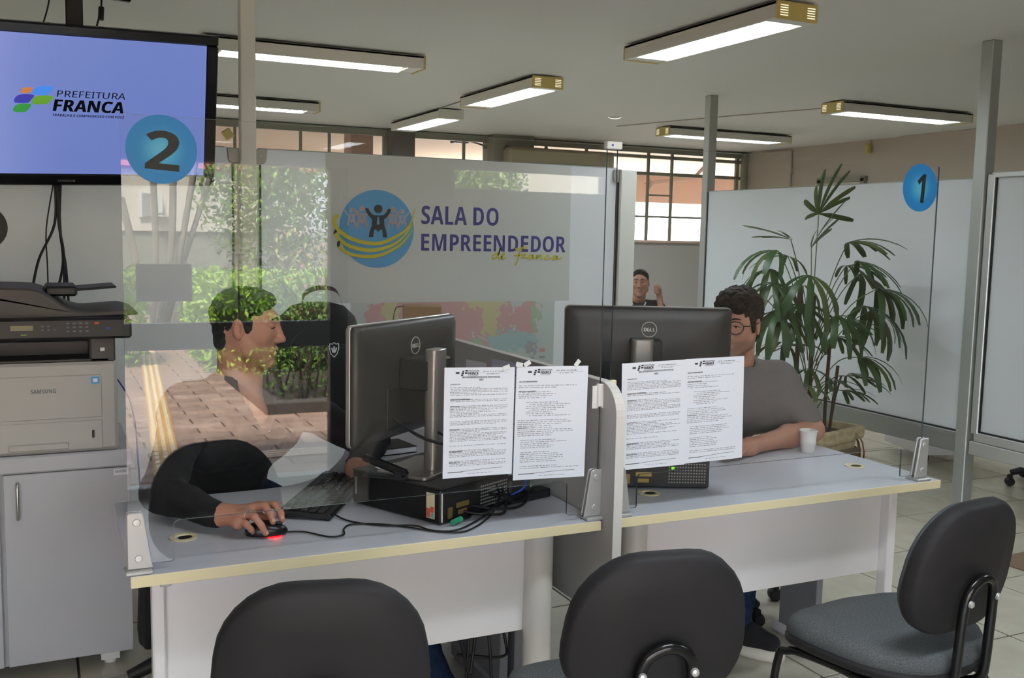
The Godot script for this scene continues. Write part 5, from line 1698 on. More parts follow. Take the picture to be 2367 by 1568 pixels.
func make_equipment() -> void:
	mat("monitor_back", Color("282625"), 0.42)
	mat("monitor_rim", Color("a7a5a2"), 0.32, 0.6)
	mat("monitor_stand", Color("a5a09a"), 0.32, 0.75)
	mat("emblem", Color("c9c6c0"), 0.35, 0.3)
	mat("pc_black", Color("151415"), 0.4)
	mat("pc_grey", Color("2c2a2b"), 0.4)
	mat("pc_mesh", Color("8f8f8c"), 0.5)
	# counter 2
	make_monitor("angled black monitor standing on the flat computer of counter 2, seen from behind", Vector3(0.962, 0.842, -0.41), 0.683, Vector3(-0.055, 0.0, 0.13), 0.35)
	var pc := make_computer("black desktop computer lying under the angled monitor, red and white sticker on its side", Vector3(1.0, 0.741, -0.296), 0.457)
	var stk := put("side_sticker", S().box(Vector3(-0.1462, 0.05, 0.135), Vector3(0.001, 0.07, 0.03), 0.0), mat("sticker_cream", Color("d9cfa8"), 0.5), pc)
	put("sticker_print", S().box(Vector3(-0.1468, 0.03, 0.128), Vector3(0.001, 0.024, 0.014)).box(Vector3(-0.1468, 0.04, 0.142), Vector3(0.001, 0.016, 0.012)), mat("sticker_red", Color("d65f4a"), 0.5), stk)
	put("sticker_blue_print", S().box(Vector3(-0.1468, 0.024, 0.143), Vector3(0.001, 0.014, 0.01)), mat("sticker_teal", Color("79b3b8"), 0.5), stk)
	put("spec_label", S().box(Vector3(-0.1462, 0.055, -0.155), Vector3(0.001, 0.05, 0.008)), mats.ink_grey, pc)
	var jp := thing("audio_plug", "green audio plug in the back of the flat computer", "plug", Vector3(0.985, 0.752, -0.085), 0.6)
	put("grip", S().tube([Vector3(-0.02, 0, 0.01), Vector3(0.02, 0.0, 0.01)], [0.007, 0.0085], 10), mat("plug_green", Color("2f9f78"), 0.5), jp)
	put("lead", S().tube(smooth([Vector3(0.02, 0, 0.01), Vector3(0.06, 0.0, 0.015), Vector3(0.11, 0.02, -0.02), Vector3(0.16, 0.01, -0.08)], 5), 0.004, 6), mats.cable, jp)
	# counter 1
	make_monitor("black monitor of counter 1 facing away, between the divider and the man in glasses", Vector3(1.825, 0.865, -0.46), -0.44, Vector3(-0.03, 0.0, 0.1), 0.322)
	make_computer("black desktop computer half hidden by the sheets of counter 1, green light showing", Vector3(1.80, 0.741, -0.36), -0.42)
	var st1 := thing("monitor_riser", "low black riser under the monitor of counter 1", "riser", Vector3(1.83, 0.843, -0.41), -0.44)
	put("slab", S().box(Vector3(-0.045, 0.01, 0.05), Vector3(0.3, 0.02, 0.26), 0.004), mats.black_plastic, st1)
	var led := put("status_light", S().box(Vector3(1.735, 0.815, -0.158), Vector3(0.008, 0.006, 0.004)), glow("led_green", Color(0.45, 1.0, 0.1), 1.2))
	tag(led, "tiny green status light on the back of the counter 1 computer", "indicator light")
	# keyboard, mouse and leads
	var kb := thing("keyboard", "black keyboard on the desk of counter 2 beside the mouse", "keyboard", Vector3(0.735, 0.742, -0.455), 1.04)
	put("base", S().box(Vector3(0, 0.011, 0), Vector3(0.44, 0.016, 0.15), 0.005, Basis(Vector3.RIGHT, 0.06)), mats.black_plastic, kb)
	var ks := S()
	for j in 5:
		for i in 17:
			ks.box(Vector3(-0.2 + i * 0.025, 0.023 - j * 0.0017 + 0.003, -0.052 + j * 0.024), Vector3(0.02, 0.008, 0.019), 0.003)
	put("keys", ks, mats.charcoal, kb)
	put("foot", S().box(Vector3(-0.19, 0.004, -0.06), Vector3(0.02, 0.014, 0.012), 0.002), mats.black_plastic, kb)
	var ms := thing("mouse", "black computer mouse under the hand, red light glowing beneath it", "mouse", Vector3(0.506, 0.741, -0.168), -0.15)
	var mr := []
	for e in [[0.0, 0.96, 0.004], [0.0, 1.0, 0.009], [0.0, 1.0, 0.016], [0.0, 0.93, 0.024], [0.0, 0.78, 0.031], [0.0, 0.45, 0.0355]]:
		var rg := []
		for k in 28:
			var t := TAU * k / 28
			rg.append(Vector3(0.053 * e[1] * cos(t), e[2] - 0.008 * (e[2] / 0.035) * cos(t) * cos(t) * (1 if cos(t) > 0 else 0), -0.03 * e[1] * sin(t)))
		mr.append(rg)
	put("shell", S().loft(mr), mats.mouse_black, ms)
	put("wheel", S().box(Vector3(0.032, 0.031, 0), Vector3(0.016, 0.008, 0.006), 0.002), mats.charcoal, ms)
	var gl := put("light_window", S().prism(circle(0.018, 16, Vector2.ZERO, 0.6), 0.0, 0.002, Transform3D(Basis(Vector3.RIGHT, -PI / 2), Vector3(0.02, 0.0012, 0.012))), glow("mouse_red", Color(1.0, 0.04, 0.06), 3.0), ms)
	gl.set_meta("label", "red glowing sensor light")
	var lm := OmniLight3D.new()
	lm.name = "mouse_light"
	lm.light_color = Color(1.0, 0.05, 0.08)
	lm.light_energy = 0.00012
	lm.omni_range = 12.0
	lm.shadow_enabled = true
	ms.add_child(lm)
	lm.position = Vector3(0.022, 0.0025, 0.034)
	var mc := put("mouse_cable", S().tube(smooth([Vector3(0.556, 0.747, -0.158), Vector3(0.6, 0.7445, -0.149), Vector3(0.645, 0.7445, -0.088), Vector3(0.685, 0.7445, -0.09), Vector3(0.7, 0.7445, -0.14), Vector3(0.735, 0.7445, -0.17), Vector3(0.82, 0.7445, -0.13), Vector3(0.941, 0.7445, -0.01), Vector3(1.026, 0.7445, -0.03), Vector3(1.142, 0.75, -0.161), Vector3(1.15, 0.78, -0.25)], 6), 0.0024, 6), mats.cable)
	tag(mc, "thin black mouse cable curling over the desk in front of the flat computer", "cable")
	var kc := put("keyboard_cable", S().tube(smooth([Vector3(0.7, 0.752, -0.32), Vector3(0.726, 0.7445, -0.215), Vector3(0.796, 0.7445, -0.135), Vector3(0.88, 0.7445, -0.1), Vector3(0.905, 0.7445, -0.045), Vector3(0.956, 0.7445, -0.02), Vector3(1.02, 0.7445, -0.055), Vector3(1.117, 0.75, -0.14), Vector3(1.14, 0.77, -0.2)], 6), 0.0024, 6), mats.cable)
	tag(kc, "thin black keyboard cable running beside the mouse cable", "cable")
	var k := 0
	for e in [[Vector3(1.02, 0.765, -0.12), Vector3(1.08, 0.76, -0.09), Vector3(1.14, 0.79, -0.13), Vector3(1.16, 0.84, -0.25)], [Vector3(1.06, 0.77, -0.14), Vector3(1.12, 0.765, -0.1), Vector3(1.2, 0.76, -0.12), Vector3(1.26, 0.77, -0.2), Vector3(1.2, 0.8, -0.26), Vector3(1.14, 0.79, -0.2)], [Vector3(1.05, 0.75, -0.14), Vector3(1.1, 0.747, -0.12), Vector3(1.16, 0.75, -0.13), Vector3(1.18, 0.82, -0.22)], [Vector3(1.1, 0.8, -0.2), Vector3(1.16, 0.78, -0.14), Vector3(1.22, 0.755, -0.18), Vector3(1.3, 0.77, -0.24)], [Vector3(1.15, 0.84, -0.3), Vector3(1.18, 0.78, -0.2), Vector3(1.24, 0.75, -0.2), Vector3(1.33, 0.76, -0.3)], [Vector3(0.985, 0.97, -0.27), Vector3(1.05, 0.93, -0.2), Vector3(1.13, 0.88, -0.22), Vector3(1.17, 0.84, -0.28)], [Vector3(0.88, 1.0, -0.33), Vector3(0.95, 0.95, -0.22), Vector3(1.06, 0.92, -0.18), Vector3(1.14, 0.86, -0.26)]]:
		var o := put("power_cable", S().tube(smooth(e, 6), 0.004 if k < 5 else 0.0045, 6), mats.cable)
		tag(o, "black lead in the tangle behind the flat computer of counter 2", "cable", "tangled leads behind the computer")
		k += 1
	var bc := put("network_cable", S().tube(smooth([Vector3(1.2, 0.76, -0.22), Vector3(1.25, 0.79, -0.2), Vector3(1.27, 0.83, -0.25), Vector3(1.24, 0.86, -0.32)], 6), 0.0035, 6), mats.cable_blue)
	tag(bc, "short blue network cable below the second sheet", "cable")
	var ps := thing("power_strip", "black power strip on the desk beside the divider", "power strip", Vector3(1.27, 0.741, -0.24), 0.25)
	put("body", S().box(Vector3(0, 0.014, 0), Vector3(0.17, 0.026, 0.05), 0.004), mats.black_plastic, ps)
	put("transformer", S().box(Vector3(-0.03, 0.05, -0.005), Vector3(0.08, 0.046, 0.05), 0.006), mats.charcoal, ps)
	var sp := put("paper_scrap", S().grid(func(u, v): return Vector3(1.125 + 0.055 * u, 0.742 + 0.008 * sin(u * 3.0) * v, -0.16 + 0.03 * v + 0.03 * u), 5, 3), mats.paper)
	tag(sp, "small white paper scrap lying by the tangled leads", "paper scrap")
	# things round the keyboard
	var sl := thing("stapler", "black stapler lying on top of the flat computer", "stapler", Vector3(0.845, 0.842, -0.245), -0.75)
	put("base", S().box(Vector3(0, 0.005, 0), Vector3(0.13, 0.008, 0.03), 0.003), mats.black_plastic, sl)
	put("jaw", S().box(Vector3(0, 0.036, 0), Vector3(0.14, 0.02, 0.028), 0.007, Basis(Vector3(0, 0, 1), -0.28)).box(Vector3(0.045, 0.015, 0), Vector3(0.026, 0.03, 0.026), 0.003), mats.black_gloss, sl)
	for e in [[Vector3(1.09, 0.7415, -0.80), 0.5, "stack of loose papers on the desk behind the monitor stand"], [Vector3(0.9, 0.8425, -0.36), 0.2, "small white slips beside the stapler"]]:
		var pp := thing("paper_stack", e[2], "papers", e[0], e[1])
		for q in 3:
			put("sheet", S().box(Vector3(0.004 * q, 0.0008 + 0.0012 * q, 0), Vector3(0.14, 0.0008, 0.1) if e[0].y < 0.8 else Vector3(0.08, 0.0008, 0.04), 0.0, Basis(Vector3.UP, 0.12 * q)), mats.paper, pp)
	var nb := thing("desk_calendar", "black desk diary with white pages behind the monitor stand", "diary", Vector3(1.08, 0.741, -1.0), 0.15)
	put("pages", S().box(Vector3(0, 0.012, 0), Vector3(0.2, 0.018, 0.14), 0.001), mats.paper, nb)
	put("cover", S().box(Vector3(0, 0.0225, 0), Vector3(0.205, 0.003, 0.145), 0.001).box(Vector3(0, 0.0015, 0), Vector3(0.205, 0.003, 0.145), 0.001).box(Vector3(0.0, 0.04, -0.02), Vector3(0.07, 0.04, 0.05), 0.004), mats.black_plastic, nb)
	# cup
	var cup := thing("plastic_cup", "small ribbed white plastic cup at the end of the counter 1 desk", "cup", Vector3(2.54, 0.741, -0.462))
	var wc := mat("cup_white", Color("e9e8e2"), 0.35)
	wc.backlight_enabled = true
	wc.backlight = Color(0.5, 0.5, 0.48)
	put("wall", S().lathe([Vector2(0.0, 0.0), Vector2(0.0225, 0.0), Vector2(0.024, 0.004), Vector2(0.0275, 0.03), Vector2(0.0283, 0.031), Vector2(0.0285, 0.045), Vector2(0.0278, 0.046), Vector2(0.0312, 0.078), Vector2(0.0335, 0.079), Vector2(0.034, 0.0815), Vector2(0.0318, 0.0825), Vector2(0.03, 0.079), Vector2(0.023, 0.006), Vector2(0.0, 0.005)], 32), wc, cup)
	# papers pinned on the divider
	k = 0
	for e in [[-0.62, 0.98, 0.21, 0.24, "lilac printed form pinned to the desk divider"], [-0.86, 0.97, 0.18, 0.2, "white sheet hanging on the desk divider behind the lilac form"]]:
		var fp := put("pinned_form", S().box(Vector3(1.3795, e[1], e[0]), Vector3(0.0008, e[3], e[2]), 0.0, Basis(Vector3.RIGHT, -0.05)), mat("form_%d" % k, Color("c3c6dc") if k == 0 else Color("e3e5ea"), 0.8))
		tag(fp, e[4], "pinned paper")
		if k == 0:
			var ln := S()
			for q in 5:
				ln.box(Vector3(1.3788, e[1] + 0.08 - 0.04 * q, e[0]), Vector3(0.0006, 0.002, 0.18), 0.0, Basis(Vector3.RIGHT, -0.05))
			put("ruled_lines", ln, mats.ink_grey, fp)
		k += 1

# ------------------------------------------------------------------ behind the desks
func make_background_things() -> void:
	# low table along the partition with the backpack and a box on it
	var tb := thing("side_table", "low grey table standing against the frosted partition behind the desks", "table", Vector3(1.35, 0, -1.95))
	put("table_top", S().box(Vector3(0, 0.725, 0), Vector3(1.3, 0.03, 0.42), 0.003), mats.laminate, tb)
	for sx in [-1, 1]:
		for sz in [-1, 1]:
			put("leg", S().box(Vector3(sx * 0.6, 0.355, sz * 0.17), Vector3(0.04, 0.71, 0.04), 0.003), mats.leg_grey, tb)
	var bx := thing("cardboard_box", "brown cardboard box with a thin wire, behind the top of the angled monitor", "box", Vector3(1.55, 0.74, -1.88), -0.35)
	put("carton", S().box(Vector3(0, 0.225, 0), Vector3(0.17, 0.45, 0.14), 0.003), mat("cardboard", Color("9c7f5a"), 0.85), bx)
	put("wire", S().tube(smooth([Vector3(-0.08, 0.45, 0.05), Vector3(-0.12, 0.43, 0.07), Vector3(-0.13, 0.3, 0.08)], 6), 0.002, 5), mats.cable, bx)
	# backpack
	mat("bag_black", Color("0e0e11"), 0.75)
	mat("bag_strap", Color("3a1f1c"), 0.7)
	var bp := thing("backpack", "black backpack with a patterned handle and white shield badge, behind the man in black", "backpack", Vector3(1.07, 0.741, -1.86))
	var rings := []
	for e in [[0.30, 0.20, 0.0], [0.36, 0.24, 0.04], [0.375, 0.25, 0.2], [0.36, 0.235, 0.33], [0.31, 0.2, 0.41], [0.22, 0.14, 0.455], [0.1, 0.06, 0.47]]:
		var rg := []
		for q in rrect(e[0], e[1], minf(e[0], e[1]) * 0.42, 6):
			rg.append(Vector3(q.x, e[2], -q.y))
		rings.append(rg)
	put("main_bag", S().loft(rings), mats.bag_black, bp)
	var pk := []
	for e in [[0.26, 0.05, 0.02], [0.3, 0.07, 0.06], [0.3, 0.075, 0.2], [0.26, 0.05, 0.27], [0.16, 0.02, 0.3]]:
		var rg := []
		for q in rrect(e[0], e[1], e[1] * 0.45, 5):
			rg.append(Vector3(q.x, e[2], 0.13 - q.y))
		pk.append(rg)
	put("front_pocket", S().loft(pk), mats.bag_black, bp)
	put("zip", S().tube(smooth([Vector3(-0.15, 0.2, 0.135), Vector3(-0.14, 0.31, 0.12), Vector3(-0.06, 0.37, 0.1), Vector3(0.06, 0.37, 0.1), Vector3(0.14, 0.31, 0.12), Vector3(0.15, 0.2, 0.135)], 6), 0.004, 6), mats.charcoal, bp)
	var hs := S()
	var hp := smooth([Vector3(-0.075, 0.44, 0.03), Vector3(-0.065, 0.5, 0.04), Vector3(0.0, 0.525, 0.04), Vector3(0.07, 0.51, 0.04), Vector3(0.1, 0.44, 0.03)], 6)
	for i in hp.size() - 1:
		hs.quad(hp[i] + Vector3(0, 0.0, 0.012), hp[i + 1] + Vector3(0, 0.0, 0.012), hp[i + 1] + Vector3(0, 0.018, -0.01), hp[i] + Vector3(0, 0.018, -0.01))
	put("handle", hs, mats.bag_strap, bp)
	var sh := PackedVector2Array()
	for q in [Vector2(0, -0.032), Vector2(0.014, -0.016), Vector2(0.02, 0.006), Vector2(0.018, 0.026), Vector2(0.008, 0.022), Vector2(0, 0.03), Vector2(-0.008, 0.022), Vector2(-0.018, 0.026), Vector2(-0.02, 0.006), Vector2(-0.014, -0.016)]:
		sh.append(q)
	var bd := S()
	for i in sh.size():
		stroke([sh[i], sh[(i + 1) % sh.size()]], 0.003, 0.0, Vector3(0.025, 0.285, 0.172), bd)
	for q in [[Vector2(-0.01, 0.008), Vector2(-0.004, -0.012)], [Vector2(0.0, 0.014), Vector2(0.0, -0.014)], [Vector2(0.01, 0.008), Vector2(0.004, -0.012)]]:
		stroke(q, 0.006, 0.0, Vector3(0.025, 0.285, 0.172), bd)
	put("shield_badge", bd, mats.paper, bp)
	# office chairs beyond the partition and a white pedestal
	make_office_chair("dark office chair beyond the frosted partition, one castor showing under the frame", Vector3(5.75, 0, -1.75), 0.4, false)
	var pd := thing("drawer_pedestal", "pale drawer pedestal on castors showing under the frosted partition", "pedestal", Vector3(5.72, 0, -2.72), -0.3)
	put("body", S().box(Vector3(0, 0.34, 0), Vector3(0.42, 0.56, 0.5), 0.004), mats.laminate_side, pd)
	for sx in [-1, 1]:
		put("castor", S().lathe([Vector2(0.03, -0.02), Vector2(0.032, 0.0), Vector2(0.03, 0.02)], 14, Transform3D(Basis(Vector3(0, 0, 1), PI / 2), Vector3(sx * 0.16, 0.032, 0.2))), mats.black_plastic, pd)
	var fm := put("floor_mat", S().box(Vector3(4.36, 0.004, -0.8), Vector3(0.5, 0.008, 0.22), 0.002, Basis(Vector3.UP, 0.1)), mat("mat_brown", Color("7a6450"), 0.95))
	tag(fm, "small brown mat on the tiles at the right edge", "mat")
	# leads under the desk
	var k := 0
	for e in [[Vector3(1.1, 0.5, -0.16), Vector3(1.06, 0.2, -0.15), Vector3(1.02, 0.005, -0.12)], [Vector3(1.13, 0.5, -0.2), Vector3(1.14, 0.25, -0.16), Vector3(1.12, 0.06, -0.15), Vector3(1.06, 0.005, -0.1)], [Vector3(1.16, 0.5, -0.22), Vector3(1.2, 0.34, -0.2), Vector3(1.18, 0.3, -0.18), Vector3(1.05, 0.32, -0.2)], [Vector3(1.02, 0.5, -0.16), Vector3(1.06, 0.3, -0.15), Vector3(1.17, 0.005, -0.17)], [Vector3(1.08, 0.5, -0.18), Vector3(1.06, 0.25, -0.16), Vector3(1.04, 0.02, -0.18)]]:
		var o := put("hanging_lead", S().tube(smooth(e, 6), 0.0045, 6), mats.cable)
		tag(o, "black lead hanging under the desk of counter 2", "cable", "leads hanging under the desk")
		k += 1

func make_office_chair(label: String, at: Vector3, turn: float, back := true) -> Node3D:
	var c := thing("office_chair", label, "chair", at, turn, "black office chairs")
	put("seat", S().loft(_pads([[0.36, 0.34, 0.42], [0.46, 0.44, 0.43], [0.48, 0.46, 0.46], [0.44, 0.42, 0.49], [0.2, 0.2, 0.495]])), mats.black_cloth, c)
	put("column", S().lathe([Vector2(0.03, 0.1), Vector2(0.03, 0.28), Vector2(0.02, 0.28), Vector2(0.02, 0.42)], 14), mats.black_plastic, c)
	for k in 5:
		var a := TAU * k / 5.0 + 0.3
		var d := Vector3(cos(a), 0, sin(a))
		var leg := put("base_leg", S().tube([d * 0.03 + Vector3(0, 0.14, 0), d * 0.16 + Vector3(0, 0.12, 0), d * 0.28 + Vector3(0, 0.085, 0)], [0.032, 0.028, 0.02], 8), mats.black_plastic, c)
		put("castor", S().lathe([Vector2(0.0, -0.024), Vector2(0.024, -0.024), Vector2(0.028, -0.012), Vector2(0.028, 0.012), Vector2(0.024, 0.024), Vector2(0.0, 0.024)], 14, Transform3D(Basis(Vector3(0, 1, 0), -a) * Basis(Vector3(1, 0, 0), PI / 2), d * 0.285 + Vector3(0, 0.028, 0))).box(d * 0.285 + Vector3(0, 0.055, 0), Vector3(0.03, 0.04, 0.03), 0.006), mats.black_plastic, leg)
	if back:
		var bb := Transform3D(Basis(Vector3.RIGHT, 0.15), Vector3(0, 0.76, 0.22))
		var bf := func(p: Vector2, w: float) -> Vector3: return bb * Vector3(p.x, p.y, w - 0.4 * p.x * p.x)
		put("backrest", S().loft([pad_ring(0.2, 0.2, 0.08, -0.03, bf), pad_ring(0.38, 0.36, 0.14, -0.025, bf), pad_ring(0.42, 0.4, 0.16, -0.008, bf), pad_ring(0.42, 0.4, 0.16, 0.008, bf), pad_ring(0.38, 0.36, 0.14, 0.025, bf), pad_ring(0.2, 0.2, 0.08, 0.03, bf)]), mats.black_cloth, c)
		put("back_bar", S().tube(smooth([Vector3(0, 0.42, 0.05), Vector3(0, 0.41, 0.22), Vector3(0, 0.48, 0.26), Vector3(0, 0.7, 0.26)], 5), 0.016, 8), mats.black_plastic, c)
	return c

func _pads(e: Array) -> Array:
	var o := []
	for q in e:
		var rg := []
		for p in rrect(q[0], q[1], minf(q[0], q[1]) * 0.35, 6):
			rg.append(Vector3(p.x, q[2], -p.y))
		o.append(rg)
	return o

# ------------------------------------------------------------------ potted lady palm
func leaflet(l: float, w: float, droop: float) -> ArrayMesh:
	var s := S()
	var n := 6
	var rows := []
	for i in n + 1:
		var t := float(i) / n
		var a := droop * t
		var y := -l * (1.0 - cos(a)) / maxf(droop, 0.01) if droop > 0.01 else 0.0
		var z := l * sin(a) / maxf(droop, 0.01) if droop > 0.01 else l * t
		var hw := w * 0.5 * (0.25 + 0.75 * smoothstep(0.0, 0.35, t)) * (1.0 if t < 0.85 else 0.55)
		rows.append([Vector3(-hw, y - 0.12 * hw, z), Vector3(0, y + 0.15 * hw, z), Vector3(hw, y - 0.12 * hw, z)])
	for i in n:
		for k in 2:
			s.quad(rows[i][k], rows[i + 1][k], rows[i + 1][k + 1], rows[i][k + 1], 1)
	return s.done()

func make_plant() -> void:
	var g1 := mat("palm_leaf", Color("29401f"), 0.4, 0.0, 0.35)
	g1.backlight_enabled = true
	g1.backlight = Color(0.2, 0.26, 0.1)
	var g2 := mat("palm_leaf_old", Color("3f4c26"), 0.45, 0.0, 0.35)
	g2.backlight_enabled = true
	g2.backlight = Color(0.22, 0.25, 0.1)
	mat("palm_cane", Color("4a3a2c"), 0.95)
	mat("palm_stalk", Color("55603a"), 0.6)
	mat("dry_leaf", Color("8a5f3c"), 0.9)
	var pl := thing("potted_palm", "tall lady palm with drooping fan leaves in a square stone-coloured pot", "potted plant")
	var c := Vector3(4.07, 0, -2.12)
	var pt := noise_tex(Color("9c8c6c"), Color("c4b592"), 0.04, 8, 128, 4)
	var pm := tri_mat("pot_stone", pt, 3.0, 0.85)
	var rings := []
	for e in [[0.30, 0.0], [0.385, 0.37], [0.44, 0.375], [0.45, 0.39], [0.45, 0.435], [0.44, 0.445], [0.38, 0.445], [0.375, 0.40]]:
		var rg := []
		for q in rrect(e[0], e[0], 0.03, 3):
			rg.append(c + Vector3(q.x, e[1], -q.y).rotated(Vector3.UP, 0.3))
		rings.append(rg)
	put("pot", S().loft(rings, true, true, false), pm, pl)
	var band := []
	for e in [[0.372, 0.17], [0.396, 0.18], [0.412, 0.31], [0.39, 0.32]]:
		var rg := []
		for q in rrect(e[0], e[0], 0.03, 3):
			rg.append(c + Vector3(q.x, e[1], -q.y).rotated(Vector3.UP, 0.3))
		band.append(rg)
	put("pot_frieze", S().loft(band, false, false, false), mat("pot_dark", Color("6b5d48"), 0.9), pl)
	put("soil", S().box(c + Vector3(0, 0.395, 0), Vector3(0.36, 0.02, 0.36), 0.0, Basis(Vector3.UP, 0.3)), mats.soil, pl)
	for e in [[Vector3(3.98, 0.4, -2.16), Vector3(3.96, 0.8, -2.15), Vector3(3.965, 1.22, -2.15), 0.013], [Vector3(4.03, 0.4, -2.1), Vector3(4.02, 0.8, -2.1), Vector3(4.035, 1.2, -2.12), 0.013], [Vector3(4.1, 0.4, -2.05), Vector3(4.09, 0.6, -2.04), Vector3(4.11, 0.95, -2.05), 0.01], [Vector3(4.13, 0.4, -2.04), Vector3(4.13, 0.6, -2.02), Vector3(4.15, 0.8, -2.02), 0.009], [Vector3(4.17, 0.4, -2.08), Vector3(4.17, 0.6, -2.05), Vector3(4.18, 0.74, -2.02), 0.006], [Vector3(3.93, 0.4, -2.2), Vector3(3.9, 0.6, -2.2), Vector3(3.87, 0.8, -2.19), 0.009]]:
		put("cane", S().tube(smooth([e[0], e[1], e[2]], 6), e[3], 8), mats.palm_cane, pl)
	var kinds := [leaflet(0.30, 0.034, 0.35), leaflet(0.32, 0.036, 0.95), leaflet(0.34, 0.038, 1.5)]
	# hub, out direction (azimuth toward, elevation), droop kind, leaflets, spread, size
	var H := [
		[Vector3(4.072, 1.67, -2.155), 0.2, 1.25, 0, 9, 1.6, 1.0], [Vector3(3.921, 1.518, -2.208), -1.9, 0.35, 0, 7, 1.2, 1.0], [Vector3(4.006, 1.473, -2.13), 0.6, 1.2, 0, 5, 1.0, 1.0],
		[Vector3(3.825, 1.451, -2.2), -1.75, 0.2, 2, 7, 1.3, 1.0], [Vector3(4.155, 1.508, -2.0), 1.3, 0.3, 1, 7, 1.2, 1.05], [Vector3(4.184, 1.405, -1.95), 1.0, 0.0, 1, 7, 1.3, 0.95],
		[Vector3(3.939, 1.32, -2.06), -0.2, -0.3, 2, 7, 1.35, 1.15], [Vector3(4.249, 1.374, -2.1), 1.5, 0.1, 1, 8, 1.2, 0.95], [Vector3(4.261, 1.332, -2.0), 1.4, -0.3, 2, 6, 1.1, 1.1],
		[Vector3(4.256, 1.151, -1.95), 1.3, -0.2, 2, 8, 1.35, 1.2], [Vector3(3.822, 1.347, -2.25), -1.6, -0.1, 2, 8, 1.4, 1.0], [Vector3(3.921, 1.156, -2.1), -0.4, -0.5, 1, 7, 1.3, 1.1],
		[Vector3(4.103, 0.974, -2.0), 0.4, 0.1, 1, 7, 1.5, 0.85], [Vector3(3.974, 0.786, -2.06), -0.6, 0.1, 1, 6, 1.4, 0.75], [Vector3(4.176, 0.746, -1.97), 1.1, 0.25, 1, 7, 1.4, 0.85],
		[Vector3(3.854, 0.931, -2.15), -1.4, 0.15, 2, 6, 1.3, 0.9], [Vector3(3.68, 1.236, -2.28), -1.7, -0.2, 2, 7, 1.3, 0.95], [Vector3(4.366, 1.117, -2.0), 1.5, -0.4, 2, 7, 1.1, 1.0],
		[Vector3(4.074, 0.713, -2.0), 0.0, 0.4, 1, 6, 1.4, 0.7], [Vector3(4.15, 1.057, -2.02), 0.9, 0.3, 1, 6, 1.4, 0.85], [Vector3(3.986, 1.418, -2.3), 2.8, 0.2, 1, 6, 1.2, 0.9],
		[Vector3(3.762, 1.276, -2.15), -1.1, -0.35, 2, 7, 1.3, 1.0], [Vector3(3.846, 1.055, -2.15), -1.2, -0.1, 1, 6, 1.3, 0.95], [Vector3(4.14, 0.665, -1.96), 0.7, 0.2, 1, 6, 1.4, 0.7], [Vector3(4.02, 0.9, -2.2), 2.6, 0.3, 1, 6, 1.4, 0.9],
		[Vector3(4.3, 1.25, -1.9), 0.9, 0.0, 2, 8, 1.4, 1.1], [Vector3(3.78, 1.12, -2.1), -0.9, -0.2, 2, 7, 1.3, 1.0], [Vector3(4.05, 1.1, -1.95), 0.2, 0.0, 2, 7, 1.4, 1.0], [Vector3(4.2, 0.86, -1.92), 0.8, 0.15, 2, 7, 1.4, 0.95], [Vector3(3.9, 0.7, -2.0), -0.7, 0.2, 1, 6, 1.4, 0.75], [Vector3(4.06, 1.25, -2.25), 2.9, 0.1, 2, 7, 1.3, 1.0],
	]
	var r := RandomNumberGenerator.new()
	r.seed = 31
	for e in H:
		var hub: Vector3 = e[0]
		var az: float = e[1]
		var el: float = e[2]
		var base := Vector3(4.03, 0.0, -2.12)
		var by := minf(hub.y - 0.12, 1.18)
		var start := Vector3(lerpf(4.02, base.x, 0.5), by * (0.75 if by > 0.8 else 0.85), -2.12).lerp(hub, 0.12)
		start.y = maxf(start.y, 0.42)
		var mid := start.lerp(hub, 0.55) + Vector3(0, 0.06, 0)
		var fr := put("frond", S().tube(smooth([start, mid, hub], 5), [0.0035, 0.0035, 0.0035, 0.003, 0.003, 0.003, 0.003, 0.003, 0.003, 0.0025, 0.0025], 5), mats.palm_stalk, pl)
		var out := Vector3(sin(az) * cos(el), sin(el), cos(az) * cos(el))
		var side := Vector3.UP.cross(out).normalized()
		var up := out.cross(side)
		var bs := Basis(side, up, out)
		for k in e[4]:
			var t: float = (float(k) / (e[4] - 1) - 0.5) * 2.0
			var b := bs * Basis(Vector3.UP, t * e[5] + r.randf_range(-0.08, 0.08)) * Basis(Vector3.RIGHT, r.randf_range(-0.15, 0.15))
			var s: float = e[6] * (1.0 - 0.22 * absf(t)) * r.randf_range(0.88, 1.1)
			var lf := put("leaflet", kinds[e[3]], g2 if r.randf() < 0.2 else g1, fr)
			lf.transform = Transform3D(b.scaled_local(Vector3(r.randf_range(0.8, 1.25), 1, 1) * s), hub)
	for e in [[Vector3(4.26, 0.42, -1.98), 1.2, 1.3], [Vector3(4.28, 0.41, -2.02), 1.6, 1.1], [Vector3(4.22, 0.43, -1.95), 0.7, 1.2]]:
		var dl := put("dry_leaflet", kinds[2], mats.dry_leaf, pl)
		dl.transform = Transform3D(Basis(Vector3.UP, e[1]) * Basis(Vector3.RIGHT, 0.5) * Basis.from_scale(Vector3(0.6, e[2], 0.8)), e[0])

# ------------------------------------------------------------------ people
func facing(f: Vector2, pitch: float, roll: float, at: Vector3, s := 1.0) -> Transform3D:
	var fw := Vector3(f.x, 0, f.y).normalized()
	var b := Basis(Vector3.UP.cross(fw), Vector3.UP, fw) * Basis(Vector3.RIGHT, pitch) * Basis(Vector3(0, 0, 1), roll)
	return Transform3D(b.scaled_local(Vector3.ONE * s) if s != 1.0 else b, at)

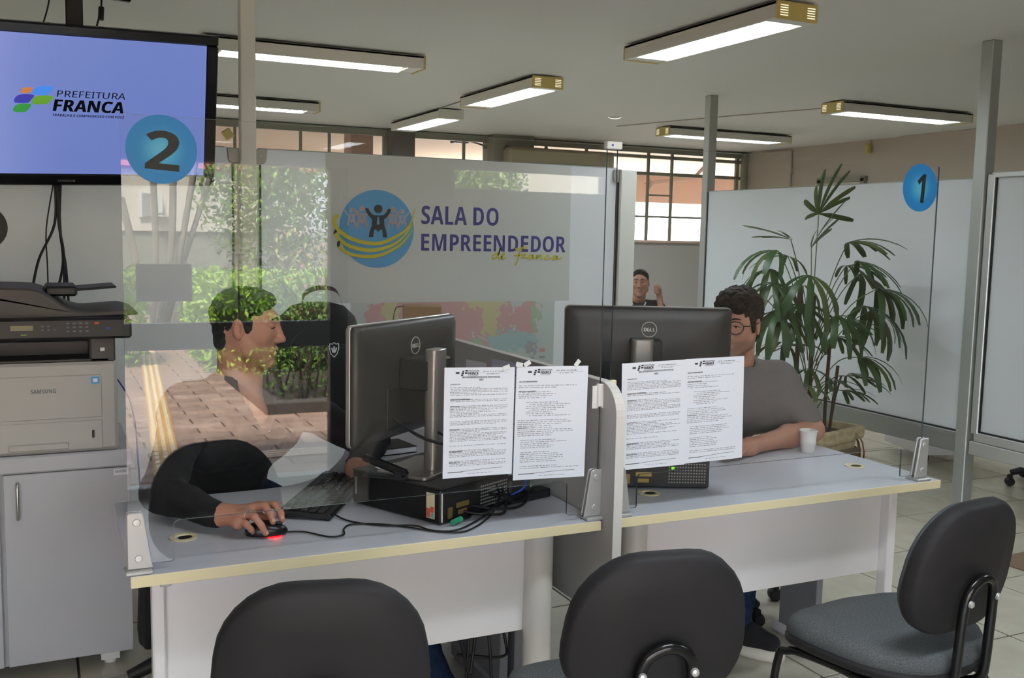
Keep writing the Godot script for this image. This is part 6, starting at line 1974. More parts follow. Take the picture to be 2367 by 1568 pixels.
# head and neck in head coordinates: +z the face, +y up, +x the person's left; s scales the radii along with the places
func add_head(b: Blob, xf: Transform3D, s: float, neck_to: Vector3, o := {}) -> void:
	b.xf = xf
	var v := func(x: float, y: float, z: float) -> Vector3: return Vector3(x, y, z) * s
	b.ell(v.call(0, 0.032, -0.02), v.call(0.073, 0.082, 0.094), 0.02)
	b.ell(v.call(0, -0.012, 0.03), v.call(0.062, 0.088, 0.06), 0.03)
	for q in [-1.0, 1.0]:
		b.cap(v.call(0.05 * q, -0.03, 0.0), v.call(0.052 * q, -0.062, 0.018), 0.02 * s, 0.018 * s, 0.03)
		b.cap(v.call(0.05 * q, -0.062, 0.018), v.call(0.014 * q, -0.1, 0.068), 0.018 * s, 0.015 * s, 0.025)
		b.ell(v.call(0.041 * q, -0.012, 0.055), v.call(0.022, 0.022, 0.022), 0.025)
		b.cap(v.call(0.014 * q, 0.036, 0.083), v.call(0.044 * q, 0.034, 0.068), 0.0085 * s, 0.008 * s, 0.018)
	b.ell(v.call(0, -0.102, 0.072), v.call(0.018, 0.016, 0.016), 0.02)
	b.ell(v.call(0, -0.062, 0.066), v.call(0.03, 0.026, 0.022), 0.02)
	for q in [-1.0, 1.0]:
		b.ell(v.call(0.031 * q, 0.014, 0.092), v.call(0.017, 0.0115, 0.014), 0.012, Basis(), true)
	b.cap(v.call(0, 0.026, 0.084), v.call(0, -0.022, 0.106), 0.0075 * s, 0.0095 * s, 0.012)
	b.ell(v.call(0, -0.027, 0.106), v.call(0.0115, 0.0095, 0.0105), 0.008)
	for q in [-1.0, 1.0]:
		b.ell(v.call(0.0125 * q, -0.03, 0.094), v.call(0.0085, 0.0075, 0.0105), 0.007)
		b.ell(v.call(0.031 * q, 0.0165, 0.072), v.call(0.0148, 0.0095, 0.0132), 0.005)
		b.ell(v.call(0.031 * q, 0.004, 0.072), v.call(0.0145, 0.006, 0.011), 0.006)
	b.ell(v.call(0, -0.0345, 0.104), v.call(0.004, 0.005, 0.006), 0.006, Basis(), true)
	for q in [-1.0, 1.0]:
		b.cap(v.call(0.0, -0.0555, 0.0905), v.call(0.021 * q, -0.061, 0.078), 0.0058 * s, 0.003 * s, 0.006)
		b.cap(v.call(0.0, -0.0685, 0.088), v.call(0.019 * q, -0.063, 0.078), 0.0068 * s, 0.003 * s, 0.006)
	b.ell(v.call(0, -0.0622, 0.0975), v.call(0.02, 0.0016, 0.008), 0.003, Basis(), true)
	for q in [-1.0, 1.0]:      # ears
		var eb := Basis(Vector3(0, 1, 0), 0.35 * q) * Basis(Vector3(1, 0, 0), -0.2)
		b.ell(v.call(0.077 * q, 0.0, -0.012), v.call(0.0085, 0.032, 0.0185), 0.006, eb)
		b.ell(v.call(0.087 * q, 0.004, -0.008), v.call(0.008, 0.02, 0.0095), 0.005, eb, true)
		b.ell(v.call(0.0805 * q, -0.002, 0.002), v.call(0.004, 0.006, 0.005), 0.004, eb)
	var nt := xf.affine_inverse() * neck_to
	b.cap(v.call(0, -0.03, -0.035), nt + Vector3(0, 0.02, 0), 0.054 * s, 0.058 * s, 0.03)
	b.cap(v.call(0, -0.085, 0.02), nt + Vector3(0, 0.03, 0.035), 0.022 * s, 0.03 * s, 0.04)
	b.xf = Transform3D()

func skin_paint(xf: Transform3D, s: float, skin: Color, stubble: float, pink := 1.0) -> Callable:
	var inv := xf.affine_inverse()
	return func(p: Vector3) -> Color:
		var q := (inv * p) / s
		var c := skin
		if q.y > -0.16 and q.y < 0.13 and absf(q.x) < 0.1:
			var lip := 1.0 - clampf((Vector2(q.x / 0.022, (q.y + 0.062) / 0.0115)).length() - 0.6, 0.0, 1.0) / 0.4
			if q.z > 0.07 and lip > 0.0:
				c = c.lerp(Color(0.36, 0.13, 0.11), clampf(lip, 0.0, 1.0) * 0.75)
			var beard := smoothstep(-0.035, -0.055, q.y) * smoothstep(-0.005, 0.02, q.z) * (1.0 - smoothstep(-0.118, -0.14, q.y))
			if q.z > 0.07 and lip > 0.0:
				beard *= 0.1
			c = c.lerp(Color(0.09, 0.06, 0.045), beard * stubble)
			if absf(q.x) > 0.074:
				c = c.lerp(Color(0.5, 0.2, 0.15), 0.3 * pink)
		return c

func face_parts(parent: Node, xf: Transform3D, s: float, gaze: float, hair: Material) -> void:
	var v := func(x: float, y: float, z: float) -> Vector3: return xf * (Vector3(x, y, z) * s)
	for q in [-1.0, 1.0]:
		put("eyebrow", S().tube(smooth([v.call(0.012 * q, 0.035, 0.0925), v.call(0.028 * q, 0.041, 0.0885), v.call(0.048 * q, 0.035, 0.0735)], 4), [0.0025 * s, 0.003 * s, 0.0036 * s, 0.0038 * s, 0.0036 * s, 0.003 * s, 0.0024 * s, 0.0018 * s, 0.001 * s], 6), hair, parent)
		var e := put("eye", S().lathe(_arc(0.0118 * s), 16, Transform3D(Basis(), v.call(0.031 * q, 0.011, 0.0722))), mats.eye_white, parent)
		put("iris", S().lathe(_arc(0.0062 * s), 12, Transform3D(Basis(), v.call(0.031 * q - gaze * 0.006, 0.0098, 0.0786))), mats.eye_dark, e)
		put("eyelash", S().tube(smooth([v.call(0.019 * q, 0.0105, 0.083), v.call(0.031 * q, 0.0135, 0.0865), v.call(0.044 * q, 0.0085, 0.078)], 4), 0.0013 * s, 5), hair, parent)

func _arc(r: float) -> Array:
	var o := []
	for k in 9:
		var a := -PI / 2 + PI * k / 8.0
		o.append(Vector2(maxf(r * cos(a), 0.0), r * sin(a)))
	return o

func bounds(pts: Array, m: float) -> Array:
	var lo: Vector3 = pts[0]
	var hi: Vector3 = pts[0]
	for p in pts:
		lo = lo.min(p)
		hi = hi.max(p)
	return [lo - Vector3.ONE * m, hi + Vector3.ONE * m]

func person(label: String) -> Node3D:
	return thing("person", label, "person")

func shoe(parent: Node, heel: Vector3, toe: Vector3) -> void:
	var d := (toe - heel).normalized()
	var sd := Vector3(d.z, 0, -d.x)
	var l := heel.distance_to(toe)
	var rings := []
	for e in [[0.0, 0.97], [0.01, 1.05], [0.036, 1.05]]:
		var rg := []
		for k in 28:
			var a := TAU * k / 28
			var t := cos(a)
			var w: float = (0.038 + 0.013 * smoothstep(-0.6, 0.5, t)) * e[1]
			rg.append(heel + d * (l * 0.5 + l * 0.5 * t * (0.97 + 0.03 * e[1])) + sd * (-w * sin(a) * pow(absf(sin(a)), -0.25)) + Vector3(0, e[0], 0) if absf(sin(a)) > 0.01 else heel + d * (l * 0.5 + l * 0.5 * t) + Vector3(0, e[0], 0))
		rings.append(rg)
	var sole := put("shoe_sole", S().loft(rings), mats.sole_white, parent)
	var up := Blob.new()
	up.cap(heel + d * 0.048 + Vector3(0, 0.066, 0), heel + d * (l * 0.5) + Vector3(0, 0.066, 0), 0.04, 0.042, 0.03)
	up.cap(heel + d * (l * 0.5) + Vector3(0, 0.066, 0), toe - d * 0.052 + Vector3(0, 0.055, 0), 0.042, 0.034, 0.03)
	up.cap(heel + d * 0.05 + Vector3(0, 0.05, 0), heel + d * 0.07 + Vector3(0, 0.11, 0), 0.04, 0.042, 0.03)
	var o := blank()
	var bd := bounds([heel, toe, heel + Vector3(0, 0.15, 0)], 0.07)
	bd[0].y = heel.y + 0.03
	up.net(bd[0], bd[1], 0.009, o, func(_p): return Color.WHITE)
	put("shoe_upper", mesh_of(o), mats.shoe_black, parent)
	var lc := S()
	for k in 4:
		var c := heel + d * (l * 0.42 + 0.022 * k) + Vector3(0, 0.098 - 0.006 * k, 0)
		lc.tube([c - sd * 0.022, c + Vector3(0, 0.006, 0), c + sd * 0.022], 0.003, 5)
	put("laces", lc, mats.charcoal, parent)

func make_people() -> void:
	var sk := mat("skin", Color.WHITE, 0.5, 0.0, 0.4)
	sk.vertex_color_use_as_albedo = true
	mat("eye_white", Color("d8d4cc"), 0.2)
	mat("eye_dark", Color("1d120c"), 0.15)
	mat("hair_black", Color("120e0c"), 0.6, 0.0, 0.25)
	mat("hair_brown", Color("22170f"), 0.65, 0.0, 0.25)
	mat("shirt_black", Color("131215"), 0.9)
	var gs := noise_tex(Color("6c6764"), Color("7c7673"), 0.3, 4, 128, 2)
	tri_mat("shirt_grey", gs, 8.0, 0.95, 0.2)
	var jn := noise_tex(Color("1b2438"), Color("303f5c"), 0.05, 6, 128, 4)
	tri_mat("denim", jn, 5.0, 0.9, 0.2)
	mat("sole_white", Color("d9d4c8"), 0.7)
	mat("shoe_black", Color("161518"), 0.85)
	make_man_in_black(sk)
	make_man_in_grey(sk)
	make_girl(sk)

func make_man_in_black(sk: Material) -> void:
	var root := person("man in black at counter 2, seen from the side, right hand on the mouse")
	var skin := Color(0.46, 0.235, 0.155)
	var xf := facing(Vector2(0.93, 0.37), 0.10, 0.02, Vector3(0.572, 1.216, -0.765))
	var s := 1.02
	var nb := Vector3(0.545, 1.03, -0.795)
	var rsh := Vector3(0.385, 0.985, -0.71)
	var lsh := Vector3(0.69, 0.985, -0.885)
	var relb := Vector3(0.287, 0.805, -0.44)
	var rwr := Vector3(0.396, 0.787, -0.238)
	var lelb := Vector3(0.985, 0.81, -0.83)
	var lwr := Vector3(0.868, 0.785, -0.61)
	var pel := Vector3(0.52, 0.635, -0.98)
	var hd := Blob.new()
	add_head(hd, xf, s, nb, {})
	hd.cap(nb + Vector3(0.0, -0.01, 0.01), nb + Vector3(0.03, -0.08, 0.05), 0.058, 0.056, 0.05)
	var out := blank()
	var paint := skin_paint(xf, s, skin, 0.22)
	var hb := bounds([xf.origin], 0.15)
	hb[0].y = 0.9
	hd.net(hb[0], hb[1], 0.0042, out, paint)
	# trunk, arms and legs under the clothes
	var bd := Blob.new()
	bd.cap(nb + Vector3(0, -0.06, 0), pel, 0.09, 0.11, 0.06)
	bd.cap(rsh, relb, 0.045, 0.036, 0.04)
	bd.cap(relb, rwr, 0.036, 0.026, 0.03)
	bd.cap(lsh, lelb, 0.045, 0.036, 0.04)
	bd.cap(lelb, lwr, 0.036, 0.026, 0.03)
	bd.cap(nb + Vector3(0, -0.05, 0), rsh, 0.05, 0.045, 0.05)
	bd.cap(nb + Vector3(0, -0.05, 0), lsh, 0.05, 0.045, 0.05)
	var kneeL := Vector3(0.93, 0.47, -0.55)
	var kneeR := Vector3(0.80, 0.47, -0.45)
	var ankL := Vector3(1.07, 0.1, -0.29)
	var ankR := Vector3(0.93, 0.1, -0.2)
	bd.cap(pel + Vector3(0.06, 0, -0.03), kneeL, 0.07, 0.05, 0.05)
	bd.cap(pel + Vector3(-0.06, 0, 0.03), kneeR, 0.07, 0.05, 0.05)
	bd.cap(kneeL, ankL, 0.05, 0.035, 0.03)
	bd.cap(kneeR, ankR, 0.05, 0.035, 0.03)
	bd.net(Vector3(0.2, 0.05, -1.15), Vector3(1.15, 1.02, -0.12), 0.02, out, paint)
	# right hand resting on the mouse: finger bases, middle joints, tips
	var W := rwr
	var hand := Blob.new()
	var mcp := [Vector3(0.500, 0.803, -0.240), Vector3(0.476, 0.806, -0.211), Vector3(0.452, 0.800, -0.184), Vector3(0.434, 0.789, -0.163)]
	var pip := [Vector3(0.535, 0.808, -0.203), Vector3(0.507, 0.812, -0.188), Vector3(0.472, 0.799, -0.143), Vector3(0.45, 0.785, -0.137)]
	var dip := [Vector3(0.545, 0.791, -0.180), Vector3(0.517, 0.793, -0.164), Vector3(0.487, 0.777, -0.136), Vector3(0.463, 0.767, -0.145)]
	var tip := [Vector3(0.545, 0.779, -0.165), Vector3(0.519, 0.779, -0.151), Vector3(0.497, 0.756, -0.136), Vector3(0.472, 0.753, -0.158)]
	hand.cap(relb.lerp(W, 0.7), W, 0.031, 0.026, 0.02)
	for k in 4:
		hand.cap(W + Vector3(0.004, -0.002, 0) + (mcp[k] - W) * 0.15, mcp[k] + Vector3(0, -0.006, 0), 0.019, 0.0125, 0.02)
	for k in 3:
		hand.cap(mcp[k] + Vector3(0, -0.01, 0), mcp[k + 1] + Vector3(0, -0.01, 0), 0.011, 0.011, 0.016)
	var rr := [0.0096, 0.0098, 0.0094, 0.0082]
	for k in 4:
		hand.cap(mcp[k] + Vector3(0, -0.003, 0), pip[k], rr[k] + 0.0012, rr[k], 0.007)
		hand.cap(pip[k], dip[k], rr[k], rr[k] - 0.0008, 0.004)
		hand.cap(dip[k], tip[k], rr[k] - 0.0008, rr[k] - 0.002, 0.004)
	hand.cap(W + Vector3(0.03, -0.008, -0.01), Vector3(0.478, 0.775, -0.262), 0.016, 0.012, 0.02)
	hand.cap(Vector3(0.478, 0.775, -0.262), Vector3(0.512, 0.768, -0.236), 0.011, 0.0095, 0.008)
	hand.cap(Vector3(0.512, 0.768, -0.236), Vector3(0.532, 0.762, -0.21), 0.0095, 0.008, 0.006)
	var hbx := bounds(mcp + tip + pip + [W, W.lerp(relb, 0.25)], 0.03)
	hand.net(hbx[0], hbx[1], 0.0032, out, func(p: Vector3) -> Color:
		var c := skin
		var best := 1.0
		for k in 4:
			best = minf(best, minf(p.distance_to(pip[k]) / 0.012, p.distance_to(mcp[k]) / 0.013))
		return c.lerp(Color(0.45, 0.19, 0.13), clampf(1.3 - best, 0.0, 0.6)))
	# left hand, half hidden behind the flat computer
	var lh := Blob.new()
	lh.cap(lelb.lerp(lwr, 0.7), lwr, 0.03, 0.026, 0.02)
	lh.cap(lwr, lwr + Vector3(0.02, 0.015, 0.07), 0.03, 0.028, 0.02)
	for k in 4:
		var o := lwr + Vector3(-0.012 + 0.02 * k, 0.018, 0.08)
		lh.cap(o, o + Vector3(0.01, 0.004, 0.035), 0.0095, 0.009, 0.007)
		lh.cap(o + Vector3(0.01, 0.004, 0.035), o + Vector3(0.012, -0.025, 0.05), 0.009, 0.008, 0.005)
	lh.cap(lwr + Vector3(0.035, 0.0, 0.03), lwr + Vector3(0.06, -0.012, 0.075), 0.012, 0.009, 0.012)
	var lb := bounds([lwr, lwr + Vector3(0.06, 0.02, 0.14), lelb.lerp(lwr, 0.8)], 0.035)
	lh.net(lb[0], lb[1], 0.0045, out, func(_p): return skin)
	put("body", mesh_of(out), sk, root)
	var nails := S()
	for k in 4:
		var d: Vector3 = (tip[k] - dip[k]).normalized()
		var n: Vector3 = (Vector3(0.1, 0.75, 0.65) - d * d.dot(Vector3(0.1, 0.75, 0.65))).normalized()
		nails.box(tip[k] + n * (rr[k] - 0.0022) - d * 0.001, Vector3(0.0085, 0.0012, 0.0095), 0.0005, Basis(n.cross(d), n, d))
	put("fingernails", nails, mat("nail", Color("c99a86"), 0.3), root)
	var ring := []
	var rc: Vector3 = mcp[2].lerp(pip[2], 0.42)
	var rd: Vector3 = (pip[2] - mcp[2]).normalized()
	var ru := Vector3.UP.cross(rd).normalized()
	for k in 20:
		ring.append(rc + (ru * cos(TAU * k / 20.0) + rd.cross(ru) * sin(TAU * k / 20.0)) * 0.0112)
	put("finger_ring", S().tube(ring, 0.0016, 6, true), mats.steel, root, "silver finger ring")
	face_parts(root, xf, s, 0.0, mats.hair_black)
	# hair: short, thicker on top
	var hr := Blob.new()
	hr.xf = xf
	var v := func(x: float, y: float, z: float) -> Vector3: return Vector3(x, y, z) * s
	hr.ell(v.call(0, 0.036, -0.02), v.call(0.0765, 0.084, 0.0955), 0.02)
	hr.ell(v.call(0, 0.088, 0.022), v.call(0.056, 0.028, 0.056), 0.03)
	hr.ell(v.call(0, -0.04, -0.06), v.call(0.056, 0.046, 0.036), 0.03)
	for q in [-1.0, 1.0]:
		hr.ell(v.call(0.0695 * q, 0.012, 0.016), v.call(0.007, 0.024, 0.011), 0.012)
	hr.ell(v.call(0, -0.03, 0.137), v.call(0.13, 0.108, 0.1), 0.03, Basis(), true)
	hr.ell(v.call(0, -0.13, 0.03), v.call(0.12, 0.085, 0.1), 0.01, Basis(), true)
	for q in [-1.0, 1.0]:
		hr.ell(v.call(0.085 * q, -0.006, -0.008), v.call(0.022, 0.035, 0.02), 0.006, Basis(), true)
	hr.xf = Transform3D()
	hr.wob = FastNoiseLite.new()
	hr.wob.seed = 2
	hr.wob.frequency = 55.0
	hr.amp = 0.005
	var ho := blank()
	var hbb := bounds([xf.origin], 0.15)
	hr.net(hbb[0], hbb[1], 0.005, ho, func(_p): return Color.WHITE)
	put("hair", mesh_of(ho), mats.hair_black, root)
	# shirt with a V neck
	var sh := Blob.new()
	sh.cap(nb + Vector3(0, -0.075, 0), pel, 0.125, 0.135, 0.08)
	sh.cap(rsh.lerp(nb, 0.35) + Vector3(0, -0.1, 0.02), lsh.lerp(nb, 0.35) + Vector3(0, -0.1, 0.02), 0.115, 0.115, 0.06)
	sh.cap(nb + Vector3(-0.01, -0.03, -0.01), rsh + Vector3(0, -0.005, 0), 0.062, 0.068, 0.06)
	sh.cap(nb + Vector3(0.01, -0.03, -0.01), lsh + Vector3(0, -0.005, 0), 0.062, 0.068, 0.06)
	sh.cap(rsh, relb, 0.068, 0.054, 0.05)
	sh.cap(relb, relb.lerp(rwr, 0.96), 0.054, 0.035, 0.03)
	sh.cap(lsh, lelb, 0.068, 0.054, 0.05)
	sh.cap(lelb, lelb.lerp(lwr, 0.9), 0.052, 0.036, 0.03)
	sh.ell(nb + Vector3(0.045, 0.005, 0.085), Vector3(0.046, 0.12, 0.105), 0.006, Basis(Vector3(0, 1, 0), 0.52) * Basis(Vector3(1, 0, 0), -0.3), true)
	sh.ell(nb + Vector3(0.0, 0.03, 0.0), Vector3(0.066, 0.06, 0.066), 0.006, Basis(), true)
	sh.wob = FastNoiseLite.new()
	sh.wob.seed = 5
	sh.wob.frequency = 9.0
	sh.amp = 0.008
	var so := blank()
	sh.net(Vector3(0.17, 0.42, -1.15), Vector3(1.08, 1.1, -0.2), 0.011, so, func(_p): return Color.WHITE)
	put("shirt", mesh_of(so), mats.shirt_black, root)
	put("collar", S().tube(smooth([nb + Vector3(-0.062, 0.01, 0.03), nb + Vector3(-0.04, -0.04, 0.095), nb + Vector3(0.02, -0.1, 0.125), nb + Vector3(0.075, -0.125, 0.115)], 6), 0.0022, 6), mats.white_plastic, root, "thin pale collar edge")
	var tr := Blob.new()
	tr.cap(pel + Vector3(0.06, 0, -0.03), kneeL, 0.09, 0.07, 0.05)
	tr.cap(pel + Vector3(-0.06, 0, 0.03), kneeR, 0.09, 0.07, 0.05)
	tr.cap(kneeL, ankL, 0.068, 0.058, 0.03)
	tr.cap(kneeR, ankR, 0.068, 0.058, 0.03)
	tr.wob = sh.wob
	tr.amp = 0.012
	var to := blank()
	tr.net(Vector3(0.3, 0.05, -1.15), Vector3(1.2, 0.7, -0.1), 0.014, to, func(_p): return Color.WHITE)
	put("jeans", mesh_of(to), mats.denim, root)
	shoe(root, Vector3(1.04, 0.0, -0.36), Vector3(1.16, 0.0, -0.17))
	shoe(root, Vector3(0.9, 0.0, -0.28), Vector3(1.0, 0.0, -0.16) + Vector3(0.05, 0, 0.02))
	make_office_chair("black office chair under the man in black", Vector3(0.5, 0, -1.0), PI + 0.5, false)
	# dark jacket hanging beside the chair, seen between cabinet and desk
	var jk := put("hanging_jacket", S().loft([_fold(Vector3(0.275, 0.22, -0.86), 0.02, 0.05), _fold(Vector3(0.278, 0.26, -0.86), 0.026, 0.07), _fold(Vector3(0.285, 0.45, -0.87), 0.024, 0.08), _fold(Vector3(0.3, 0.62, -0.9), 0.02, 0.08), _fold(Vector3(0.34, 0.7, -0.92), 0.016, 0.06)]), mats.black_cloth)
	tag(jk, "black jacket hanging down between the cabinet and the desk", "jacket")

func _fold(c: Vector3, a: float, b: float) -> Array:
	var o := []
	for k in 14:
		var t := TAU * k / 14
		o.append(c + Vector3(a * cos(t) * (1.0 + 0.25 * sin(3.0 * t)), 0, -b * sin(t)))
	return o

func make_man_in_grey(sk: Material) -> void:
	var root := person("man in a grey T-shirt and round dark glasses at counter 1, forearm on the desk")
	var skin := Color(0.44, 0.225, 0.15)
	var xf := facing(Vector2(-0.86, 0.51), 0.12, -0.03, Vector3(2.415, 1.188, -0.745))
	var s := 1.04
	var nb := Vector3(2.465, 1.015, -0.79)
	var lsh := Vector3(2.615, 0.965, -0.735)
	var rsh := Vector3(2.28, 0.965, -0.86)
	var lelb := Vector3(2.685, 0.787, -0.6)
	var lwr := Vector3(2.29, 0.775, -0.485)
	var relb := Vector3(2.13, 0.80, -0.72)
	var rwr := Vector3(2.08, 0.78, -0.55)
	var pel := Vector3(2.48, 0.645, -1.0)
	var hd := Blob.new()
	add_head(hd, xf, s, nb, {})
	var out := blank()
	var paint := skin_paint(xf, s, skin, 0.55)
	var hb := bounds([xf.origin], 0.15)
	hb[0].y = 0.95
	hd.net(hb[0], hb[1], 0.0048, out, paint)
	var bd := Blob.new()
	bd.cap(nb + Vector3(0, -0.06, 0), pel, 0.09, 0.11, 0.06)
	bd.cap(lsh, lelb, 0.047, 0.04, 0.04)
	bd.cap(lelb, lelb.lerp(lwr, 0.4), 0.041, 0.041, 0.03)
	bd.cap(lelb.lerp(lwr, 0.4), lwr, 0.041, 0.027, 0.03)
	bd.cap(lwr, lwr + Vector3(-0.09, 0.0, 0.03), 0.03, 0.03, 0.03)
	bd.cap(rsh, relb, 0.045, 0.038, 0.04)
	bd.cap(relb, rwr, 0.038, 0.027, 0.03)
	bd.net(Vector3(1.95, 0.5, -1.2), Vector3(2.8, 1.05, -0.38), 0.012, out, func(_p): return skin)
	var fg := Blob.new()
	for k in 4:
		var o := lwr + Vector3(-0.085, 0.008 - 0.004 * k, 0.0 + 0.018 * k)
		fg.cap(o, o + Vector3(-0.045, 0.004, 0.012), 0.0095, 0.009, 0.006)
		fg.cap(o + Vector3(-0.045, 0.004, 0.012), o + Vector3(-0.07, -0.02, 0.02), 0.009, 0.008, 0.005)
	fg.cap(lwr + Vector3(-0.04, 0.005, 0.03), lwr + Vector3(-0.1, -0.005, 0.075), 0.013, 0.009, 0.008)
	var fb := bounds([lwr + Vector3(-0.17, 0, 0), lwr + Vector3(-0.03, 0, 0.09)], 0.02)
	fg.net(fb[0], fb[1], 0.005, out, func(_p): return skin)
	var kneeL := Vector3(2.36, 0.5, -0.6)
	var ankL := Vector3(2.305, 0.09, -0.53)
	var kneeR := Vector3(2.16, 0.5, -0.66)
	var ankR := Vector3(2.02, 0.09, -0.62)
	bd = Blob.new()
	bd.cap(pel, kneeL, 0.07, 0.05, 0.05)
	bd.cap(pel, kneeR, 0.07, 0.05, 0.05)
	bd.cap(kneeL, ankL, 0.05, 0.035, 0.03)
	bd.cap(kneeR, ankR, 0.05, 0.035, 0.03)
	bd.net(Vector3(1.93, 0.04, -1.15), Vector3(2.65, 0.72, -0.45), 0.02, out, func(_p): return skin)
	put("body", mesh_of(out), sk, root)
	face_parts(root, xf, s, 0.3, mats.hair_brown)
	# full wavy hair
	var hr := Blob.new()
	hr.xf = xf
	var v := func(x: float, y: float, z: float) -> Vector3: return Vector3(x, y, z) * s
	hr.ell(v.call(0, 0.05, -0.025), v.call(0.086, 0.092, 0.1), 0.02)
	hr.ell(v.call(0.01, 0.105, 0.035), v.call(0.07, 0.036, 0.062), 0.03)
	hr.ell(v.call(0.0, 0.085, 0.078), v.call(0.06, 0.024, 0.022), 0.02)
	hr.ell(v.call(0, -0.04, -0.072), v.call(0.06, 0.05, 0.036), 0.03)
	for q in [-1.0, 1.0]:
		hr.ell(v.call(0.0715 * q, 0.008, 0.024), v.call(0.008, 0.028, 0.011), 0.012)
	hr.ell(v.call(0, -0.04, 0.137), v.call(0.13, 0.106, 0.098), 0.022, Basis(), true)
	hr.ell(v.call(0, -0.13, 0.03), v.call(0.12, 0.085, 0.1), 0.01, Basis(), true)
	for q in [-1.0, 1.0]:
		hr.ell(v.call(0.09 * q, -0.006, -0.012), v.call(0.028, 0.038, 0.026), 0.006, Basis(), true)
	hr.xf = Transform3D()
	hr.wob = FastNoiseLite.new()
	hr.wob.seed = 9
	hr.wob.frequency = 38.0
	hr.amp = 0.011
	var ho := blank()
	var hbb := bounds([xf.origin], 0.16)
	hr.net(hbb[0], hbb[1], 0.005, ho, func(_p): return Color.WHITE)
	put("hair", mesh_of(ho), mats.hair_brown, root)
	# round glasses
	var gsx := S()
	for q in [-1.0, 1.0]:
		var pts := []
		for k in 28:
			var a := TAU * k / 28
			pts.append(xf * (Vector3(0.033 * q + 0.0255 * cos(a), 0.009 + 0.0235 * sin(a), 0.101 - 0.004 * absf(cos(a)) - (0.012 if cos(a) * q > 0.3 else 0.0) * absf(cos(a))) * s))
		gsx.tube(pts, 0.0021, 6, true)
		gsx.tube([xf * (Vector3(0.057 * q, 0.016, 0.088) * s), xf * (Vector3(0.0745 * q, 0.016, 0.075) * s), xf * (Vector3(0.082 * q, 0.014, -0.005) * s)], 0.0024, 6)
	gsx.tube([xf * (Vector3(-0.009, 0.015, 0.1) * s), xf * (Vector3(0.0, 0.019, 0.104) * s), xf * (Vector3(0.009, 0.015, 0.1) * s)], 0.002, 6)
	put("glasses", gsx, mats.black_gloss, root, "round dark-rimmed glasses")
	# grey T-shirt
	var sh := Blob.new()
	sh.cap(nb + Vector3(0, -0.09, 0), pel, 0.125, 0.145, 0.08)
	sh.cap(rsh.lerp(nb, 0.3) + Vector3(0, -0.1, 0.02), lsh.lerp(nb, 0.3) + Vector3(0, -0.1, 0.02), 0.12, 0.12, 0.06)
	sh.cap(nb + Vector3(0, -0.035, -0.01), lsh, 0.062, 0.07, 0.06)
	sh.cap(nb + Vector3(0, -0.035, -0.01), rsh, 0.062, 0.07, 0.06)
	sh.cap(lsh, lsh.lerp(lelb, 0.78), 0.07, 0.062, 0.04)
	sh.cap(rsh, rsh.lerp(relb, 0.78), 0.07, 0.062, 0.04)
	sh.ell(nb + Vector3(-0.01, 0.03, 0.01), Vector3(0.066, 0.07, 0.07), 0.008, Basis(), true)
	sh.wob = FastNoiseLite.new()
	sh.wob.seed = 15
	sh.wob.frequency = 8.0
	sh.amp = 0.008
	var so := blank()
	sh.net(Vector3(2.0, 0.42, -1.2), Vector3(2.82, 1.1, -0.5), 0.011, so, func(_p): return Color.WHITE)
	put("t_shirt", mesh_of(so), mats.shirt_grey, root)
	var tr := Blob.new()
	tr.cap(pel + Vector3(-0.05, 0, 0), kneeL, 0.09, 0.07, 0.05)
	tr.cap(pel + Vector3(-0.08, 0, 0), kneeR, 0.09, 0.07, 0.05)
	tr.cap(kneeL, ankL, 0.07, 0.06, 0.03)
	tr.cap(kneeR, ankR, 0.07, 0.06, 0.03)
	tr.wob = sh.wob
	tr.amp = 0.012
	var to := blank()
	tr.net(Vector3(1.9, 0.06, -1.15), Vector3(2.7, 0.7, -0.4), 0.014, to, func(_p): return Color.WHITE)
	put("jeans", mesh_of(to), mats.denim, root)
	shoe(root, Vector3(2.265, 0.0, -0.6), Vector3(2.395, 0.0, -0.365))
	shoe(root, Vector3(1.98, 0.0, -0.68), Vector3(2.06, 0.0, -0.42))
	make_office_chair("black office chair under the man in grey, castor showing below the desk", Vector3(2.5, 0, -0.95), 0.02, false)

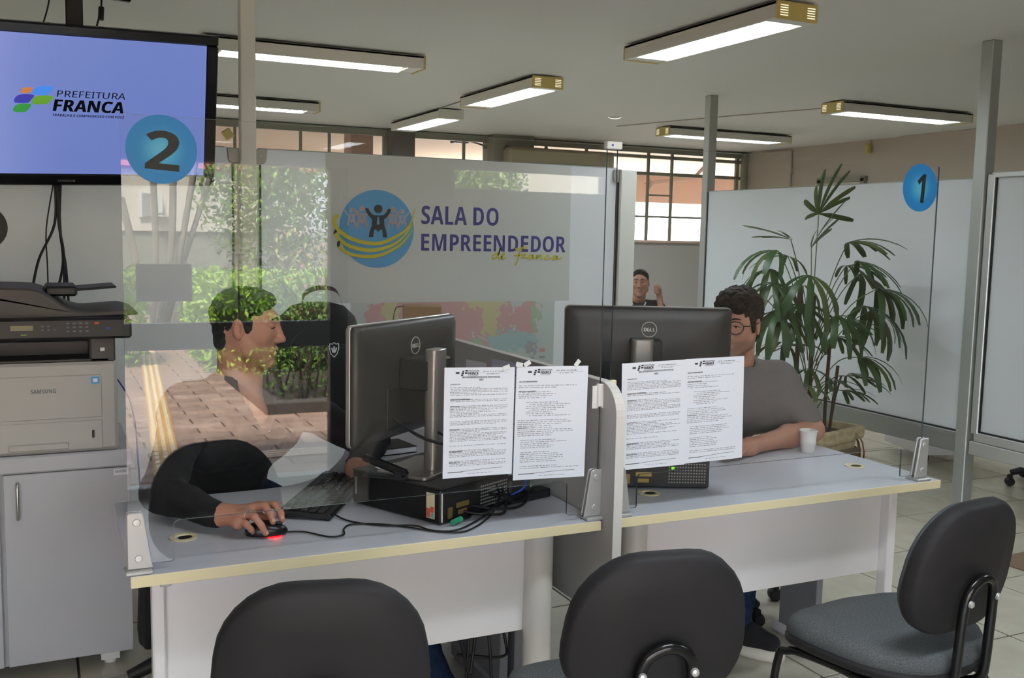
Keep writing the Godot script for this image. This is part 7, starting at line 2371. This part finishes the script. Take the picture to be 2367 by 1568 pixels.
func make_girl(sk: Material) -> void:
	var root := person("young woman in a dark sports shirt far back, fist raised to her cheek")
	var skin := Color(0.36, 0.185, 0.125)
	var xf := facing(Vector2(-0.6, 0.8), 0.05, 0.03, Vector3(4.515, 1.135, -4.715))
	var s := 0.93
	var nb := Vector3(4.53, 0.975, -4.745)
	var fw := Vector3(-0.6, 0, 0.8)
	var lf := Vector3(0.8, 0, 0.6)
	var lsh := nb + lf * 0.15 + Vector3(0, -0.05, 0)
	var rsh := nb - lf * 0.15 + Vector3(0, -0.05, 0)
	var lelb := lsh + lf * 0.07 + Vector3(0, -0.2, 0) + fw * 0.12
	var fist := Vector3(4.63, 1.06, -4.6)
	var relb := rsh - lf * 0.05 + Vector3(0, -0.25, 0) + fw * 0.05
	var pel := nb + Vector3(0.02, -0.35, -0.08)
	var hd := Blob.new()
	add_head(hd, xf, s, nb, {})
	var out := blank()
	var paint := skin_paint(xf, s, skin, 0.0)
	var hb := bounds([xf.origin], 0.14)
	hb[0].y = 0.93
	hd.net(hb[0], hb[1], 0.0055, out, paint)
	var bd := Blob.new()
	bd.cap(nb + Vector3(0, -0.06, 0), pel, 0.08, 0.1, 0.06)
	bd.cap(lsh, lelb, 0.04, 0.035, 0.04)
	bd.cap(lelb, fist, 0.035, 0.024, 0.02)
	bd.cap(rsh, relb, 0.04, 0.034, 0.04)
	bd.cap(relb, relb + fw * 0.22, 0.034, 0.025, 0.03)
	bd.net(Vector3(4.2, 0.45, -5.0), Vector3(4.95, 1.0, -4.3), 0.016, out, func(_p): return skin)
	var fs := Blob.new()
	fs.cap(fist.lerp(lelb, 0.3), fist, 0.026, 0.024, 0.02)
	fs.ell(fist + Vector3(-0.015, 0.03, 0), Vector3(0.03, 0.038, 0.026), 0.02)
	for k in 4:
		var o := fist + Vector3(-0.03, 0.055 - 0.016 * k, 0.012)
		fs.cap(o, o + Vector3(-0.028, -0.004, 0.01), 0.0095, 0.009, 0.005)
		fs.cap(o + Vector3(-0.028, -0.004, 0.01), o + Vector3(-0.01, -0.01, 0.03), 0.009, 0.008, 0.005)
	fs.cap(fist + Vector3(-0.01, 0.03, 0.025), fist + Vector3(-0.045, 0.055, 0.035), 0.011, 0.009, 0.008)
	var fb := bounds([fist + Vector3(-0.07, 0.08, 0), fist.lerp(lelb, 0.35)], 0.04)
	fs.net(fb[0], fb[1], 0.006, out, func(_p): return skin)
	put("body", mesh_of(out), sk, root)
	face_parts(root, xf, s, 0.0, mats.hair_black)
	var hr := Blob.new()
	hr.xf = xf
	var v := func(x: float, y: float, z: float) -> Vector3: return Vector3(x, y, z) * s
	hr.ell(v.call(0, 0.038, -0.022), v.call(0.078, 0.084, 0.098), 0.02)
	hr.ell(v.call(0, 0.02, -0.12), v.call(0.035, 0.035, 0.035), 0.02)
	hr.ell(v.call(0, -0.02, 0.125), v.call(0.066, 0.118, 0.095), 0.015, Basis(), true)
	hr.ell(v.call(0, -0.13, 0.03), v.call(0.12, 0.085, 0.1), 0.01, Basis(), true)
	hr.xf = Transform3D()
	hr.wob = FastNoiseLite.new()
	hr.wob.frequency = 30.0
	hr.amp = 0.004
	var ho := blank()
	var hbb := bounds([xf.origin], 0.16)
	hr.net(hbb[0], hbb[1], 0.006, ho, func(_p): return Color.WHITE)
	put("hair", mesh_of(ho), mats.hair_black, root)
	var sh := Blob.new()
	sh.cap(nb + Vector3(0, -0.09, 0), pel, 0.105, 0.125, 0.08)
	sh.cap(nb + Vector3(0, -0.04, 0), lsh, 0.055, 0.062, 0.06)
	sh.cap(nb + Vector3(0, -0.04, 0), rsh, 0.055, 0.062, 0.06)
	sh.cap(lsh, lsh.lerp(lelb, 0.6), 0.062, 0.058, 0.04)
	sh.cap(rsh, rsh.lerp(relb, 0.6), 0.062, 0.058, 0.04)
	sh.ell(nb + Vector3(-0.01, 0.03, 0.01), Vector3(0.06, 0.07, 0.066), 0.008, Basis(), true)
	var so := blank()
	sh.net(Vector3(4.2, 0.42, -5.0), Vector3(4.95, 1.05, -4.3), 0.014, so, func(_p): return Color.WHITE)
	var ts := put("sports_shirt", mesh_of(so), mats.shirt_black, root)
	var pb := Basis(lf, Vector3.UP, fw)
	put("collar_stripe", S().tube([nb + lf * 0.06 + Vector3(0, 0.0, 0) + fw * 0.055, nb + lf * 0.04 + Vector3(0, -0.05, 0) + fw * 0.1], 0.007, 6).tube([nb - lf * 0.06 + fw * 0.055, nb - lf * 0.03 + Vector3(0, -0.05, 0) + fw * 0.1], 0.01, 6), mats.paper, ts)
	var st := S()
	for k in 9:
		var t := -0.07 + 0.018 * k
		st.box(nb + lf * t + Vector3(0, -0.145 - 4.0 * t * t, 0) + fw * (0.128 - 2.0 * t * t), Vector3(0.007, 0.05, 0.004), 0.0, pb)
	put("printed_emblem", st, mats.ink_grey, ts)
	var tr := Blob.new()
	for q in [-1.0, 1.0]:
		tr.cap(pel + lf * 0.08 * q, pel + lf * 0.1 * q + fw * 0.42, 0.08, 0.06, 0.05)
		tr.cap(pel + lf * 0.1 * q + fw * 0.42, pel + lf * 0.1 * q + fw * 0.42 + Vector3(0, -0.54, 0), 0.06, 0.045, 0.03)
	var to := blank()
	tr.net(Vector3(4.1, 0.02, -5.05), Vector3(4.95, 0.76, -4.25), 0.02, to, func(_p): return Color.WHITE)
	put("trousers", mesh_of(to), mats.denim, root)
	make_office_chair("dark office chair under the young woman far back", Vector3(4.58, 0, -4.83), -0.64, true)

const SKY := 9.0
const EXPOSURE := 0.96
const SUN := 13.0
const LAMP := 2.6
const TVGLOW := 0.75

func _ready() -> void:
	rng.seed = 7
	make_materials()
	make_camera_and_light()
	make_room()
	make_partitions()
	make_outdoors()
	make_lamps()
	make_veranda()
	make_desks()
	make_screens()
	make_sheets()
	make_visitor_chairs()
	mat("mouse_black", Color("101011"), 0.3)
	mat("black_cloth", Color("121214"), 0.85)
	make_tv()
	make_cabinet()
	make_equipment()
	make_background_things()
	make_plant()
	make_people()
